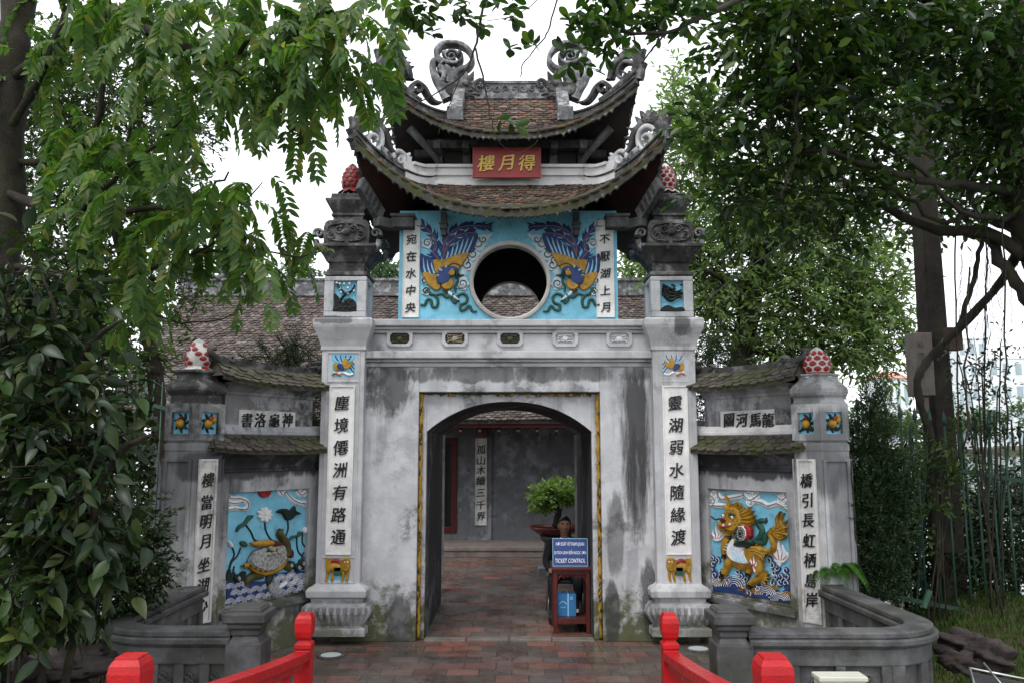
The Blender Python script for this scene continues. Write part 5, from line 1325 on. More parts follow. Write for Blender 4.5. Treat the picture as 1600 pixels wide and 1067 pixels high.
    # raised borders on the two neighbouring faces
    for kk_ in range(6):
        a = toward+math.pi/6+kk_*math.pi/3; n2 = Vector((math.cos(a), math.sin(a), 0))
        if abs((n2-n).length) < .01: continue
        u2 = Vector((-n2.y, n2.x, 0)); f2 = Plane(Vector((c.x, c.y, 0))+n2*(r*.866*1.0), u2); f2.n = n2; w_ = r*.36
        mb = MB()
        for q_ in ((-w_-.03,-w_,.25,Z(716)),(w_,w_+.03,.25,Z(716)),(-w_,w_,Z(720),Z(716)),(-w_,w_,.25,.28)): mb.pbox(f2, *q_, 0, .016)
        mb.build('face_frame', M['wing'] if sd < 0 else M['wingpillar'], h)
    return h
hexpillar(-1); hexpillar(1)

# ================================================================== grey balustrades
def balustrade(sd):
    lab = 'left grey cement balustrade curving round the forecourt to the turtle wall' if sd < 0 else 'right grey cement balustrade curving round behind the cream cabinet'
    X = lambda x: x*sd
    if sd < 0: xp, xcn, yf, yb, xb = -1.815, -2.86, 5.86, 7.62, -2.86
    else: xp, xcn, yf, yb, xb = 1.49, 2.94, 5.80, 7.62, 2.90
    b = thing('balustrade', lab, 'balustrade', ((xp+xcn)/2, yf, 0), 0, 'grey balustrades of the forecourt')
    # plan path of the wall
    rc = .42; path = [Vector((xp+sd*.1, yf, 0))]
    for i in range(10):
        a = i/9*math.pi/2; path.append(Vector((xcn-sd*rc+sd*rc*math.sin(a), yf+rc-rc*math.cos(a), 0)))
    path.append(Vector((xb, yb, 0)))
    def ribbon(mb, w0, w1, z0, z1, m=0, pth=path):
        vs = []
        for i, p in enumerate(pth):
            t = (pth[min(i+1, len(pth)-1)]-pth[max(i-1, 0)]).normalized(); nn = Vector((t.y, -t.x, 0))*sd
            for w in (w0, w1):
                for z in (z0, z1): vs.append((p.x+nn.x*w, p.y+nn.y*w, z))
        fs = []
        for i in range(len(pth)-1):
            q = i*4; r_ = q+4
            for a, c_ in ((0,1),(1,3),(3,2),(2,0)): fs.append((q+a, q+c_, r_+c_, r_+a) if sd < 0 else (q+a, r_+a, r_+c_, q+c_))
        fs += [(0,2,3,1), (len(vs)-4, len(vs)-3, len(vs)-1, len(vs)-2)]
        mb.add(vs, fs, m)
    mb = MB()
    ribbon(mb, -.095, .095, .757, .80); ribbon(mb, -.125, .125, .712, .7565); ribbon(mb, -.085, .085, .69, .7115)
    mb.build('handrail', M['cement'], b, bevel=.018, seg=3)
    mb = MB(); ribbon(mb, -.075, .075, .575, .6895); ribbon(mb, -.085, .085, -.25, .14); ribbon(mb, -.035, .035, .1405, .5745)
    L = 0
    segs = []
    for i in range(len(path)-1): segs.append((path[i], path[i+1]))
    for (p, q) in (segs[0], segs[-1]):
        d = (q-p); n_ = max(3, round(d.length/.27)); t = d.normalized(); nn = Vector((t.y, -t.x, 0))
        for i in range(n_+1):
            c_ = p+d*(i/n_); mb.obox((c_.x, c_.y, .357), t*.035, nn*.07, (0,0,.235))
    for i in range(2, 10, 3): 
        c_ = path[i]; t = (path[i+1]-path[i-1]).normalized(); mb.obox((c_.x, c_.y, .357), t*.05, Vector((t.y,-t.x,0))*.07, (0,0,.235))
    mb.build('balustrade_body', M['cementlight'], b, bevel=.01)
    # pierced flower panels
    for (p, q) in (segs[0], segs[-1]):
        d = (q-p); n_ = max(3, round(d.length/.27)); t = d.normalized(); nn = Vector((t.y, -t.x, 0))
        for i in range(n_):
            if i % 2 == 0 and n_ > 3: continue
            c_ = p+d*((i+.5)/n_)
            for sg in (-1, 1):
                mb = MB(); fp_ = Plane(c_, t); fp_.n = nn*sg
                for z in (.22,.34,.46):
                    mb.spiral(fp_, (-.03, z), .032, .006, 1.1, z*9, .014, .036, .02, 0, uv=True); mb.spiral(fp_, (.03, z+.03), .032, .006, 1.1, z*7, .014, .036, .02, 0, cw=-1, uv=True)
                    mb.stroke(fp_, [(-.06,z-.04),(0,z),(.06,z+.04)], .014, .036, .02, 0, uv=True)
                mb.build('carved_panel', M['cement'], b)
    mb = MB(); h = .122
    mb.stack(xp, yf, [(h,h,-.25),(h,h,.72),(.105,.105,.725),(.085,.085,.76),(.095,.095,.775),(.095,.095,.805),(.115,.115,.82),(.115,.115,.845),(.142,.142,.86),(.142,.142,.915),(.11,.11,.92),(.11,.11,.94),(.10,.10,.945),(.10,.10,.955)])
    mb.build('post', M['cement'], b, bevel=.008)
balustrade(-1); balustrade(1)

# ================================================================== red bridge
def bz(y): return .03+.43*max(0, min(1, (5.95-y)/2.9))**1.15
def bridge_rail(sd, xf, xn):
    yf, yn = 5.84, 3.32
    lab = 'wet red wooden railing on the left side of the bridge' if sd < 0 else 'wet red wooden railing on the right side of the bridge'
    b = thing('bridge_railing', lab, 'railing', ((xf+xn)/2, (yf+yn)/2, 0), 0, 'red bridge railings')
    for x, y, zt in ((xf, yf, .905), (xn, yn, 1.232)):
        mb = MB(); h = .053; c = .052 if y > 5 else .057
        mb.stack(x, y, [(h,h,bz(y)-.25),(h,h,zt-.245),(h*.96,h*.96,zt-.24),(h*1.08,h*1.08,zt-.225),(h*1.08,h*1.08,zt-.20),(h*.72,h*.72,zt-.185),(h*.72,h*.72,zt-.175),(c*.95,c*.95,zt-.155),(c*1.08,c*1.08,zt-.12),(c*1.12,c*1.12,zt-.06),(c*1.05,c*1.05,zt-.03),(c*.85,c*.85,zt-.010),(c*.80,c*.80,zt-.010),(c*.78,c*.78,zt)])
        mb.build('post', M['rail'], b, bevel=.008, seg=3)
    pf, pn = Vector((xf, yf, 0)), Vector((xn, yn, 0)); d = pn-pf; t = d.normalized(); nn = Vector((t.y, -t.x, 0))
    z0, z1 = bz(yf), bz(yn)
    def bar(mb, w, za, zb, y0=.0, y1=1.0):
        n = 10
        for i in range(n):
            ta, tb = lerp(y0, y1, i/n), lerp(y0, y1, (i+1)/n)
            A, B = pf+d*ta, pf+d*tb; ba, bb = bz(A.y), bz(B.y)
            q = [A-nn*w+Vector((0,0,ba+za)), A+nn*w+Vector((0,0,ba+za)), A+nn*w+Vector((0,0,ba+zb)), A-nn*w+Vector((0,0,ba+zb)),
                 B-nn*w+Vector((0,0,bb+za)), B+nn*w+Vector((0,0,bb+za)), B+nn*w+Vector((0,0,bb+zb)), B-nn*w+Vector((0,0,bb+zb))]
            mb.add(q, [(0,4,5,1),(1,5,6,2),(2,6,7,3),(3,7,4,0)]+([(0,1,2,3)] if i == 0 else [])+([(7,6,5,4)] if i == n-1 else []), 0)
    for za, zb, w in ((.555,.615,.052),(.505,.553,.032)):
        mb = MB(); bar(mb, w, za, zb, .02, .98); mb.build('rail', M['rail'], b, bevel=.006)
    for za, zb, w in ((.33,.385,.036),(.27,.328,.026),(.06,.12,.036)):
        mb = MB(); bar(mb, w, za, zb, .02, .98); mb.build('rail', M['rail'], b, bevel=.006)
    for k in range(1, 6):
        A = pf+d*(k/6); mb = MB(); mb.obox((A.x, A.y, bz(A.y)+.445), t*.045, nn*.022, (0,0,.058)); mb.build('block', M['rail'], b, bevel=.006)
        mb = MB(); mb.obox((A.x, A.y, bz(A.y)+.195), t*.02, nn*.02, (0,0,.073)); mb.build('baluster', M['rail'], b, bevel=.004)
bridge_rail(-1, P(476,1000,5.84).x, P(205,1040,3.32).x); bridge_rail(1, P(1046,1000,5.84).x, P(1207,1040,3.32).x)
mb = MB()
n = 40
for i in range(n):
    y0, y1 = 5.95-i*.13, 5.95-i*.13-.124
    if y1 < .6: break
    mb.add([(-1.6,y0,bz(y0)),(1.2,y0,bz(y0)),(1.2,y1,bz(y1)),(-1.6,y1,bz(y1)),(-1.6,y0,bz(y0)-.05),(1.2,y0,bz(y0)-.05),(1.2,y1,bz(y1)-.05),(-1.6,y1,bz(y1)-.05)], [(0,3,2,1),(4,5,6,7),(0,1,5,4),(1,2,6,5),(2,3,7,6),(3,0,4,7)])
structure(mb.build('bridge_deck', M['barkbrown']))

# cream cabinet
cbx = P(1312, 1042, 5.35); mb = MB(); ct = .625
cb = thing('utility_cabinet', 'cream metal utility cabinet standing in front of the right balustrade', 'cabinet', (cbx.x, 5.4, 0))
mb.box(cbx.x-.142, cbx.x+.142, 5.30, 5.42, 0, ct-.03); mb.box(cbx.x-.152, cbx.x+.152, 5.29, 5.43, ct-.0295, ct)
mb.build('housing', M['cream'], cb, bevel=.006)
mb = MB(); mb.box(cbx.x-.11, cbx.x+.11, 5.286, 5.2985, .04, ct-.07); dr = mb.build('door', M['cream'], cb, bevel=.003)
mb = MB(); mb.sphere((cbx.x, 5.284, ct-.1), (.03,.006,.02), 8, 6); mb.build('lock', M['metal'], dr)
structure_base = MB(); structure_base.box(1.5, 3.3, 4.6, 5.7, -.9, -.005)
structure(structure_base.build('quay', M['cement']))
# ground lamps
for px, py, lab in ((517, 1023, 'round glass ground lamp set in the paving beside the left red post'), (1091, 1013, 'round glass ground lamp set in the paving behind the right red post')):
    c = PG(px, py, .01); g = thing('ground_lamp', lab, 'lamp', (c.x, c.y, 0), 0, 'lamps set in the paving')
    mb = MB(); mb.stack(c.x, c.y, [(.135,.135,-.02),(.135,.135,.012),(.125,.125,.018),(.105,.105,.018),(.10,.10,.010)], 24, smooth=False); mb.build('ring', M['cement'], g)
    mb = MB(); mb.stack(c.x, c.y, [(.1,.1,.011),(.1,.1,.0145)], 24); mb.build('lens', M['glass'], g)
# ================================================================== temple hall behind the courtyard
rnd = random.Random(31)
HX0, HX1 = -7.75, 3.2
hall = thing('temple_hall', 'long low temple hall with weathered brown tiled roof and grey courtyard wall behind the gate', 'hall', (-2.3, 17, 0))
ez, rz_, ey, ry = 2.56, 5.62, 15.6, 19.0
def hfn(u, v): return (lerp(HX0-.25*(1-v), HX1, u), lerp(ey, ry, v), ez+(rz_-ez)*(.86*v+.14*v*v)+.05*math.sin(u*9)*.3)
mb = MB()
mb.grid(hfn, 20, 10, 0); mb.grid(lambda u, v: (lambda p: (p[0], p[1]-.0, p[2]-.07))(hfn(u, v)), 20, 10, 1, flip=True)
mb.add([hfn(0,0), hfn(1,0), tuple(Vector(hfn(1,0))-Vector((0,0,.07))), tuple(Vector(hfn(0,0))-Vector((0,0,.07)))], [(0,3,2,1)], 1)
mb.add([(HX1,ry,rz_),(HX0,ry,rz_),(HX0,ry+3.2,ez),(HX1,ry+3.2,ez)], [(0,1,2,3)], 0)
mb.add([(HX0,ey+1.4,ez),(HX0,ry,rz_-.06),(HX0,ry+3,ez)], [(0,1,2)], 1); mb.add([(HX1,ey+1.4,ez),(HX1,ry,rz_-.06),(HX1,ry+3,ez)], [(2,1,0)], 1)
hr = mb.build('roof', [M['tilehall'], M['darkwood']], hall)
mb = MB(); tiles(mb, hfn, 92, 56, lift=.035, over=1.7, jit=.008); mb.build('roof_tiles', M['tilehall'], hr)
mb = MB()
for w, za, zb in ((.16,-.06,.08),(.11,.08,.30),(.15,.30,.36)): mb.box(HX0-.1, HX1+.1, ry-w, ry+w, rz_+za, rz_+zb)
mb.add([(HX0-.2,ry-.12,rz_+.36),(HX0+.9,ry-.12,rz_+.36),(HX0-.2,ry-.12,rz_+1.0),(HX0-.2,ry+.12,rz_+.36),(HX0+.9,ry+.12,rz_+.36),(HX0-.2,ry+.12,rz_+1.0)], [(0,1,2),(5,4,3),(1,4,5,2),(0,2,5,3),(0,3,4,1)])
sp = Plane((HX0+.9, ry-.12, 0), (1, 0))
for x, r_ in ((.5,.28),(.15,.22),(-.15,.34)): mb.spiral(sp, (x, rz_+.55+r_*.4), r_, .05, 1.3, x*9, .13, 0, .06, 0, uv=True, back=-.2, flat=True)
mb.build('ridge', M['grey'], hr)
mb = MB(); mb.box(HX0, HX1, ey+.05, ey+.11, ez-.11, ez-.03); mb.box(HX0, HX1, ey+.04, ey+.12, ez-.135, ez-.112); mb.build('fascia', M['redwood'], hall)
mb = MB(); 
for k in range(30): mb.obox((HX0+.2+k*.365, ey+.75, ez+.24), (.03,0,0), (0,.72,.5), (0,-.03,.04), 0)
rafters = mb.build('rafter_row', M['darkwood'], hall)
WY = 17.0
dx0, dx1 = xc(640, 760, WY), xc(714, 760, WY); dz0, dz1 = zc(832, WY), zc(684, WY)
mb = MB()
mb.box(HX0+.3, dx0, WY, WY+.25, 0, 3.6); mb.box(dx1, HX1-.2, WY, WY+.25, 0, 3.6); mb.box(dx0, dx1, WY, WY+.25, dz1, 3.6); mb.box(dx0, dx1, WY, WY+.25, 0, dz0)
mb.box(HX0+.3, HX0+.5, WY+.25, ry+3, 0, 3.0); mb.box(HX1-.4, HX1-.2, WY+.25, ry+3, 0, 3.0); mb.box(HX0+.3, HX1-.2, ry+2.8, ry+3, 0, 2.7)
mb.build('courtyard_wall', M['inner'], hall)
mb = MB(); mb.box(HX0, HX1, 15.72, WY+.2, .0, .12); mb.box(HX0, HX1, 15.70, WY+.2, .1205, .19); mb.build('plinth', M['sill'], hall, bevel=.012)
dr = thing  # door frame
mb = MB(); f = .11
mb.box(dx1-f, dx1, WY-.03, WY+.1, dz0, dz1); mb.box(dx0, dx1-f, WY-.03, WY+.1, dz1-f, dz1); mb.box(dx0, dx1-f, WY-.03, WY+.1, dz0, dz0+f); mb.box(dx0, dx0+f, WY-.03, WY+.1, dz0+f, dz1-f)
wf = mb.build('window_frame', M['redwood'], hall, bevel=.01)
mb = MB(); mb.box(dx0+f, dx1-f, WY+.12, WY+.14, dz0+f, dz1-f)
mb.build('pane', M['black'], wf)
mb = MB(); 
for k in range(3): mb.box(dx1-f-.16-k*.2, dx1-f-.13-k*.2, WY+.06, WY+.09, dz0+f, dz1-f)
mb.build('bar_set', M['darkwood'], wf)
cp = Plane((0, WY-.06, 0), (1, 0)); cp.k = WY/FPX
a0, b0 = cp.hit(743, 819); a1, b1 = cp.hit(760, 685)
mb = MB(); mb.box(xc(735,760,WY), xc(768,760,WY), WY-.06, WY+.02, .19, 2.5); mb.build('pilaster', M['inner'], hall)
couplet('couplet_board', hall, cp, a0, a1, b0, b1, '孤山木繪三千界', [cp.hit(750, y)[1] for y in (702,719,734,750,769,788,806)], .195, [M['panelworn'], M['inkworn']], rim=.01, seed=71, w=.005, bold=.012)
mb = MB(); mb.box(xc(745,675,16.2), xc(762,675,16.2), 15.9, 16.9, zc(682,16.2), zc(666,16.2)); mb.build('beam_end', M['redwood'], hall)
# courtyard side wall, seen behind the right jamb
cw = thing('courtyard_side_wall', 'dark grey plaster wall closing the courtyard behind the right doorway jamb', 'wall', (2.6, 14, 0))
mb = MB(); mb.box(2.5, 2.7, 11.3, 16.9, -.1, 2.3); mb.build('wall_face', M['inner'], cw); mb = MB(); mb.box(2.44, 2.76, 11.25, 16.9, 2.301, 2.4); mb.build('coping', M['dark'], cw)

# ---- bonsai in a glazed dish on a stand
bc = P(868, 820, 14.0); bcx, bcy = bc.x, 14.0
pt = thing('potted_bonsai', 'bright green bonsai bush in a dark red glazed dish in the courtyard', 'plant', (bcx, bcy, 0))
mb = MB(); z = zc(836, 14)
mb.stack(bcx, bcy, [(.16,.16,z),(.30,.30,z+.03),(.42,.42,z+.11),(.45,.45,z+.15),(.42,.42,z+.15),(.40,.40,z+.12)], 20, smooth=True); mb.build('dish', M['potred'], pt)
mb = MB(); mb.stack(bcx, bcy, [(.3,.3,0),(.3,.3,.08),(.22,.22,.1),(.18,.18,z-.1),(.26,.26,z-.04),(.26,.26,z-.001)], 4); 
st_ = thing('pot_stand', 'square dark masonry stand under the bonsai dish', 'stand', (bcx, bcy, 0)); mb.build('pedestal', M['inner'], st_)

# ---- ticket control table
TX0, TX1, TY0, TY1 = xc(865,940,9.36), xc(922,940,9.36), 9.36, 9.76
tb = thing('side_table', 'red-brown carved wooden side table just inside the right of the doorway', 'table', ((TX0+TX1)/2, 9.56, 0))
tz = .715; h = .021
mb = MB(); mb.box(TX0-.02, TX1+.02, TY0-.02, TY1+.02, tz-.03, tz); mb.box(TX0-.008, TX1+.008, TY0-.008, TY1+.008, tz-.05, tz-.0305); mb.build('table_top', M['wood'], tb, bevel=.006)
for x in (TX0+h, TX1-h):
    for y in (TY0+h, TY1-h):
        mb = MB(); mb.box(x-h, x+h, y-h, y+h, 0, tz-.0505); mb.build('leg', M['wood'], tb, bevel=.004)
mb = MB(); mb.box(TX0+.01, TX1-.01, TY0+.01, TY1-.01, .145, .165); mb.box(TX0+2*h, TX1-2*h, TY0+.012, TY0+.03, .105, .1445); mb.build('shelf', M['wood'], tb, bevel=.003)
mb = MB(); ap = Plane((TX0+2*h, TY0+.012, 0), (1, 0)); wdt = TX1-TX0-4*h
mb.pbox(ap, 0, wdt, tz-.075, tz-.0505, -.015, 0)
for k in range(7):
    a = (k+.5)/7*wdt; s_ = abs(k-3)/3
    mb.stroke(ap, [(a-.022,tz-.08),(a,tz-.10-.03*s_),(a+.022,tz-.08)], .008, -.008, .008, 0, uv=True, back=-.012); mb.spiral(ap, (a, tz-.09), .016, .004, 1.1, 0, .007, -.008, .008, 0, uv=True, back=-.012)
mb.stroke(ap, [(0,tz-.16),(.02,tz-.11),(.06,tz-.09)], .014, -.01, .01, 0, uv=True, back=-.012); mb.stroke(ap, [(wdt,tz-.16),(wdt-.02,tz-.11),(wdt-.06,tz-.09)], .014, -.01, .01, 0, uv=True, back=-.012)
mb.build('carved_apron', M['wood'], tb)
# sign
s0, s1 = P(863.5, 878, 9.45), P(917.5, 840, 9.5)
sg = thing('ticket_sign', 'blue ticket control sign with white lettering standing on the side table', 'sign', ((s0.x+s1.x)/2, 9.45, tz))
lean = .08
class Tilt(Plane):
    def at(s, a, b, w=0.0): return s.o+s.u*a+Vector((0, lean*b, b))+Vector((0,-1,lean))*w
sp_ = Tilt((s0.x, 9.44, tz+.002), (1, 0)); sw, shh = s1.x-s0.x, .305
mb = MB(); mb.pbox(sp_, 0, sw, 0, shh, -.012, 0, 0)
for q in ((0,.006,0,shh),(sw-.006,sw,0,shh),(.006,sw-.006,0,.006),(.006,sw-.006,shh-.006,shh)): mb.pbox(sp_, *q, 0, .004, 2)
for txt, fr, w_, h_ in (('NƠI SOÁT VÉ THAM QUAN', .80, .80, .052),('DI TÍCH LSVH ĐỀN NGỌC SƠN', .50, .90, .060),('TICKET CONTROL', .20, .86, .045)):
    glyphs(mb, txt, lambda u, v, d, fr=fr: sp_.at(sw/2+u, shh*fr+v, .001+d), 1, .002, 1, .012, 0, fit=(sw*w_, h_))
mb.obox((s0.x+sw*.3, 9.53, tz+.1), (.008,0,0), (0,.05,-.10), (0,.004,.004), 0); mb.obox((s0.x+sw*.7, 9.53, tz+.1), (.008,0,0), (0,.05,-.10), (0,.004,.004), 0)
mb.build('sign_board', [M['signblue'], M['signwhite'], M['lblue']], sg)
# cartons on the shelf
mb = MB(); c0 = P(872, 948, 9.48); cw_ = P(900,948,9.48).x-c0.x
cp_ = Plane((c0.x, 9.47, 0), (1, 0))
ct_ = thing('carton', 'blue drinks carton with a pale strap lying on the table shelf', 'box', (c0.x+cw_/2, 9.55, .166))
mb.pbox(cp_, 0, cw_, .1665, .41, -.2, 0, 0); mb.pbox(cp_, cw_*.52, cw_*.60, .1665, .4105, -.2005, .001, 1)
mb.build('carton_box', [M['carton'], M['lblue']], ct_, bevel=.003)
mb = MB()
for k in range(3): mb.pbox(cp_, cw_*.66, cw_*.84, .35+.012*k, .356+.012*k, .001, .002, 0)
cu = (cw_*.27, .30); mb.stroke(cp_, [(cu[0]-.04,cu[1]),(cu[0],cu[1]+.03),(cu[0]+.04,cu[1])], .008, .0005, .002, 0, uv=True); mb.stroke(cp_, [(cu[0]-.03,cu[1]-.03),(cu[0],cu[1]-.04),(cu[0]+.03,cu[1]-.03)], .006, .0005, .002, 0, uv=True)
mb.build('printed_mark', M['lblue'], ct_)
for k, (dx, dy, hh_) in enumerate(((.265,9.55,.16),(.31,9.58,.15),(.29,9.66,.17))):
    x = TX0+dx; bt = thing('drink_bottle', ('dark bottle with a pale label on the table shelf, nearest the front', 'dark bottle on the table shelf, farthest right', 'dark bottle at the back of the table shelf')[k], 'bottle', (x, dy, .166), 0, 'bottles on the table shelf')
    mb = MB(); mb.stack(x, dy, [(.026,.026,.1665),(.028,.028,.18),(.028,.028,.166+hh_*.6),(.011,.011,.166+hh_*.8),(.011,.011,.166+hh_)], 12, smooth=True); mb.build('bottle_body', M['black'], bt)
    if k < 1: mb = MB(); mb.stack(x, dy, [(.0285,.0285,.2),(.0285,.0285,.235)], 12, smooth=True, cap=False); mb.build('paper_label', M['panel'], bt)

# ---- seated attendant
MX, MY = .655, 10.35
man = thing('person', 'man in dark clothes sitting behind the ticket sign in the doorway', 'person', (MX, MY, 0))
def skin(name, verts, edges, rad, mat, root=0, lev=2):
    me = bpy.data.meshes.new(name); rt = root_of(man); me.from_pydata([(x-MX, y-MY, z) for x, y, z in verts], edges, [])
    o = bpy.data.objects.new(name, me); COL.objects.link(o); o.parent = man; me.materials.append(mat)
    m_ = o.modifiers.new('skin', 'SKIN'); m_.use_smooth_shade = True
    for i, v in enumerate(me.skin_vertices[0].data):
        r_ = rad[i]; v.radius = r_ if hasattr(r_, '__len__') else (r_, r_); v.use_root = (i == root)
    s_ = o.modifiers.new('sub', 'SUBSURF'); s_.levels = s_.render_levels = lev
    return o
bx, by = MX, MY
V = [(bx,by+.12,.50),(bx,by+.12,.62),(bx,by+.10,.76),(bx,by+.08,.86),(bx,by+.07,.925),(bx,by+.055,.985),
     (bx-.17,by+.08,.865),(bx-.24,by+.0,.66),(bx-.20,by-.20,.56),
     (bx+.17,by+.08,.865),(bx+.24,by+.0,.66),(bx+.19,by-.20,.58),
     (bx-.10,by+.08,.48),(bx-.17,by-.34,.50),(bx-.17,by-.32,.12),(bx-.18,by-.42,.045),
     (bx+.10,by+.08,.48),(bx+.13,by-.34,.50),(bx+.13,by-.28,.12),(bx+.14,by-.38,.045)]
E_ = [(0,1),(1,2),(2,3),(3,4),(4,5),(3,6),(6,7),(7,8),(3,9),(9,10),(10,11),(0,12),(12,13),(13,14),(14,15),(0,16),(16,17),(17,18),(18,19)]
RD = [(.15,.12),(.145,.105),(.165,.11),(.13,.09),(.052,.052),(.05,.05),.068,.05,.04,.068,.05,.04,.09,.072,.045,.04,.09,.072,.045,.04]
skin('body', V, E_, RD, M['cloth'])
# hands with fingers resting on the thighs
for sgx in (-1, 1):
    hx, hy, hz = bx+sgx*.18, by-.24, .59
    V = [(hx,hy+.05,hz-.01),(hx,hy-.02,hz),(hx,hy-.06,hz)]; E_ = [(0,1),(1,2)]; RD = [.028,(.04,.018),(.042,.016)]
    for k in range(4):
        fx = hx+(-.030+.020*k); b_ = len(V); L_ = (.055,.068,.07,.058)[k]
        V += [(fx,hy-.085,hz),(fx,hy-.085-L_*.5,hz-.008),(fx,hy-.085-L_,hz-.025)]; E_ += [(2,b_),(b_,b_+1),(b_+1,b_+2)]; RD += [.010,.009,.008]
    b_ = len(V); V += [(hx-sgx*.045,hy-.045,hz-.005),(hx-sgx*.065,hy-.085,hz-.012)]; E_ += [(1,b_),(b_,b_+1)]; RD += [.011,.009]
    skin('hand', V, E_, RD, M['skin'], 1)
# head with face
hc = Vector((bx+.0, by+.03, 1.075)); mb = MB()
def headpt(a, t):
    r_ = math.cos(t); x = .079*r_*math.cos(a); y = .095*r_*math.sin(a); z = .122*math.sin(t)
    if z < 0: k = 1+z*2.2; x *= max(.55, k); y *= max(.62, k+.1)
    if y < 0:                    # face side
        f = math.exp(-(x/.016)**2); y -= f*(.024*math.exp(-((z+.015)/.022)**2)+.010*math.exp(-((z-.01)/.03)**2))
        y -= .007*math.exp(-(x/.03)**2-((z+.062)/.012)**2) + .010*math.exp(-(x/.03)**2-((z+.098)/.016)**2)
        y += .010*(math.exp(-((x-.031)/.016)**2-((z-.014)/.012)**2)+math.exp(-((x+.031)/.016)**2-((z-.014)/.012)**2))
        y -= .006*(math.exp(-((x-.033)/.022)**2-((z-.038)/.010)**2)+math.exp(-((x+.033)/.022)**2-((z-.038)/.010)**2))
    return (hc.x+x, hc.y+y, hc.z+z)
mb.grid(lambda u, v: headpt(2*math.pi*u-math.pi/2, -math.pi/2+math.pi*v), 48, 40, 0)
for sx in (-1, 1):
    mb.sphere((hc.x+sx*.081, hc.y+.008, hc.z-.005), (.010,.02,.032), 8, 6, 0)
    mb.sphere((hc.x+sx*.031, hc.y-.078, hc.z+.013), (.011,.0045,.005), 8, 6, 1); mb.sphere((hc.x+sx*.031, hc.y-.0812, hc.z+.013), (.006,.003,.005), 6, 5, 2)
    mb.tube([(hc.x+sx*.014,hc.y-.092,hc.z+.034),(hc.x+sx*.03,hc.y-.094,hc.z+.039),(hc.x+sx*.05,hc.y-.08,hc.z+.034)], [.004,.005,.003], 5, 2)
mb.tube([(hc.x-.026,hc.y-.082,hc.z-.061),(hc.x,hc.y-.094,hc.z-.059),(hc.x+.026,hc.y-.082,hc.z-.061)], [.003,.006,.003], 6, 3)
mb.tube([(hc.x,hc.y+.03,hc.z-.15),(hc.x,hc.y+.02,hc.z-.05)], [.052,.05], 12, 0)
hd = mb.build('head', [M['skin'], M['panelworn'], M['hair'], M['lip']], man)
mb = MB()
def hairpt(u, v):
    a = 2*math.pi*u-math.pi/2; t = lerp(-.35+.92*max(0, math.sin(-a))**.45 if math.sin(a) < 0 else -.35, math.pi/2, v)
    r_ = math.cos(t); return (hc.x+.0835*r_*math.cos(a), hc.y+.004+.101*r_*math.sin(a), hc.z+.006+.122*math.sin(t))
mb.grid(hairpt, 36, 12, 0); mb.build('hair', M['hair'], man)
mb = MB(); mb.tube([(bx-.05,by+.02,.93),(bx-.02,by-.03,.90),(bx,by-.05,.87)], [.012,.012,.008], 6); mb.tube([(bx+.05,by+.02,.93),(bx+.02,by-.03,.90),(bx,by-.05,.87)], [.012,.012,.008], 6); mb.build('collar', M['panel'], man)
for sx, dx in ((-.18, 0), (.14, 0)):
    mb = MB(); mb.stack(bx+sx, by-.42, [(.045,.12,.0),(.048,.125,.03),(.04,.10,.075),(.03,.05,.09)], 10, smooth=True); mb.build('shoe', M['black'], man)
ch = thing('chair', 'steel legged chair with dark seat under the sitting man', 'chair', (bx, by+.08, 0))
mb = MB(); mb.box(bx-.21, bx+.21, by-.14, by+.28, .40, .44); mb.build('seat', M['black'], ch, bevel=.015)
mb = MB(); mb.box(bx-.2, bx+.2, by+.29, by+.32, .62, .88); mb.build('backrest', M['black'], ch, bevel=.01)
for ex in (-1, 1):
    mb = MB(); mb.tube([(bx+ex*.2,by-.12,.40),(bx+ex*.225,by-.2,.0)], .011, 8); mb.build('leg', M['metal'], ch)
    mb = MB(); mb.tube([(bx+ex*.19,by+.31,.86),(bx+ex*.2,by+.27,.4),(bx+ex*.22,by+.36,.0)], .011, 8); mb.build('leg', M['metal'], ch)
# ================================================================== vegetation
RS = np.random.RandomState(11)
def px3(px, py, Y): return np.array(P(px, py, Y)[:])
def unit(a): return a/np.maximum(1e-9, np.linalg.norm(a, axis=-1, keepdims=True))
LEAFT = {
 'oval': ([(0,0,0),(.35,0,0),(.7,0,0),(1,0,0),(.32,.40,.10),(.68,.44,.10),(.32,-.40,.10),(.68,-.44,.10)], [(0,1,4),(1,2,5,4),(2,3,5),(0,6,1),(1,6,7,2),(2,7,3)]),
 'lance': ([(0,0,0),(.3,0,0),(.65,0,-.03),(1,0,-.1),(.25,.42,.1),(.6,.40,.06),(.25,-.42,.1),(.6,-.40,.06)], [(0,1,4),(1,2,5,4),(2,3,5),(0,6,1),(1,6,7,2),(2,7,3)]),
 'big': ([(0,0,0),(.25,0,.02),(.5,0,.0),(.75,0,-.06),(1,0,-.2),(.2,.36,.10),(.48,.48,.09),(.76,.33,.0),(.2,-.36,.10),(.48,-.48,.09),(.76,-.33,.0)], [(0,1,5),(1,2,6,5),(2,3,7,6),(3,4,7),(0,8,1),(1,8,9,2),(2,9,10,3),(3,10,4)]),
 'dia': ([(0,0,0),(.5,.5,.12),(1,0,0),(.5,-.5,.12)], [(0,2,1),(0,3,2)]),
}
def leaf_shape(prof, bend=.1, fold=.1):
    v = []; f = []; n = len(prof)
    for i, (t, w) in enumerate(prof): v += [(t, w, fold*w*2-bend*t*t), (t, 0, -bend*t*t), (t, -w, fold*w*2-bend*t*t)]
    for i in range(n-1): a = i*3; f += [(a+1, a+4, a+3, a), (a+2, a+5, a+4, a+1)]
    return v, f
LEAFT['obov'] = leaf_shape([(0,.02),(.12,.16),(.32,.36),(.55,.48),(.75,.46),(.9,.28),(1,.02)], .10)
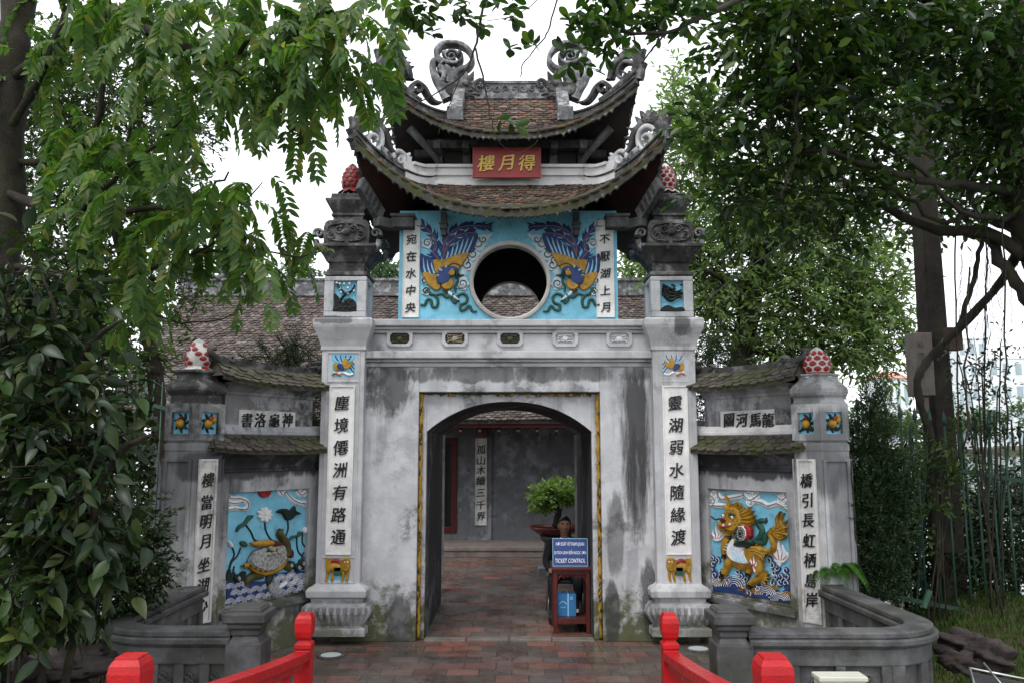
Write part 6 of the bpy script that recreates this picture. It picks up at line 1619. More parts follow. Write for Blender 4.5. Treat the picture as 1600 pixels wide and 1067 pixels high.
LEAFT['ovate'] = leaf_shape([(0,.03),(.1,.28),(.25,.44),(.42,.48),(.6,.40),(.78,.24),(.9,.11),(1,.01)], .22)
LEAFT['leaflet'] = leaf_shape([(0,.03),(.15,.34),(.4,.48),(.65,.40),(.85,.20),(1,.01)], .12)
def leaves(name, pos, dr, nr, ln, wd, shape, mat, parent):
    T, F = LEAFT[shape]; T = np.array(T, float); n = len(pos)
    dr = unit(dr); sd = unit(np.cross(nr, dr)); up = np.cross(dr, sd)
    L = ln[:, None, None]; Wd = wd[:, None, None]
    co = pos[:, None, :] + dr[:, None, :]*T[None, :, 0:1]*L + sd[:, None, :]*T[None, :, 1:2]*Wd + up[:, None, :]*T[None, :, 2:3]*L
    k = len(T); co = co.reshape(-1, 3)
    if parent is not None:
        r = root_of(parent); co = co - np.array(r.location[:])
    me = bpy.data.meshes.new(name); nf = len(F); lens = np.array([len(f) for f in F]); idx = np.concatenate([np.array(f) for f in F])
    tot = len(idx)
    me.vertices.add(n*k); me.vertices.foreach_set('co', co.astype(np.float32).ravel())
    me.loops.add(n*tot); me.polygons.add(n*nf)
    li = (idx[None, :]+(np.arange(n)*k)[:, None]).ravel(); me.loops.foreach_set('vertex_index', li.astype(np.int32))
    ls = np.concatenate([[0], np.cumsum(lens)[:-1]]); st = (ls[None, :]+(np.arange(n)*tot)[:, None]).ravel()
    me.polygons.foreach_set('loop_start', st.astype(np.int32))
    me.polygons.foreach_set('use_smooth', np.ones(n*nf, bool)); me.update(calc_edges=True); me.validate()
    me.materials.append(mat); o = bpy.data.objects.new(name, me); COL.objects.link(o)
    if parent is not None: o.parent = parent
    return o
def blob(px, py, Y, rx, ry, rY):
    """ellipsoid given in the photo's pixels and metres of depth"""
    c = px3(px, py, Y); k = Y/FPX; return (c, np.array([rx*k, rY, ry*k]))
def in_blobs(blobs, n, power=.45, up=None):
    w = np.array([b[1].prod()**.75*(b[2] if len(b) > 2 else 1) for b in blobs]); w = w/w.sum(); ids = RS.choice(len(blobs), n, p=w)
    C = np.array([b[0] for b in blobs])[ids]; A = np.array([b[1] for b in blobs])[ids]
    d = unit(RS.normal(size=(n, 3))); r = RS.rand(n, 1)**power
    return C + d*r*A, d, C
def twigs_crown(blobs, n, tl, lpt, ln, wd, shape, mat, parent, droop=.3, spread=.9, upb=.2, power=.45, tw=None, name='foliage', lvar=.35, flat=.5, crook=.25, keep=None):
    s, d, C = in_blobs(blobs, n, power)
    dirs = unit(d*spread + RS.normal(size=(n,3))*.7 + np.array([0,0,upb]))
    L = tl*(.6+.8*RS.rand(n))
    P_, D_, N_ = [], [], []
    segs = []
    for k in range(lpt):
        t = (k+.6)/lpt
        dd_ = unit(dirs + np.array([0,0,-droop])*t*1.2)
        p = s + dd_*(L*t)[:, None]
        az = k*2.4 + RS.rand(n)*1.2
        a1 = unit(np.cross(dd_, np.array([0,0,1.0])+RS.normal(size=(n,3))*.1)); a2 = np.cross(a1, dd_)
        side = a1*np.cos(az)[:,None] + a2*np.sin(az)[:,None]*(1-flat)
        ld = unit(side*1.0 + dd_*(.55+.5*t) + np.array([0,0,-droop*.6]) + RS.normal(size=(n,3))*crook)
        P_.append(p); D_.append(ld); N_.append(unit(np.array([0,0,1.0]) + RS.normal(size=(n,3))*.55))
    pos, dr, nr = np.concatenate(P_), np.concatenate(D_), np.concatenate(N_)
    if keep is not None:
        kp = keep(pos+dr*ln*.8); pos, dr, nr = pos[kp], dr[kp], nr[kp]
    m = len(pos); ll = ln*(1-lvar/2+lvar*RS.rand(m)); o = leaves(name, pos, dr, nr, ll, ll*wd*(.85+.3*RS.rand(m)), shape, mat, parent)
    if tw:
        mb = MB(); q = min(n, 1600)
        for i in RS.choice(n, q, replace=False):
            a = s[i]-dirs[i]*L[i]*.35; e = s[i]+unit(dirs[i]+np.array([0,0,-droop*.6]))*L[i]*.9
            mb.tube([a, (a+e)/2+np.array([0,0,.02]), e], [tw, tw*.75, tw*.35], 3, 0, cap=False)
        mb.build('twigs', M['bark'], parent)
    return o
def limb(mb, pts, r0, r1, n=8, wig=.0, sub=5, m=0):
    q = crom([tuple(p) for p in pts], sub, False); k = len(q)
    q = [tuple(np.array(p)+RS.normal(size=3)*wig) for p in q]
    mb.tube(q, [lerp(r0, r1, i/(k-1))*(1+.08*RS.randn()) for i in range(k)], n, m)
def limbs_px(mb, pts, r0, r1, n=8, wig=.01): limb(mb, [P(*p) for p in pts], r0, r1, n, wig)

# ------------------------------------------------------------------ fig tree on the right
fig = thing('fig_tree', 'big spreading fig tree on the right with hanging aerial roots and dark limbs', 'tree', (4.9, 7.4, 0))
mb = MB()
limb(mb, [P(1800,1000,7.4), P(1760,700,7.4), P(1670,460,7.4), P(1610,300,7.3), P(1600,80,7.2), P(1610,-120,7.2)], .34, .14, 12, .02)
for pts, r0, r1 in (
  (((1600,400,7.4),(1540,365,7.5),(1450,355,7.6),(1360,310,7.8),(1290,270,8),(1210,260,8.2)), .10, .02),
  (((1670,430,7.4),(1610,400,7.4),(1575,300,7.5),(1560,200,7.6)), .12, .05),
  (((1595,300,7.3),(1500,290,7),(1400,270,6.8),(1300,240,6.6),(1200,235,6.4)), .07, .015),
  (((1590,230,7.3),(1500,160,7),(1400,130,6.7),(1280,110,6.4),(1180,90,6.2)), .08, .015),
  (((1600,330,7.3),(1560,340,7.2),(1500,330,7),(1440,270,6.9),(1330,190,6.8)), .05, .012),
  (((1600,100,7.2),(1480,20,6.5),(1330,-60,5.8),(1200,-60,5.2)), .10, .03),
  (((1580,360,7.4),(1530,330,7.8),(1490,250,8.2),(1470,150,8.6)), .06, .02),
  (((1690,560,7.4),(1620,490,7.4),(1580,430,7.5),(1545,370,7.6)), .09, .05),
  (((1520,330,7.4),(1470,350,7.3),(1400,300,7.2),(1300,300,7.2),(1180,280,7.3)), .035, .01),
  (((1245,60,6),(1245,160,6),(1240,250,6.1),(1222,310,6.2)), .02, .012),
  (((1330,110,6.5),(1220,170,6.4),(1130,130,6.3)), .03, .01),
  (((1360,150,6.7),(1300,180,6.6),(1230,150,6.5),(1150,190,6.4)), .03, .01)):
    limbs_px(mb, pts, r0*.68, r1, 8, .012)
mb.build('trunk', M['bark'], fig)
B = [blob(1165,60,6.4,75,70,.6), blob(1260,60,6.4,120,90,.8), blob(1370,60,6.6,100,80,.8), blob(1500,70,6.9,120,100,1.0), blob(1580,140,7.0,80,140,1.0),
     blob(1125,190,6.6,45,50,.4), blob(1200,190,6.5,100,80,.7), blob(1320,190,6.7,110,85,.8), blob(1440,210,9.8,110,80,.7), blob(1550,250,7.4,80,80,.9),
     blob(1140,300,7.0,50,40,.4), blob(1230,310,7.2,90,50,.6), blob(1330,290,7.4,70,50,.7), blob(1440,320,9.8,90,50,.5), blob(1500,180,9.8,80,80,.5), blob(1240,20,5.8,130,50,.7), blob(1420,0,6.2,170,50,.8), blob(1300,370,7.6,50,30,.4)]
twigs_crown(B, 2000, .32, 8, .105, .50, 'oval', M['leaf_fig'], fig, droop=.15, tw=.005, power=.55)
# overhanging spray across the top of the picture
mb = MB()
for pts, r0, r1 in ((((1330,-60,5.8),(1180,-10,4.9),(1090,30,4.6),(1040,52,4.5),(970,50,4.45)), .022, .008), (((1040,52,4.5),(1018,80,4.5),(1002,100,4.5)), .008, .005),
  (((760,-30,4.2),(752,30,4.2),(742,75,4.2),(720,120,4.2),(660,158,4.2)), .008, .004), (((742,75,4.2),(757,130,4.2),(768,190,4.2),(780,225,4.2)), .006, .003),
  (((720,120,4.2),(700,170,4.2),(685,210,4.2)), .004, .002), (((880,-30,4.3),(862,30,4.3),(850,60,4.3),(820,95,4.3),(812,120,4.3)), .005, .003),
  (((660,158,4.2),(625,175,4.2),(600,190,4.2)), .003, .002), (((780,225,4.2),(810,240,4.2),(838,222,4.2),(842,190,4.2)), .002, .0015), (((1200,-60,5.2),(1000,-30,4.6),(800,-30,4.3),(640,-30,4.2)), .016, .006),
  (((640,-10,4.2),(630,20,4.2),(615,45,4.2)), .004, .002), (((860,-20,4.3),(800,28,4.3),(720,30,4.3)), .003, .002)):
    limbs_px(mb, pts, r0, r1, 6, .003)
mb.build('overhanging_branch', M['bark'], fig)
B = [blob(645,5,4.2,30,26,.12), blob(640,40,4.2,14,16,.08), blob(693,15,4.2,26,20,.12), blob(738,30,4.2,22,22,.1), blob(795,10,4.3,14,18,.1), blob(752,5,4.2,40,14,.12), blob(880,5,4.3,30,18,.12), blob(925,20,4.4,40,30,.18), blob(960,45,4.4,30,20,.15), blob(915,65,4.4,30,22,.15), blob(895,85,4.35,26,22,.12),
     blob(825,80,4.3,18,12,.08), blob(793,88,4.3,14,14,.08), blob(800,128,4.3,20,8,.06), blob(945,75,4.4,22,16,.1), blob(1000,20,4.5,40,22,.15), blob(1060,25,4.6,50,30,.2), blob(640,180,4.2,10,12,.05), blob(735,82,4.2,8,10,.05), blob(770,188,4.2,10,8,.05), blob(783,222,4.2,14,6,.05), blob(818,222,4.2,5,6,.04), blob(990,0,4.5,60,20,.2), blob(930,0,4.4,60,20,.2)]
twigs_crown(B, 105, .10, 7, .080, .52, 'obov', M['leaf_fig'], fig, droop=.25, power=.6, name='overhanging_foliage', flat=.3)
# aerial roots
mb = MB()
for k in range(20):
    px = RS.uniform(1490, 1600) if k < 15 else RS.uniform(1500, 1640); Y = RS.uniform(6.9, 8.2); top = RS.uniform(330, 420); bot = RS.uniform(470, 660) if k > 3 else RS.uniform(640, 720)
    x0 = P(px, top, Y); x1 = P(px+RS.uniform(-6,6), bot, Y)
    pts = [x0.lerp(x1, i/9)+Vector((RS.normal()*.012, RS.normal()*.012, 0)) for i in range(10)]
    mb.tube(pts, [.003 if k > 3 else .009]*10, 4, 0)
    if k > 12: mb.tube([p+Vector((RS.normal()*.02, .01, 0)) for p in pts[2:]], .002, 3, 0)
mb.build('aerial_roots', M['bark'], fig)

# ------------------------------------------------------------------ pole with meter boxes, and the climbing branch
pole = thing('utility_pole', 'weathered square concrete utility pole with a climbing branch beside it', 'pole', (P(1472,700,8.8).x, 8.8, 0))
pcx = P(1464, 620, 8.8).x
mb = MB(); mb.stack(pcx, 8.8, [(.13,.13,-.3),(.12,.12,2.0),(.092,.092,6.0)], 4, .12); mb.stack(pcx, 8.8, [(.20,.14,5.72),(.20,.14,5.86)], 4, .12); mb.build('pole_shaft', M['pole'], pole, bevel=.02)
bxp = P(1437, 570, 8.6); mb = MB(); mb.obox(bxp, (.10,0,0), (0,.10,0), (0,0,.33)); mb.obox(bxp+Vector((0,0,-.42)), (.05,0,0), (0,.05,0), (0,0,.09))
mbx = thing('meter_box', 'tall grey meter box fixed to the left side of the utility pole', 'box', (bxp.x, 8.6, bxp.z)); mb.build('box_case', M['sill'], mbx, bevel=.01)
for z in (.2,.09): mb = MB(); mb.obox(bxp+Vector((-.03,-.102,z)), (.03,0,0), (0,.004,0), (0,0,.03)); mb.build('meter_window', M['cementlight'], mbx)
bxp = P(1489, 530, 8.55); mb = MB(); mb.obox(bxp, (.075,0,0), (0,.06,0), (0,0,.12)); tag(mb.build('junction_box', M['barkbrown'], bevel=.01), 'small rusty junction box on the right side of the utility pole', 'box')
mb = MB(); limbs_px(mb, ((1640,330,7.4),(1597,385,7.7),(1560,445,8.0),(1500,512,8.3),(1465,545,8.4),(1440,578,8.4),(1433,600,8.4),(1440,640,8.4),(1452,670,8.4),(1458,720,8.4),(1462,800,8.4),(1470,900,8.4)), .046, .034, 9, .003)
limbs_px(mb, ((1497,512,8.3),(1512,470,8.3),(1525,420,8.3),(1535,360,8.2),(1540,320,8.1)), .03, .02, 7, .006); tag(mb.build('climbing_branch', M['bark']), 'thick dark branch crossing the utility pole and winding down beside it', 'branch')

# ------------------------------------------------------------------ pale tree behind the right wing wall
def tree(tname, label, x, y, trunk, limbs_, blobs, n, tl, lpt, ln, wd, shape, mat, group=None, bark='bark', tw=.008, r=(.2,.1), **kw):
    t = thing(tname, label, 'tree', (x, y, 0), 0, group)
    mb = MB(); limb(mb, [P(*p) for p in trunk], r[0], r[1], 10, .01)
    for l_ in limbs_: limb(mb, [P(*p) for p in l_], r[1]*.6, r[1]*.15, 6, .01)
    mb.build('trunk', M[bark], t); twigs_crown(blobs, n, tl, lpt, ln, wd, shape, mat, t, tw=tw, name='crown', **kw); return t
Y_ = 15
tree('lakeside_tree', 'pale green leafy tree with leaning dark trunk behind the right wing wall', P(1150,900,Y_).x, Y_, ((1150,900,Y_),(1152,700,Y_),(1158,560,Y_),(1172,480,Y_),(1185,420,Y_),(1195,330,Y_),(1200,200,Y_)),
     (((1172,480,Y_),(1130,440,Y_-.5),(1100,420,Y_-1)),((1180,440,Y_),(1220,420,Y_),(1300,450,Y_),(1350,520,Y_)),((1195,400,Y_),(1240,340,Y_),(1320,320,Y_),(1380,380,Y_)),((1195,330,Y_),(1120,250,Y_),(1080,190,Y_)),((1160,545,Y_),(1240,560,Y_),(1290,610,Y_))),
     [blob(1080,240,Y_,60,90,1.2), blob(1070,170,Y_,40,60,.8), blob(1150,330,Y_,90,70,1.3), blob(1260,380,Y_,110,70,1.4), blob(1350,430,Y_,60,70,1.2), blob(1230,470,Y_,120,70,1.4), blob(1120,430,Y_,60,70,1.0), blob(1330,520,Y_,70,60,1.2), blob(1240,550,Y_,100,50,1.2), blob(1380,480,Y_,40,60,.8), blob(1120,500,Y_,50,40,.9), blob(1060,400,Y_,45,60,.8), blob(1380,560,Y_,30,50,.6), blob(1250,300,Y_,110,60,1.2)],
     2900, .5, 9, .15, .36, 'lance', M['leaf_back'], power=.6, r=(.26,.14))
Y_ = 12
tree('conifer', 'dark drooping conifer rising behind the right wing wall beside the gate pillar', P(1110,900,Y_).x, Y_, ((1112,900,Y_),(1110,700,Y_),(1108,540,Y_)), (),
     [blob(1112,560,Y_,34,14,.5), blob(1115,590,Y_,44,14,.6), blob(1110,530,Y_,22,14,.35), blob(1125,630,Y_,45,20,.6), blob(1108,700,Y_,40,60,.6)], 420, .35, 16, .09, .12, 'dia', M['leaf_thuja'], droop=.5, r=(.08,.04), tw=.005)
Y_ = 12.5
tree('araucaria', 'dark tiered conifer top showing above the turtle wing wall roof', P(452,900,Y_).x, Y_, ((452,900,Y_),(452,700,Y_),(452,545,Y_)), (),
     [blob(440,560,Y_,50,6,.5), blob(470,552,Y_,25,6,.4), blob(452,590,Y_,75,8,.7), blob(420,575,Y_,35,5,.4), blob(480,575,Y_,25,6,.4), blob(450,625,Y_,85,14,.8), blob(478,680,Y_,30,40,.5)], 420, .32, 18, .085, .13, 'dia', M['leaf_thuja'], droop=.15, flat=.8, r=(.08,.04), tw=.006)

# ------------------------------------------------------------------ thuja, fern, undergrowth on the right
Y_ = 7.9; th = thing('thuja', 'narrow dark thuja bush standing beside the right hexagonal pillar', 'shrub', (P(1360,900,Y_).x, Y_, 0))
mb = MB(); limb(mb, [P(1362,960,Y_),P(1360,800,Y_),P(1362,640,Y_)], .03, .012, 7, .004)
for k in range(5): limb(mb, [P(1362,950,Y_),P(1340+k*12,860,Y_+.1*(k-2)),P(1330+k*16,720,Y_+.15*(k-2))], .016, .006, 5, .004)
mb.build('stems', M['bark'], th)
twigs_crown([blob(1365,640,Y_,22,50,.14), blob(1358,700,Y_,40,50,.24), blob(1365,770,Y_,52,60,.3), blob(1362,840,Y_,52,60,.3), blob(1375,900,Y_,40,40,.26), blob(1335,800,Y_,24,60,.2), blob(1400,760,Y_,22,60,.2)], 3000, .12, 14, .034, .36, 'dia', M['leaf_thuja'], th, upb=.8, droop=-.1, power=.5, name='sprays')
def fern(name, label, c, n, L, mat, group=None, up=.9):
    f = thing(name, label, 'fern', tuple(c), 0, group)
    P_, D_, N_, Ls = [], [], [], []; mb = MB()
    for k in range(n):
        a = 2*math.pi*k/n+RS.uniform(-.3,.3); l_ = L*RS.uniform(.7,1.1); e = up*RS.uniform(.6,1.2); pts = []
        for i in range(23):
            t = i/22; h = l_*t; pts.append(np.array(c)+np.array([math.cos(a)*h*.85, math.sin(a)*h*.85, e*h-1.25*e*h*t]))
        mb.tube(pts[::3], .003, 3, 0)
        for i in range(3, 23):
            t = i/22; d = unit(pts[i]-pts[i-1]); sd_ = unit(np.cross(d, [0,0,1]))
            for sg in (-1, 1):
                P_.append(pts[i]); D_.append(sd_*sg+d*.5+np.array([0,0,-.15])); N_.append(np.array([0,0,1.])+RS.normal(size=3)*.2); Ls.append(l_*.26*math.sin(math.pi*min(1, .12+t*.88))+.008)
    mb.build('stalks', mat, f); Ls = np.array(Ls)
    leaves('fronds', np.array(P_), np.array(D_), np.array(N_), Ls, Ls*.32, 'lance', mat, f); return f
fc = P(1306, 893, 7.75)
fern('fern', 'bright green fern arching over the end of the right balustrade', (fc.x, 7.75, fc.z-.02), 24, .34, M['leaf_fern'], up=1.6)
def bush(bname, label, blobs, n, tl, lpt, ln, wd, shape, mat, group=None, cat='shrub', stems=5, **kw):
    c = blobs[0][0]; g = terr(c[0], c[1]); t = thing(bname, label, cat, (c[0], c[1], g), 0, group)
    mb = MB()
    for b in blobs[:8]:
        for k in range(max(1, stems//len(blobs[:8]))): limb(mb, [Vector((c[0]+RS.normal()*.08, c[1]+RS.normal()*.08, g-.05)), Vector(tuple((c+b[0])/2+RS.normal(size=3)*.05)), Vector(tuple(b[0]+RS.normal(size=3)*b[1]*.4))], .010, .004, 5, .006)
    mb.build('stems', M['bark'], t); twigs_crown(blobs, n, tl, lpt, ln, wd, shape, mat, t, **kw); return t
bush('lakeside_bush', 'dark leafy bush low behind the green fence, under the utility pole', [blob(1470,820,9.2,60,60,.5), blob(1440,880,9,50,40,.4), blob(1510,850,9.2,50,50,.5), blob(1430,760,9.3,30,50,.4)], 420, .25, 8, .08, .4, 'lance', M['leaf_dark'], 'bushes behind the green fence')
bush('lakeside_bush', 'dark leafy bush behind the green fence at the right edge of the photo', [blob(1570,850,9,60,60,.5), blob(1590,780,9.2,50,40,.4), blob(1550,920,8.7,60,30,.4)], 420, .25, 8, .08, .4, 'lance', M['leaf_dark'], 'bushes behind the green fence')
bush('flowering_bush', 'loose bush with a few rusty leaves behind the thuja and fence', [blob(1420,700,9.6,30,60,.4), blob(1400,800,9.3,25,70,.3)], 200, .22, 8, .07, .4, 'lance', M['leaf_small'], 'bushes behind the green fence')
bush('creeper', 'light green creeper climbing the fence in front of the utility pole', [blob(1460,740,8.2,26,30,.12), blob(1480,700,8.2,30,30,.12), blob(1500,760,8.2,30,30,.12), blob(1450,800,8.2,20,40,.12)], 60, .22, 7, .07, .5, 'oval', M['leaf_small'], cat='creeper', name='leaves')
bush('creeper', 'sparse creeper sprays standing above the fence at the right edge', [blob(1530,590,8.1,40,30,.15), blob(1580,560,8.1,30,50,.15), blob(1545,640,8.1,40,40,.15), blob(1590,640,8.1,20,50,.15), blob(1510,640,8.1,20,40,.15), blob(1500,560,8.1,20,20,.1)], 85, .22, 6, .055, .5, 'oval', M['leaf_dark'], cat='creeper', name='leaves')
bush('lakeside_bush', 'broad dark bush low on the bank between the thuja and the utility pole', [blob(1400,850,10,60,60,.5), blob(1450,800,10.2,60,50,.5), blob(1390,920,9.4,50,40,.4)], 520, .25, 8, .08, .4, 'lance', M['leaf_dark'], 'bushes behind the green fence')
bush('lakeside_bush', 'tallest dark bush on the bank, behind the bamboo at the right edge', [blob(1520,770,10.2,60,50,.5), blob(1590,830,10,60,60,.5), blob(1540,900,9.6,70,40,.5), blob(1620,760,10,50,60,.5)], 620, .25, 8, .08, .4, 'lance', M['leaf_dark'], 'bushes behind the green fence')
bush('boxwood', 'dark bush filling the shade behind the broad-leaved shrub on the left', [blob(60,640,7.4,110,90,.5), blob(150,760,7.4,100,90,.5), blob(60,860,7.2,100,80,.5), blob(210,690,8.4,50,70,.3), blob(40,500,7.6,90,70,.5)], 950, .25, 9, .09, .5, 'oval', M['leaf_dark'], stems=10, keep=lambda p: p[:,0]/p[:,1] < -.43)
# bamboo culms
PXS = (1432,1445,1492,1512,1530,1552,1568,1590,1480,1540); CULM = ['leftmost','second from left','third from left','fourth from left','fifth from left','fifth from right','fourth from right','third from right','second from right','rightmost']
for k, (px, lean) in enumerate(((1432,8),(1445,-10),(1492,4),(1512,14),(1530,-12),(1552,10),(1568,-6),(1590,5),(1480,-5),(1540,3))):
    Y = 8.7+.1*(k % 4); a = P(px, 960, Y); b = P(px+lean*2.4, 640+25*(k % 3), Y)
    mb = MB(); n = 26; mb.tube([a.lerp(b, i/n) for i in range(n+1)], [.014 if i % 4 else .018 for i in range(n+1)], 7); cu = tag(mb.build('bamboo_culm', M['fence']), CULM[sorted(PXS).index(px)]+' bamboo culm, dark green, among the bushes by the right fence', 'bamboo', 'bamboo culms by the right fence')

mb = MB(); q_ = [P(1088,486,9.6), P(1140,440,9.7), P(1200,398,9.8), P(1280,345,9.9), P(1430,262,8.9)]
mb.tube(crom([tuple(p) for p in q_], 5, False), .008, 5); tag(mb.build('cable', M['black']), 'thin black cable slanting up from the right gate pillar to the utility pole', 'cable')
# ------------------------------------------------------------------ fences
def fence(name, label, p0, p1, n, top0, top1, z0a, z0b, spear=True, rails=(.25,.75), r=.012):
    f = thing(name, label, 'fence', ((p0[0]+p1[0])/2, (p0[1]+p1[1])/2, 0))
    d = Vector((p1[0]-p0[0], p1[1]-p0[1], 0))
    for k in range(n):
        t = k/(n-1); x, y = p0[0]+d.x*t, p0[1]+d.y*t; za, zb = lerp(z0a, z0b, t), lerp(top0, top1, t)
        mb = MB(); mb.tube([(x,y,za),(x,y,zb)], r, 6)
        if spear: mb.tube([(x,y,zb-.01),(x,y,zb+.03),(x,y,zb+.14)], [r*1.2,r*2.4,.001], 6)
        mb.build('picket', M['fence'], f)
    for q in rails:
        mb = MB(); A = Vector((p0[0], p0[1]-.015, lerp(z0a, top0, q))); B = Vector((p1[0], p1[1]-.015, lerp(z0b, top1, q))); mb.obox((A+B)/2, (B-A)/2, (0,.012,0), (0,0,.02)); mb.build('fence_rail', M['fence'], f)
    return f
q0, q1 = P(1340, 650, 8.5), P(1640, 680, 8.2)
fence('spear_fence', 'green iron fence with spear tips running down to the right edge', (q0.x, 8.5), (q1.x, 8.2), 14, P(1340,640,8.5).z, P(1640,690,8.2).z, .2, -.1, True, (.18,.80))
q0, q1 = P(120, 700, 9.6), P(262, 700, 9.2)
fence('bar_fence', 'thin green bar fence half hidden by shrubs left of the turtle wall', (q0.x, 9.6), (q1.x, 9.2), 12, P(120,560,9.6).z, P(262,600,9.2).z, -.1, -.1, False, (.2,.5,.9), .009)

# ------------------------------------------------------------------ star-leaf tree on the left, with pinnate sprays
lt = thing('pinnate_tree', 'tall tree on the left with long drooping feathery leaves against the sky', 'tree', (-4.6, 6.4, 0))
mb = MB()
limb(mb, [P(-50,1100,6.4),P(-30,700,6.4),P(0,400,6.4),P(10,200,6.3),P(20,60,6.2),P(45,-80,6.2)], .18, .11, 12, .012)
for pts, r0, r1 in ((((20,120,6.2),(110,60,6),(170,-30,5.8)), .05, .03), (((15,250,6.3),(80,250,6.3),(150,200,6),(160,60,5.7),(170,-20,5.6)), .03, .02),
   (((10,210,6.3),(60,130,6),(100,20,5.8),(80,-40,5.6)), .04, .02), (((160,20,5.8),(260,60,5.6),(340,105,5.5),(400,125,5.4),(470,150,5.3)), .045, .008), (((400,125,5.4),(380,170,5.4),(370,240,5.4)), .012, .004),
   (((340,105,5.5),(430,45,5.2),(520,22,5.0),(560,10,5)), .02, .006), (((430,45,5.2),(500,70,5),(545,60,5)), .012, .004), (((10,300,6.3),(110,340,6),(200,330,5.8),(300,320,5.6),(360,270,5.5)), .04, .006),
   (((110,340,6),(160,300,5.9),(210,250,5.8),(300,180,5.6)), .03, .006), (((20,420,6.4),(90,430,6.3),(180,440,6),(290,400,5.8),(380,395,5.7),(480,400,5.6)), .03, .005), (((290,400,5.8),(330,380,5.7),(360,330,5.6),(410,290,5.6)), .012, .004), (((180,440,6),(260,500,5.9),(360,495,5.8)), .012, .004)):
    limbs_px(mb, pts, r0, r1, 7, .01)
mb.build('trunk', M['bark'], lt)
# fronds
def fronds(starts, parent, L0, npair, lf, name='fronds', mat='leaf_pinnate', hang=.9, out=None):
    P_, D_, N_, Ls = [], [], [], []; mb = MB()
    for s in starts:
        s = np.array(s); a = RS.uniform(0, 2*math.pi); h = unit(np.array([math.cos(a), math.sin(a)*.8, RS.uniform(-.2,.5)])); L = L0*RS.uniform(.65,1.25); pts = [s]
        d = h.copy(); hg = hang*RS.uniform(.5,1.5)
        for i in range(npair):
            d = unit(d+np.array([0,0,-hg/npair*1.6])); pts.append(pts[-1]+d*L/npair)
        mb.tube(pts[::3]+[pts[-1]], .0025, 3, 0, cap=False)
        tw = RS.normal(size=3)*.3
        for i in range(1, npair+1):
            d = unit(pts[i]-pts[i-1]); sd_ = np.cross(d, np.array([0,0,1.0])+tw)
            if np.linalg.norm(sd_) < .05: sd_ = np.array([1.,0,0])
            sd_ = unit(sd_); t = i/npair
            for sg in (-1, 1):
                if RS.rand() < .04: continue
                P_.append(pts[i]); D_.append(sd_*sg+d*.45+np.array([0,0,-.55])+RS.normal(size=3)*.12); N_.append(np.cross(sd_, d)*1.0+np.array([0,0,.3])+RS.normal(size=3)*.2); Ls.append(lf*(.75+.45*math.sin(math.pi*(.15+.7*t)))*RS.uniform(.85,1.15))
            if i == npair: P_.append(pts[i]); D_.append(d); N_.append(np.cross(sd_, d)); Ls.append(lf*.9)
    stuff(mb.build('leaf_stalks', M['leaf_pinnate'], parent)); Ls = np.array(Ls)
    leaves(name, np.array(P_), np.array(D_), np.array(N_), Ls, Ls*.40, 'leaflet', M[mat], parent)
def along(pts, n, jx=30, jy=22, jY=.3):
    q = crom(pts, 8, False); out = []
    for _ in range(n):
        p = q[RS.randint(len(q))]
        if p[0] > 240 and p[1] > 388 and RS.rand() < .2: continue
        out.append(P(p[0]+RS.normal()*jx, p[1]+RS.normal()*jy, p[2]+RS.normal()*jY)[:])
    return out
st = []
for pts, n in ((((160,20,5.8),(260,60,5.6),(340,105,5.5),(400,125,5.4),(470,150,5.3)), 70), (((340,105,5.5),(430,45,5.2),(520,22,5.0),(570,10,5)), 40), (((430,45,5.2),(500,70,5),(550,70,5)), 22), (((20,120,6.2),(110,60,6),(170,-30,5.8)), 45),
   (((80,250,6.3),(150,200,6),(210,250,5.8),(300,180,5.6)), 60), (((110,340,6),(200,330,5.8),(300,320,5.6),(360,280,5.5)), 48), (((90,430,6.3),(180,430,6),(290,395,5.8),(380,385,5.7),(440,390,5.6)), 40), (((330,380,5.7),(360,330,5.6),(400,290,5.6)), 12), (((180,440,6),(230,470,5.9),(260,470,5.8)), 7), (((100,20,5.8),(250,0,5.6),(400,0,5.3)), 60), (((420,90,5.3),(470,110,5.2),(505,130,5.2)), 18), (((440,380,5.6),(475,380,5.6)), 3), (((440,440,5.6),(400,450,5.7)), 2)):
    st += along(pts, n)
fronds([s for s in st if RS.rand() < .8], lt, .46, 13, .088, hang=1.7)

# small leaved tree behind it
Y_ = 10
tree('leaning_tree', 'small-leaved tree with leaning dark trunk behind the feathery tree on the left', P(225,900,Y_).x, Y_, ((290,900,Y_),(262,700,Y_),(225,500,Y_),(195,400,Y_),(160,300,Y_),(120,180,Y_)),
     (((195,400,Y_),(260,300,Y_),(310,200,Y_)),((160,300,Y_),(220,180,Y_),(270,120,Y_)),((225,500,Y_),(130,430,Y_),(70,400,Y_)),((210,450,Y_),(290,420,Y_),(350,440,Y_))),
     [blob(270,180,Y_,60,90,.8), blob(170,150,Y_,90,90,.9), blob(70,150,Y_,80,110,.9), blob(150,280,Y_,110,70,.9), blob(50,330,Y_,80,90,.9), blob(240,330,Y_,70,60,.8), blob(120,420,Y_,110,70,.9), blob(300,300,Y_,25,50,.4), blob(220,450,Y_,90,50,.8), blob(90,540,Y_,90,90,.9), blob(200,560,Y_,60,60,.8), blob(60,700,Y_,70,100,.8)],
     2500, .32, 9, .085, .45, 'oval', M['leaf_small'], r=(.11,.05), tw=.006, power=.6)
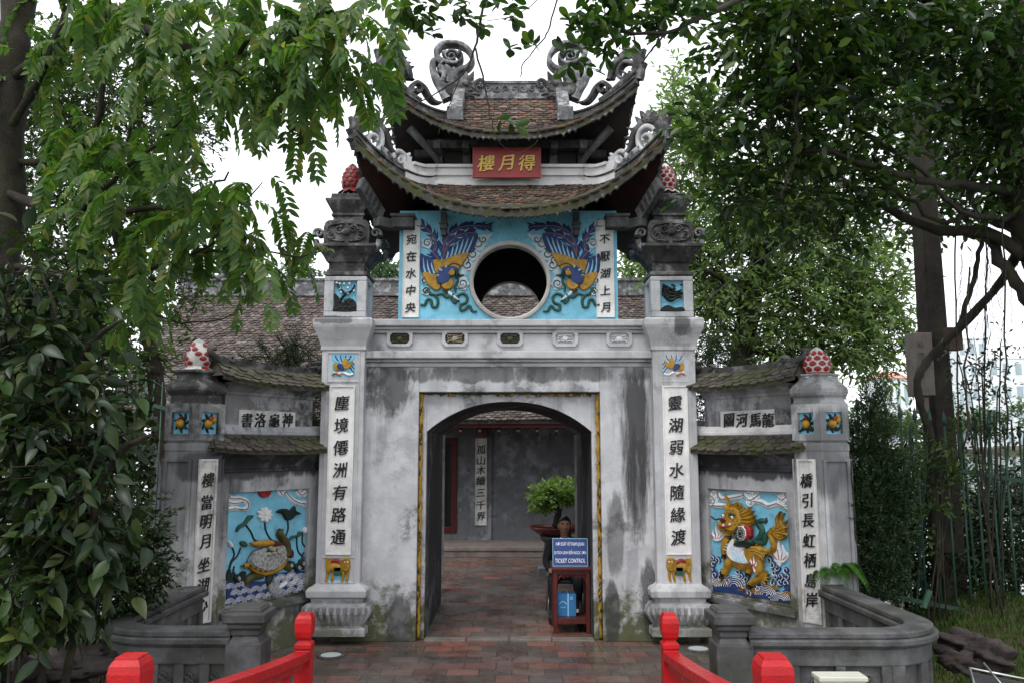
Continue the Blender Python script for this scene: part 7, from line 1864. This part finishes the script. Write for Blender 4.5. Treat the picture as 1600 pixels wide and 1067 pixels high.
# dark broad-leaved shrub in front
sh = thing('broadleaf_shrub', 'dark glossy broad-leaved shrub filling the left edge of the photo', 'shrub', (-3.1, 5.0, 0))
mb = MB()
for pts in (((60,1100,5),(70,900,5),(60,700,5),(90,520,5),(60,420,5)),((70,1000,5),(120,800,5),(170,640,5)),((60,900,5),(20,700,5),(10,500,5)),((120,800,5),(200,700,4.8),(235,680,4.8)),((90,640,5),(140,540,4.9),(190,500,4.8)),((100,1100,5),(130,900,4.9),(150,760,4.8))): limbs_px(mb, pts, .03, .01, 7, .006)
mb.build('stems', M['bark'], sh)
twigs_crown([blob(50,440,5,70,60,.5), blob(85,540,4.9,70,70,.5), blob(40,640,5,70,80,.5), blob(120,680,4.9,70,80,.5), blob(165,600,4.8,36,36,.3), blob(60,780,5,80,80,.5), blob(130,780,4.8,60,70,.4), blob(205,690,4.7,18,16,.1,), blob(70,900,4.9,90,60,.5), blob(130,850,4.9,60,60,.4), blob(30,540,5,60,80,.5), blob(20,960,4.8,40,50,.3)],
     390, .24, 6, .122, .48, 'ovate', M['leaf_dark'], sh, droop=.75, flat=.35, power=.6, tw=.005, crook=.3, lvar=.7, keep=lambda p: p[:,0]/p[:,1] < -.435)
bush('boxwood', 'fine-leaved dark bush between the broad-leaved shrub and the left balustrade', [blob(190,880,6.4,60,70,.4), blob(215,820,6.5,40,50,.3), blob(160,920,6.3,60,50,.4), blob(225,900,6.4,28,40,.25)], 620, .14, 12, .045, .5, 'oval', M['leaf_dark'], stems=10)
bush('seedling', 'small yellow-green seedling growing from the rocks at the lower left corner', [blob(15,920,4.6,20,50,.1), blob(20,1020,4.6,20,30,.1), blob(40,960,4.6,12,40,.08)], 26, .1, 6, .09, .5, 'big', M['leaf_small'], droop=.5)

# bonsai crown
mb = MB(); z = zc(822, 14)
limb(mb, [(bcx,bcy,z),(bcx+.05,bcy,z+.25),(bcx-.05,bcy,z+.45),(bcx-.02,bcy,z+.6)], .06, .03, 8, .006); mb.build('stem', M['bark'], pt)
twigs_crown([(np.array([bcx-.06,bcy,zc(772,14)]), np.array([.30,.3,.20])), (np.array([bcx-.22,bcy,zc(783,14)]), np.array([.2,.2,.13])), (np.array([bcx+.15,bcy,zc(768,14)]), np.array([.26,.25,.2]))], 260, .12, 7, .085, .5, 'oval', M['leaf_bonsai'], pt, power=.6)

# ------------------------------------------------------------------ rocks, grass, odds and ends on the right bank
def rock(name, label, c, r, seed, group):
    rd = random.Random(seed); t = MB(); nu, nv = 18, 12
    ph_ = [rd.uniform(0, 6.3) for _ in range(8)]
    def fn(u, v):
        a = 2*math.pi*u; b = -math.pi/2+math.pi*v; d = Vector((math.cos(b)*math.cos(a), math.cos(b)*math.sin(a), math.sin(b)))
        k = 1+.22*math.sin(3*d.x+ph_[0])*math.cos(2.5*d.y+ph_[1])+.16*math.sin(6*d.z+5*d.x+ph_[2])+.10*math.sin(11*d.x+ph_[3]+7*d.y)+.07*math.sin(17*d.z+9*d.y+ph_[4])
        k += .08*round(3*math.sin(8*d.z+3*d.x+ph_[5]))/3+.05*math.sin(23*d.x+19*d.z+ph_[6])*math.sin(21*d.y+ph_[7])
        return (c[0]+r[0]*d.x*k, c[1]+r[1]*d.y*k, c[2]+r[2]*d.z*k)
    t.grid(fn, nu*2, nv*2); o = t.build(name, M['rock']); return tag(o, label, 'rock', group)
for i, (px, py, Y, r, lab) in enumerate(((1500,1005,6.3,(.15,.14,.10),'flat layered dark rock on the grassy bank right of the balustrade, highest one'), (1550,1025,6.0,(.16,.13,.10),'jagged dark rock on the right bank nearest the lamp frame'), (1500,1035,6.0,(.11,.10,.08),'small dark rock close to the curved corner of the right balustrade'),
      (60,1050,5.4,(.35,.25,.09),'dark rock at the bottom left under the shrub stems'), (120,1030,5.8,(.28,.22,.08),'dark rock at the bottom left closest to the balustrade'), (10,1062,5.0,(.2,.2,.10),'dark rock in the extreme bottom left corner'))):
    c = P(px, py, Y); rock('rock', lab, c, r, i+3, 'rocks on the banks')
def grassy(name, n, area, hgt, mat):
    ps, ds = [], []
    while len(ps) < n:
        x, y = RS.uniform(*area[0]), RS.uniform(*area[1])
        if abs(x) < 3.05 and 5.4 < y < 9.6: continue
        ps.append((x, y, terr(x, y)-.01)); ds.append((RS.normal()*.35, RS.normal()*.35, 1))
    ps = np.array(ps); ds = np.array(ds); l_ = hgt*(.5+RS.rand(n)); o = leaves(name, ps, ds, RS.normal(size=(n,3)), l_, l_*0+.008, 'dia', mat, None); return stuff(o)
grassy('grass', 42000, ((3.0,6.4),(5.6,10)), .065, M['grass'])
grassy('ground_plants', 3500, ((-6,-2.9),(4.6,9.5)), .12, M['leaf_dark'])
lf = P(1545, 1052, 5.2); fl = thing('floodlight', 'metal framed floodlight lying at the lower right corner of the photo', 'lamp', (lf.x, 5.2, lf.z))
A, B, C_, D_ = P(1515,1043,5.3), P(1610,1062,5.2), P(1640,1110,4.9), P(1528,1090,4.95)
mb = MB()
for p, q in ((A,B),(B,C_),(C_,D_),(D_,A)): mb.tube([p, q], .008, 6)
mb.tube([A+Vector((.09,0,.03)), A+Vector((.12,-.25,-.12))], .006, 6); mb.build('frame', M['metal'], fl)
mb = MB(); dn = Vector((0,0,-.02)); mb.add([A+dn,B+dn,C_+dn,D_+dn,A+dn*4,B+dn*4,C_+dn*4,D_+dn*4], [(3,2,1,0),(4,5,6,7),(0,1,5,4),(1,2,6,5),(2,3,7,6),(3,0,4,7)]); mb.build('glass_front', M['black'], fl)
bd_ = P(1448, 935, 7.0); mb = MB(); mb.obox(bd_, (.03,0,.07), (.0,.015,0), (.016,0,-.007)); tag(mb.build('leaning_plank', M['fence']), 'short green and rust painted plank leaning on the grass mound', 'plank')

# ------------------------------------------------------------------ far shore, city and trees behind the hall
mb = MB(); mb.grid(lambda u, v: (lerp(-700, 1100, u), 330+v*260, -1.25+min(1, v*12)*2.4+v*5), 40, 12); structure(mb.build('far_shore', M['leaf_far'] if False else M['soil']))
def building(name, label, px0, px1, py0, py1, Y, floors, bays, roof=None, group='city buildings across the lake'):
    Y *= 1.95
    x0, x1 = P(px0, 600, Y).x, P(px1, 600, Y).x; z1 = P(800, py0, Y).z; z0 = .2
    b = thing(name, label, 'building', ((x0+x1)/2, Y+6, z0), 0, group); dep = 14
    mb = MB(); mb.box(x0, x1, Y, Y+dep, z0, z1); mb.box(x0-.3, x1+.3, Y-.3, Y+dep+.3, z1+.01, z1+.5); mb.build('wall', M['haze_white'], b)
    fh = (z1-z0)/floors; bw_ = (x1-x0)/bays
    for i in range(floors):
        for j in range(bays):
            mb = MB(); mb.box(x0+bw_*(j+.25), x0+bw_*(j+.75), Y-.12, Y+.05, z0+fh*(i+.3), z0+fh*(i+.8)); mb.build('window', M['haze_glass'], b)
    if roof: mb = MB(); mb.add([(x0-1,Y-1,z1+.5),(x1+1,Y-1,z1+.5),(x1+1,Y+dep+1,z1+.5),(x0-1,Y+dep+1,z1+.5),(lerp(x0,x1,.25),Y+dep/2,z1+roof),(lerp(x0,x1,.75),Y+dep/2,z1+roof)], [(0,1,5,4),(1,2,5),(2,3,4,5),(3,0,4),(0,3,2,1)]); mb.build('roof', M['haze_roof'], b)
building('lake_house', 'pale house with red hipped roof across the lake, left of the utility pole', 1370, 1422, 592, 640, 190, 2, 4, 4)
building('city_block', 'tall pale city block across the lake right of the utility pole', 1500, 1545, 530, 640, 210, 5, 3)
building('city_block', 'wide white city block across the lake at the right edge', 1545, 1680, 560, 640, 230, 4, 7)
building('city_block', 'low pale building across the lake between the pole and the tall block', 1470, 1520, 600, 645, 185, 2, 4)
def fartree(label, px, py, Y, rx, ry, n, mat='leaf_far', ln=.9, group='trees on the far shore', name='shore_tree', zg=.3):
    c, r = blob(px, py, Y, rx, ry, rx*Y/FPX); t = thing(name, label, 'tree', (c[0], Y, zg), 0, group)
    mb = MB(); mb.tube([(c[0],Y,zg-.5),(c[0],Y,c[2])], [r[0]*.08,r[0]*.04], 6); mb.build('trunk', M['bark'], t)
    bl = [(c+RS.normal(size=3)*r*.45, r*RS.uniform(.4,.7)) for _ in range(6)]
    twigs_crown(bl, n, ln*2, 7, ln, .5, 'dia', M[mat], t, name='crown', power=.7)
for k, (px, py, rx, ry) in enumerate(((1380,660,26,26),(1425,668,24,20),(1480,655,30,24),(1530,662,28,22),(1580,655,34,26),(1640,660,36,24),(1330,655,34,26),(1270,660,34,24))):
    fartree('%s hazy round tree from the left on the far shore behind the fence' % ('third','fourth','fifth','sixth','seventh','eighth','second','first')[k], px, py, 336+9*(k%3), rx, ry, 130, ln=1.8)
for k, (px, py, Y, rx, ry, lab) in enumerate(((470,440,34,46,34,'pale tree behind the hall roof left of the left gate pillar'), (600,430,33,38,30,'pale tree behind the hall roof between the pillar and the tower'), (540,450,36,50,26,'pale low tree behind the hall ridge hidden by the left gate pillar'), (790,462,30,60,26,'pale tree seen through the round window above the hall roof'), (1000,420,26,40,60,'pale tree behind the right side of the tower'), (400,450,33,40,22,'pale tree behind the left end of the hall ridge'))):
    fartree(lab, px, py, Y, rx, ry, 260, 'leaf_back' if k in (3,4) else 'leaf_far', .2, 'trees behind the hall', 'garden_tree', 0)
bpy.data.objects.remove(_fo); bpy.data.curves.remove(_fc)
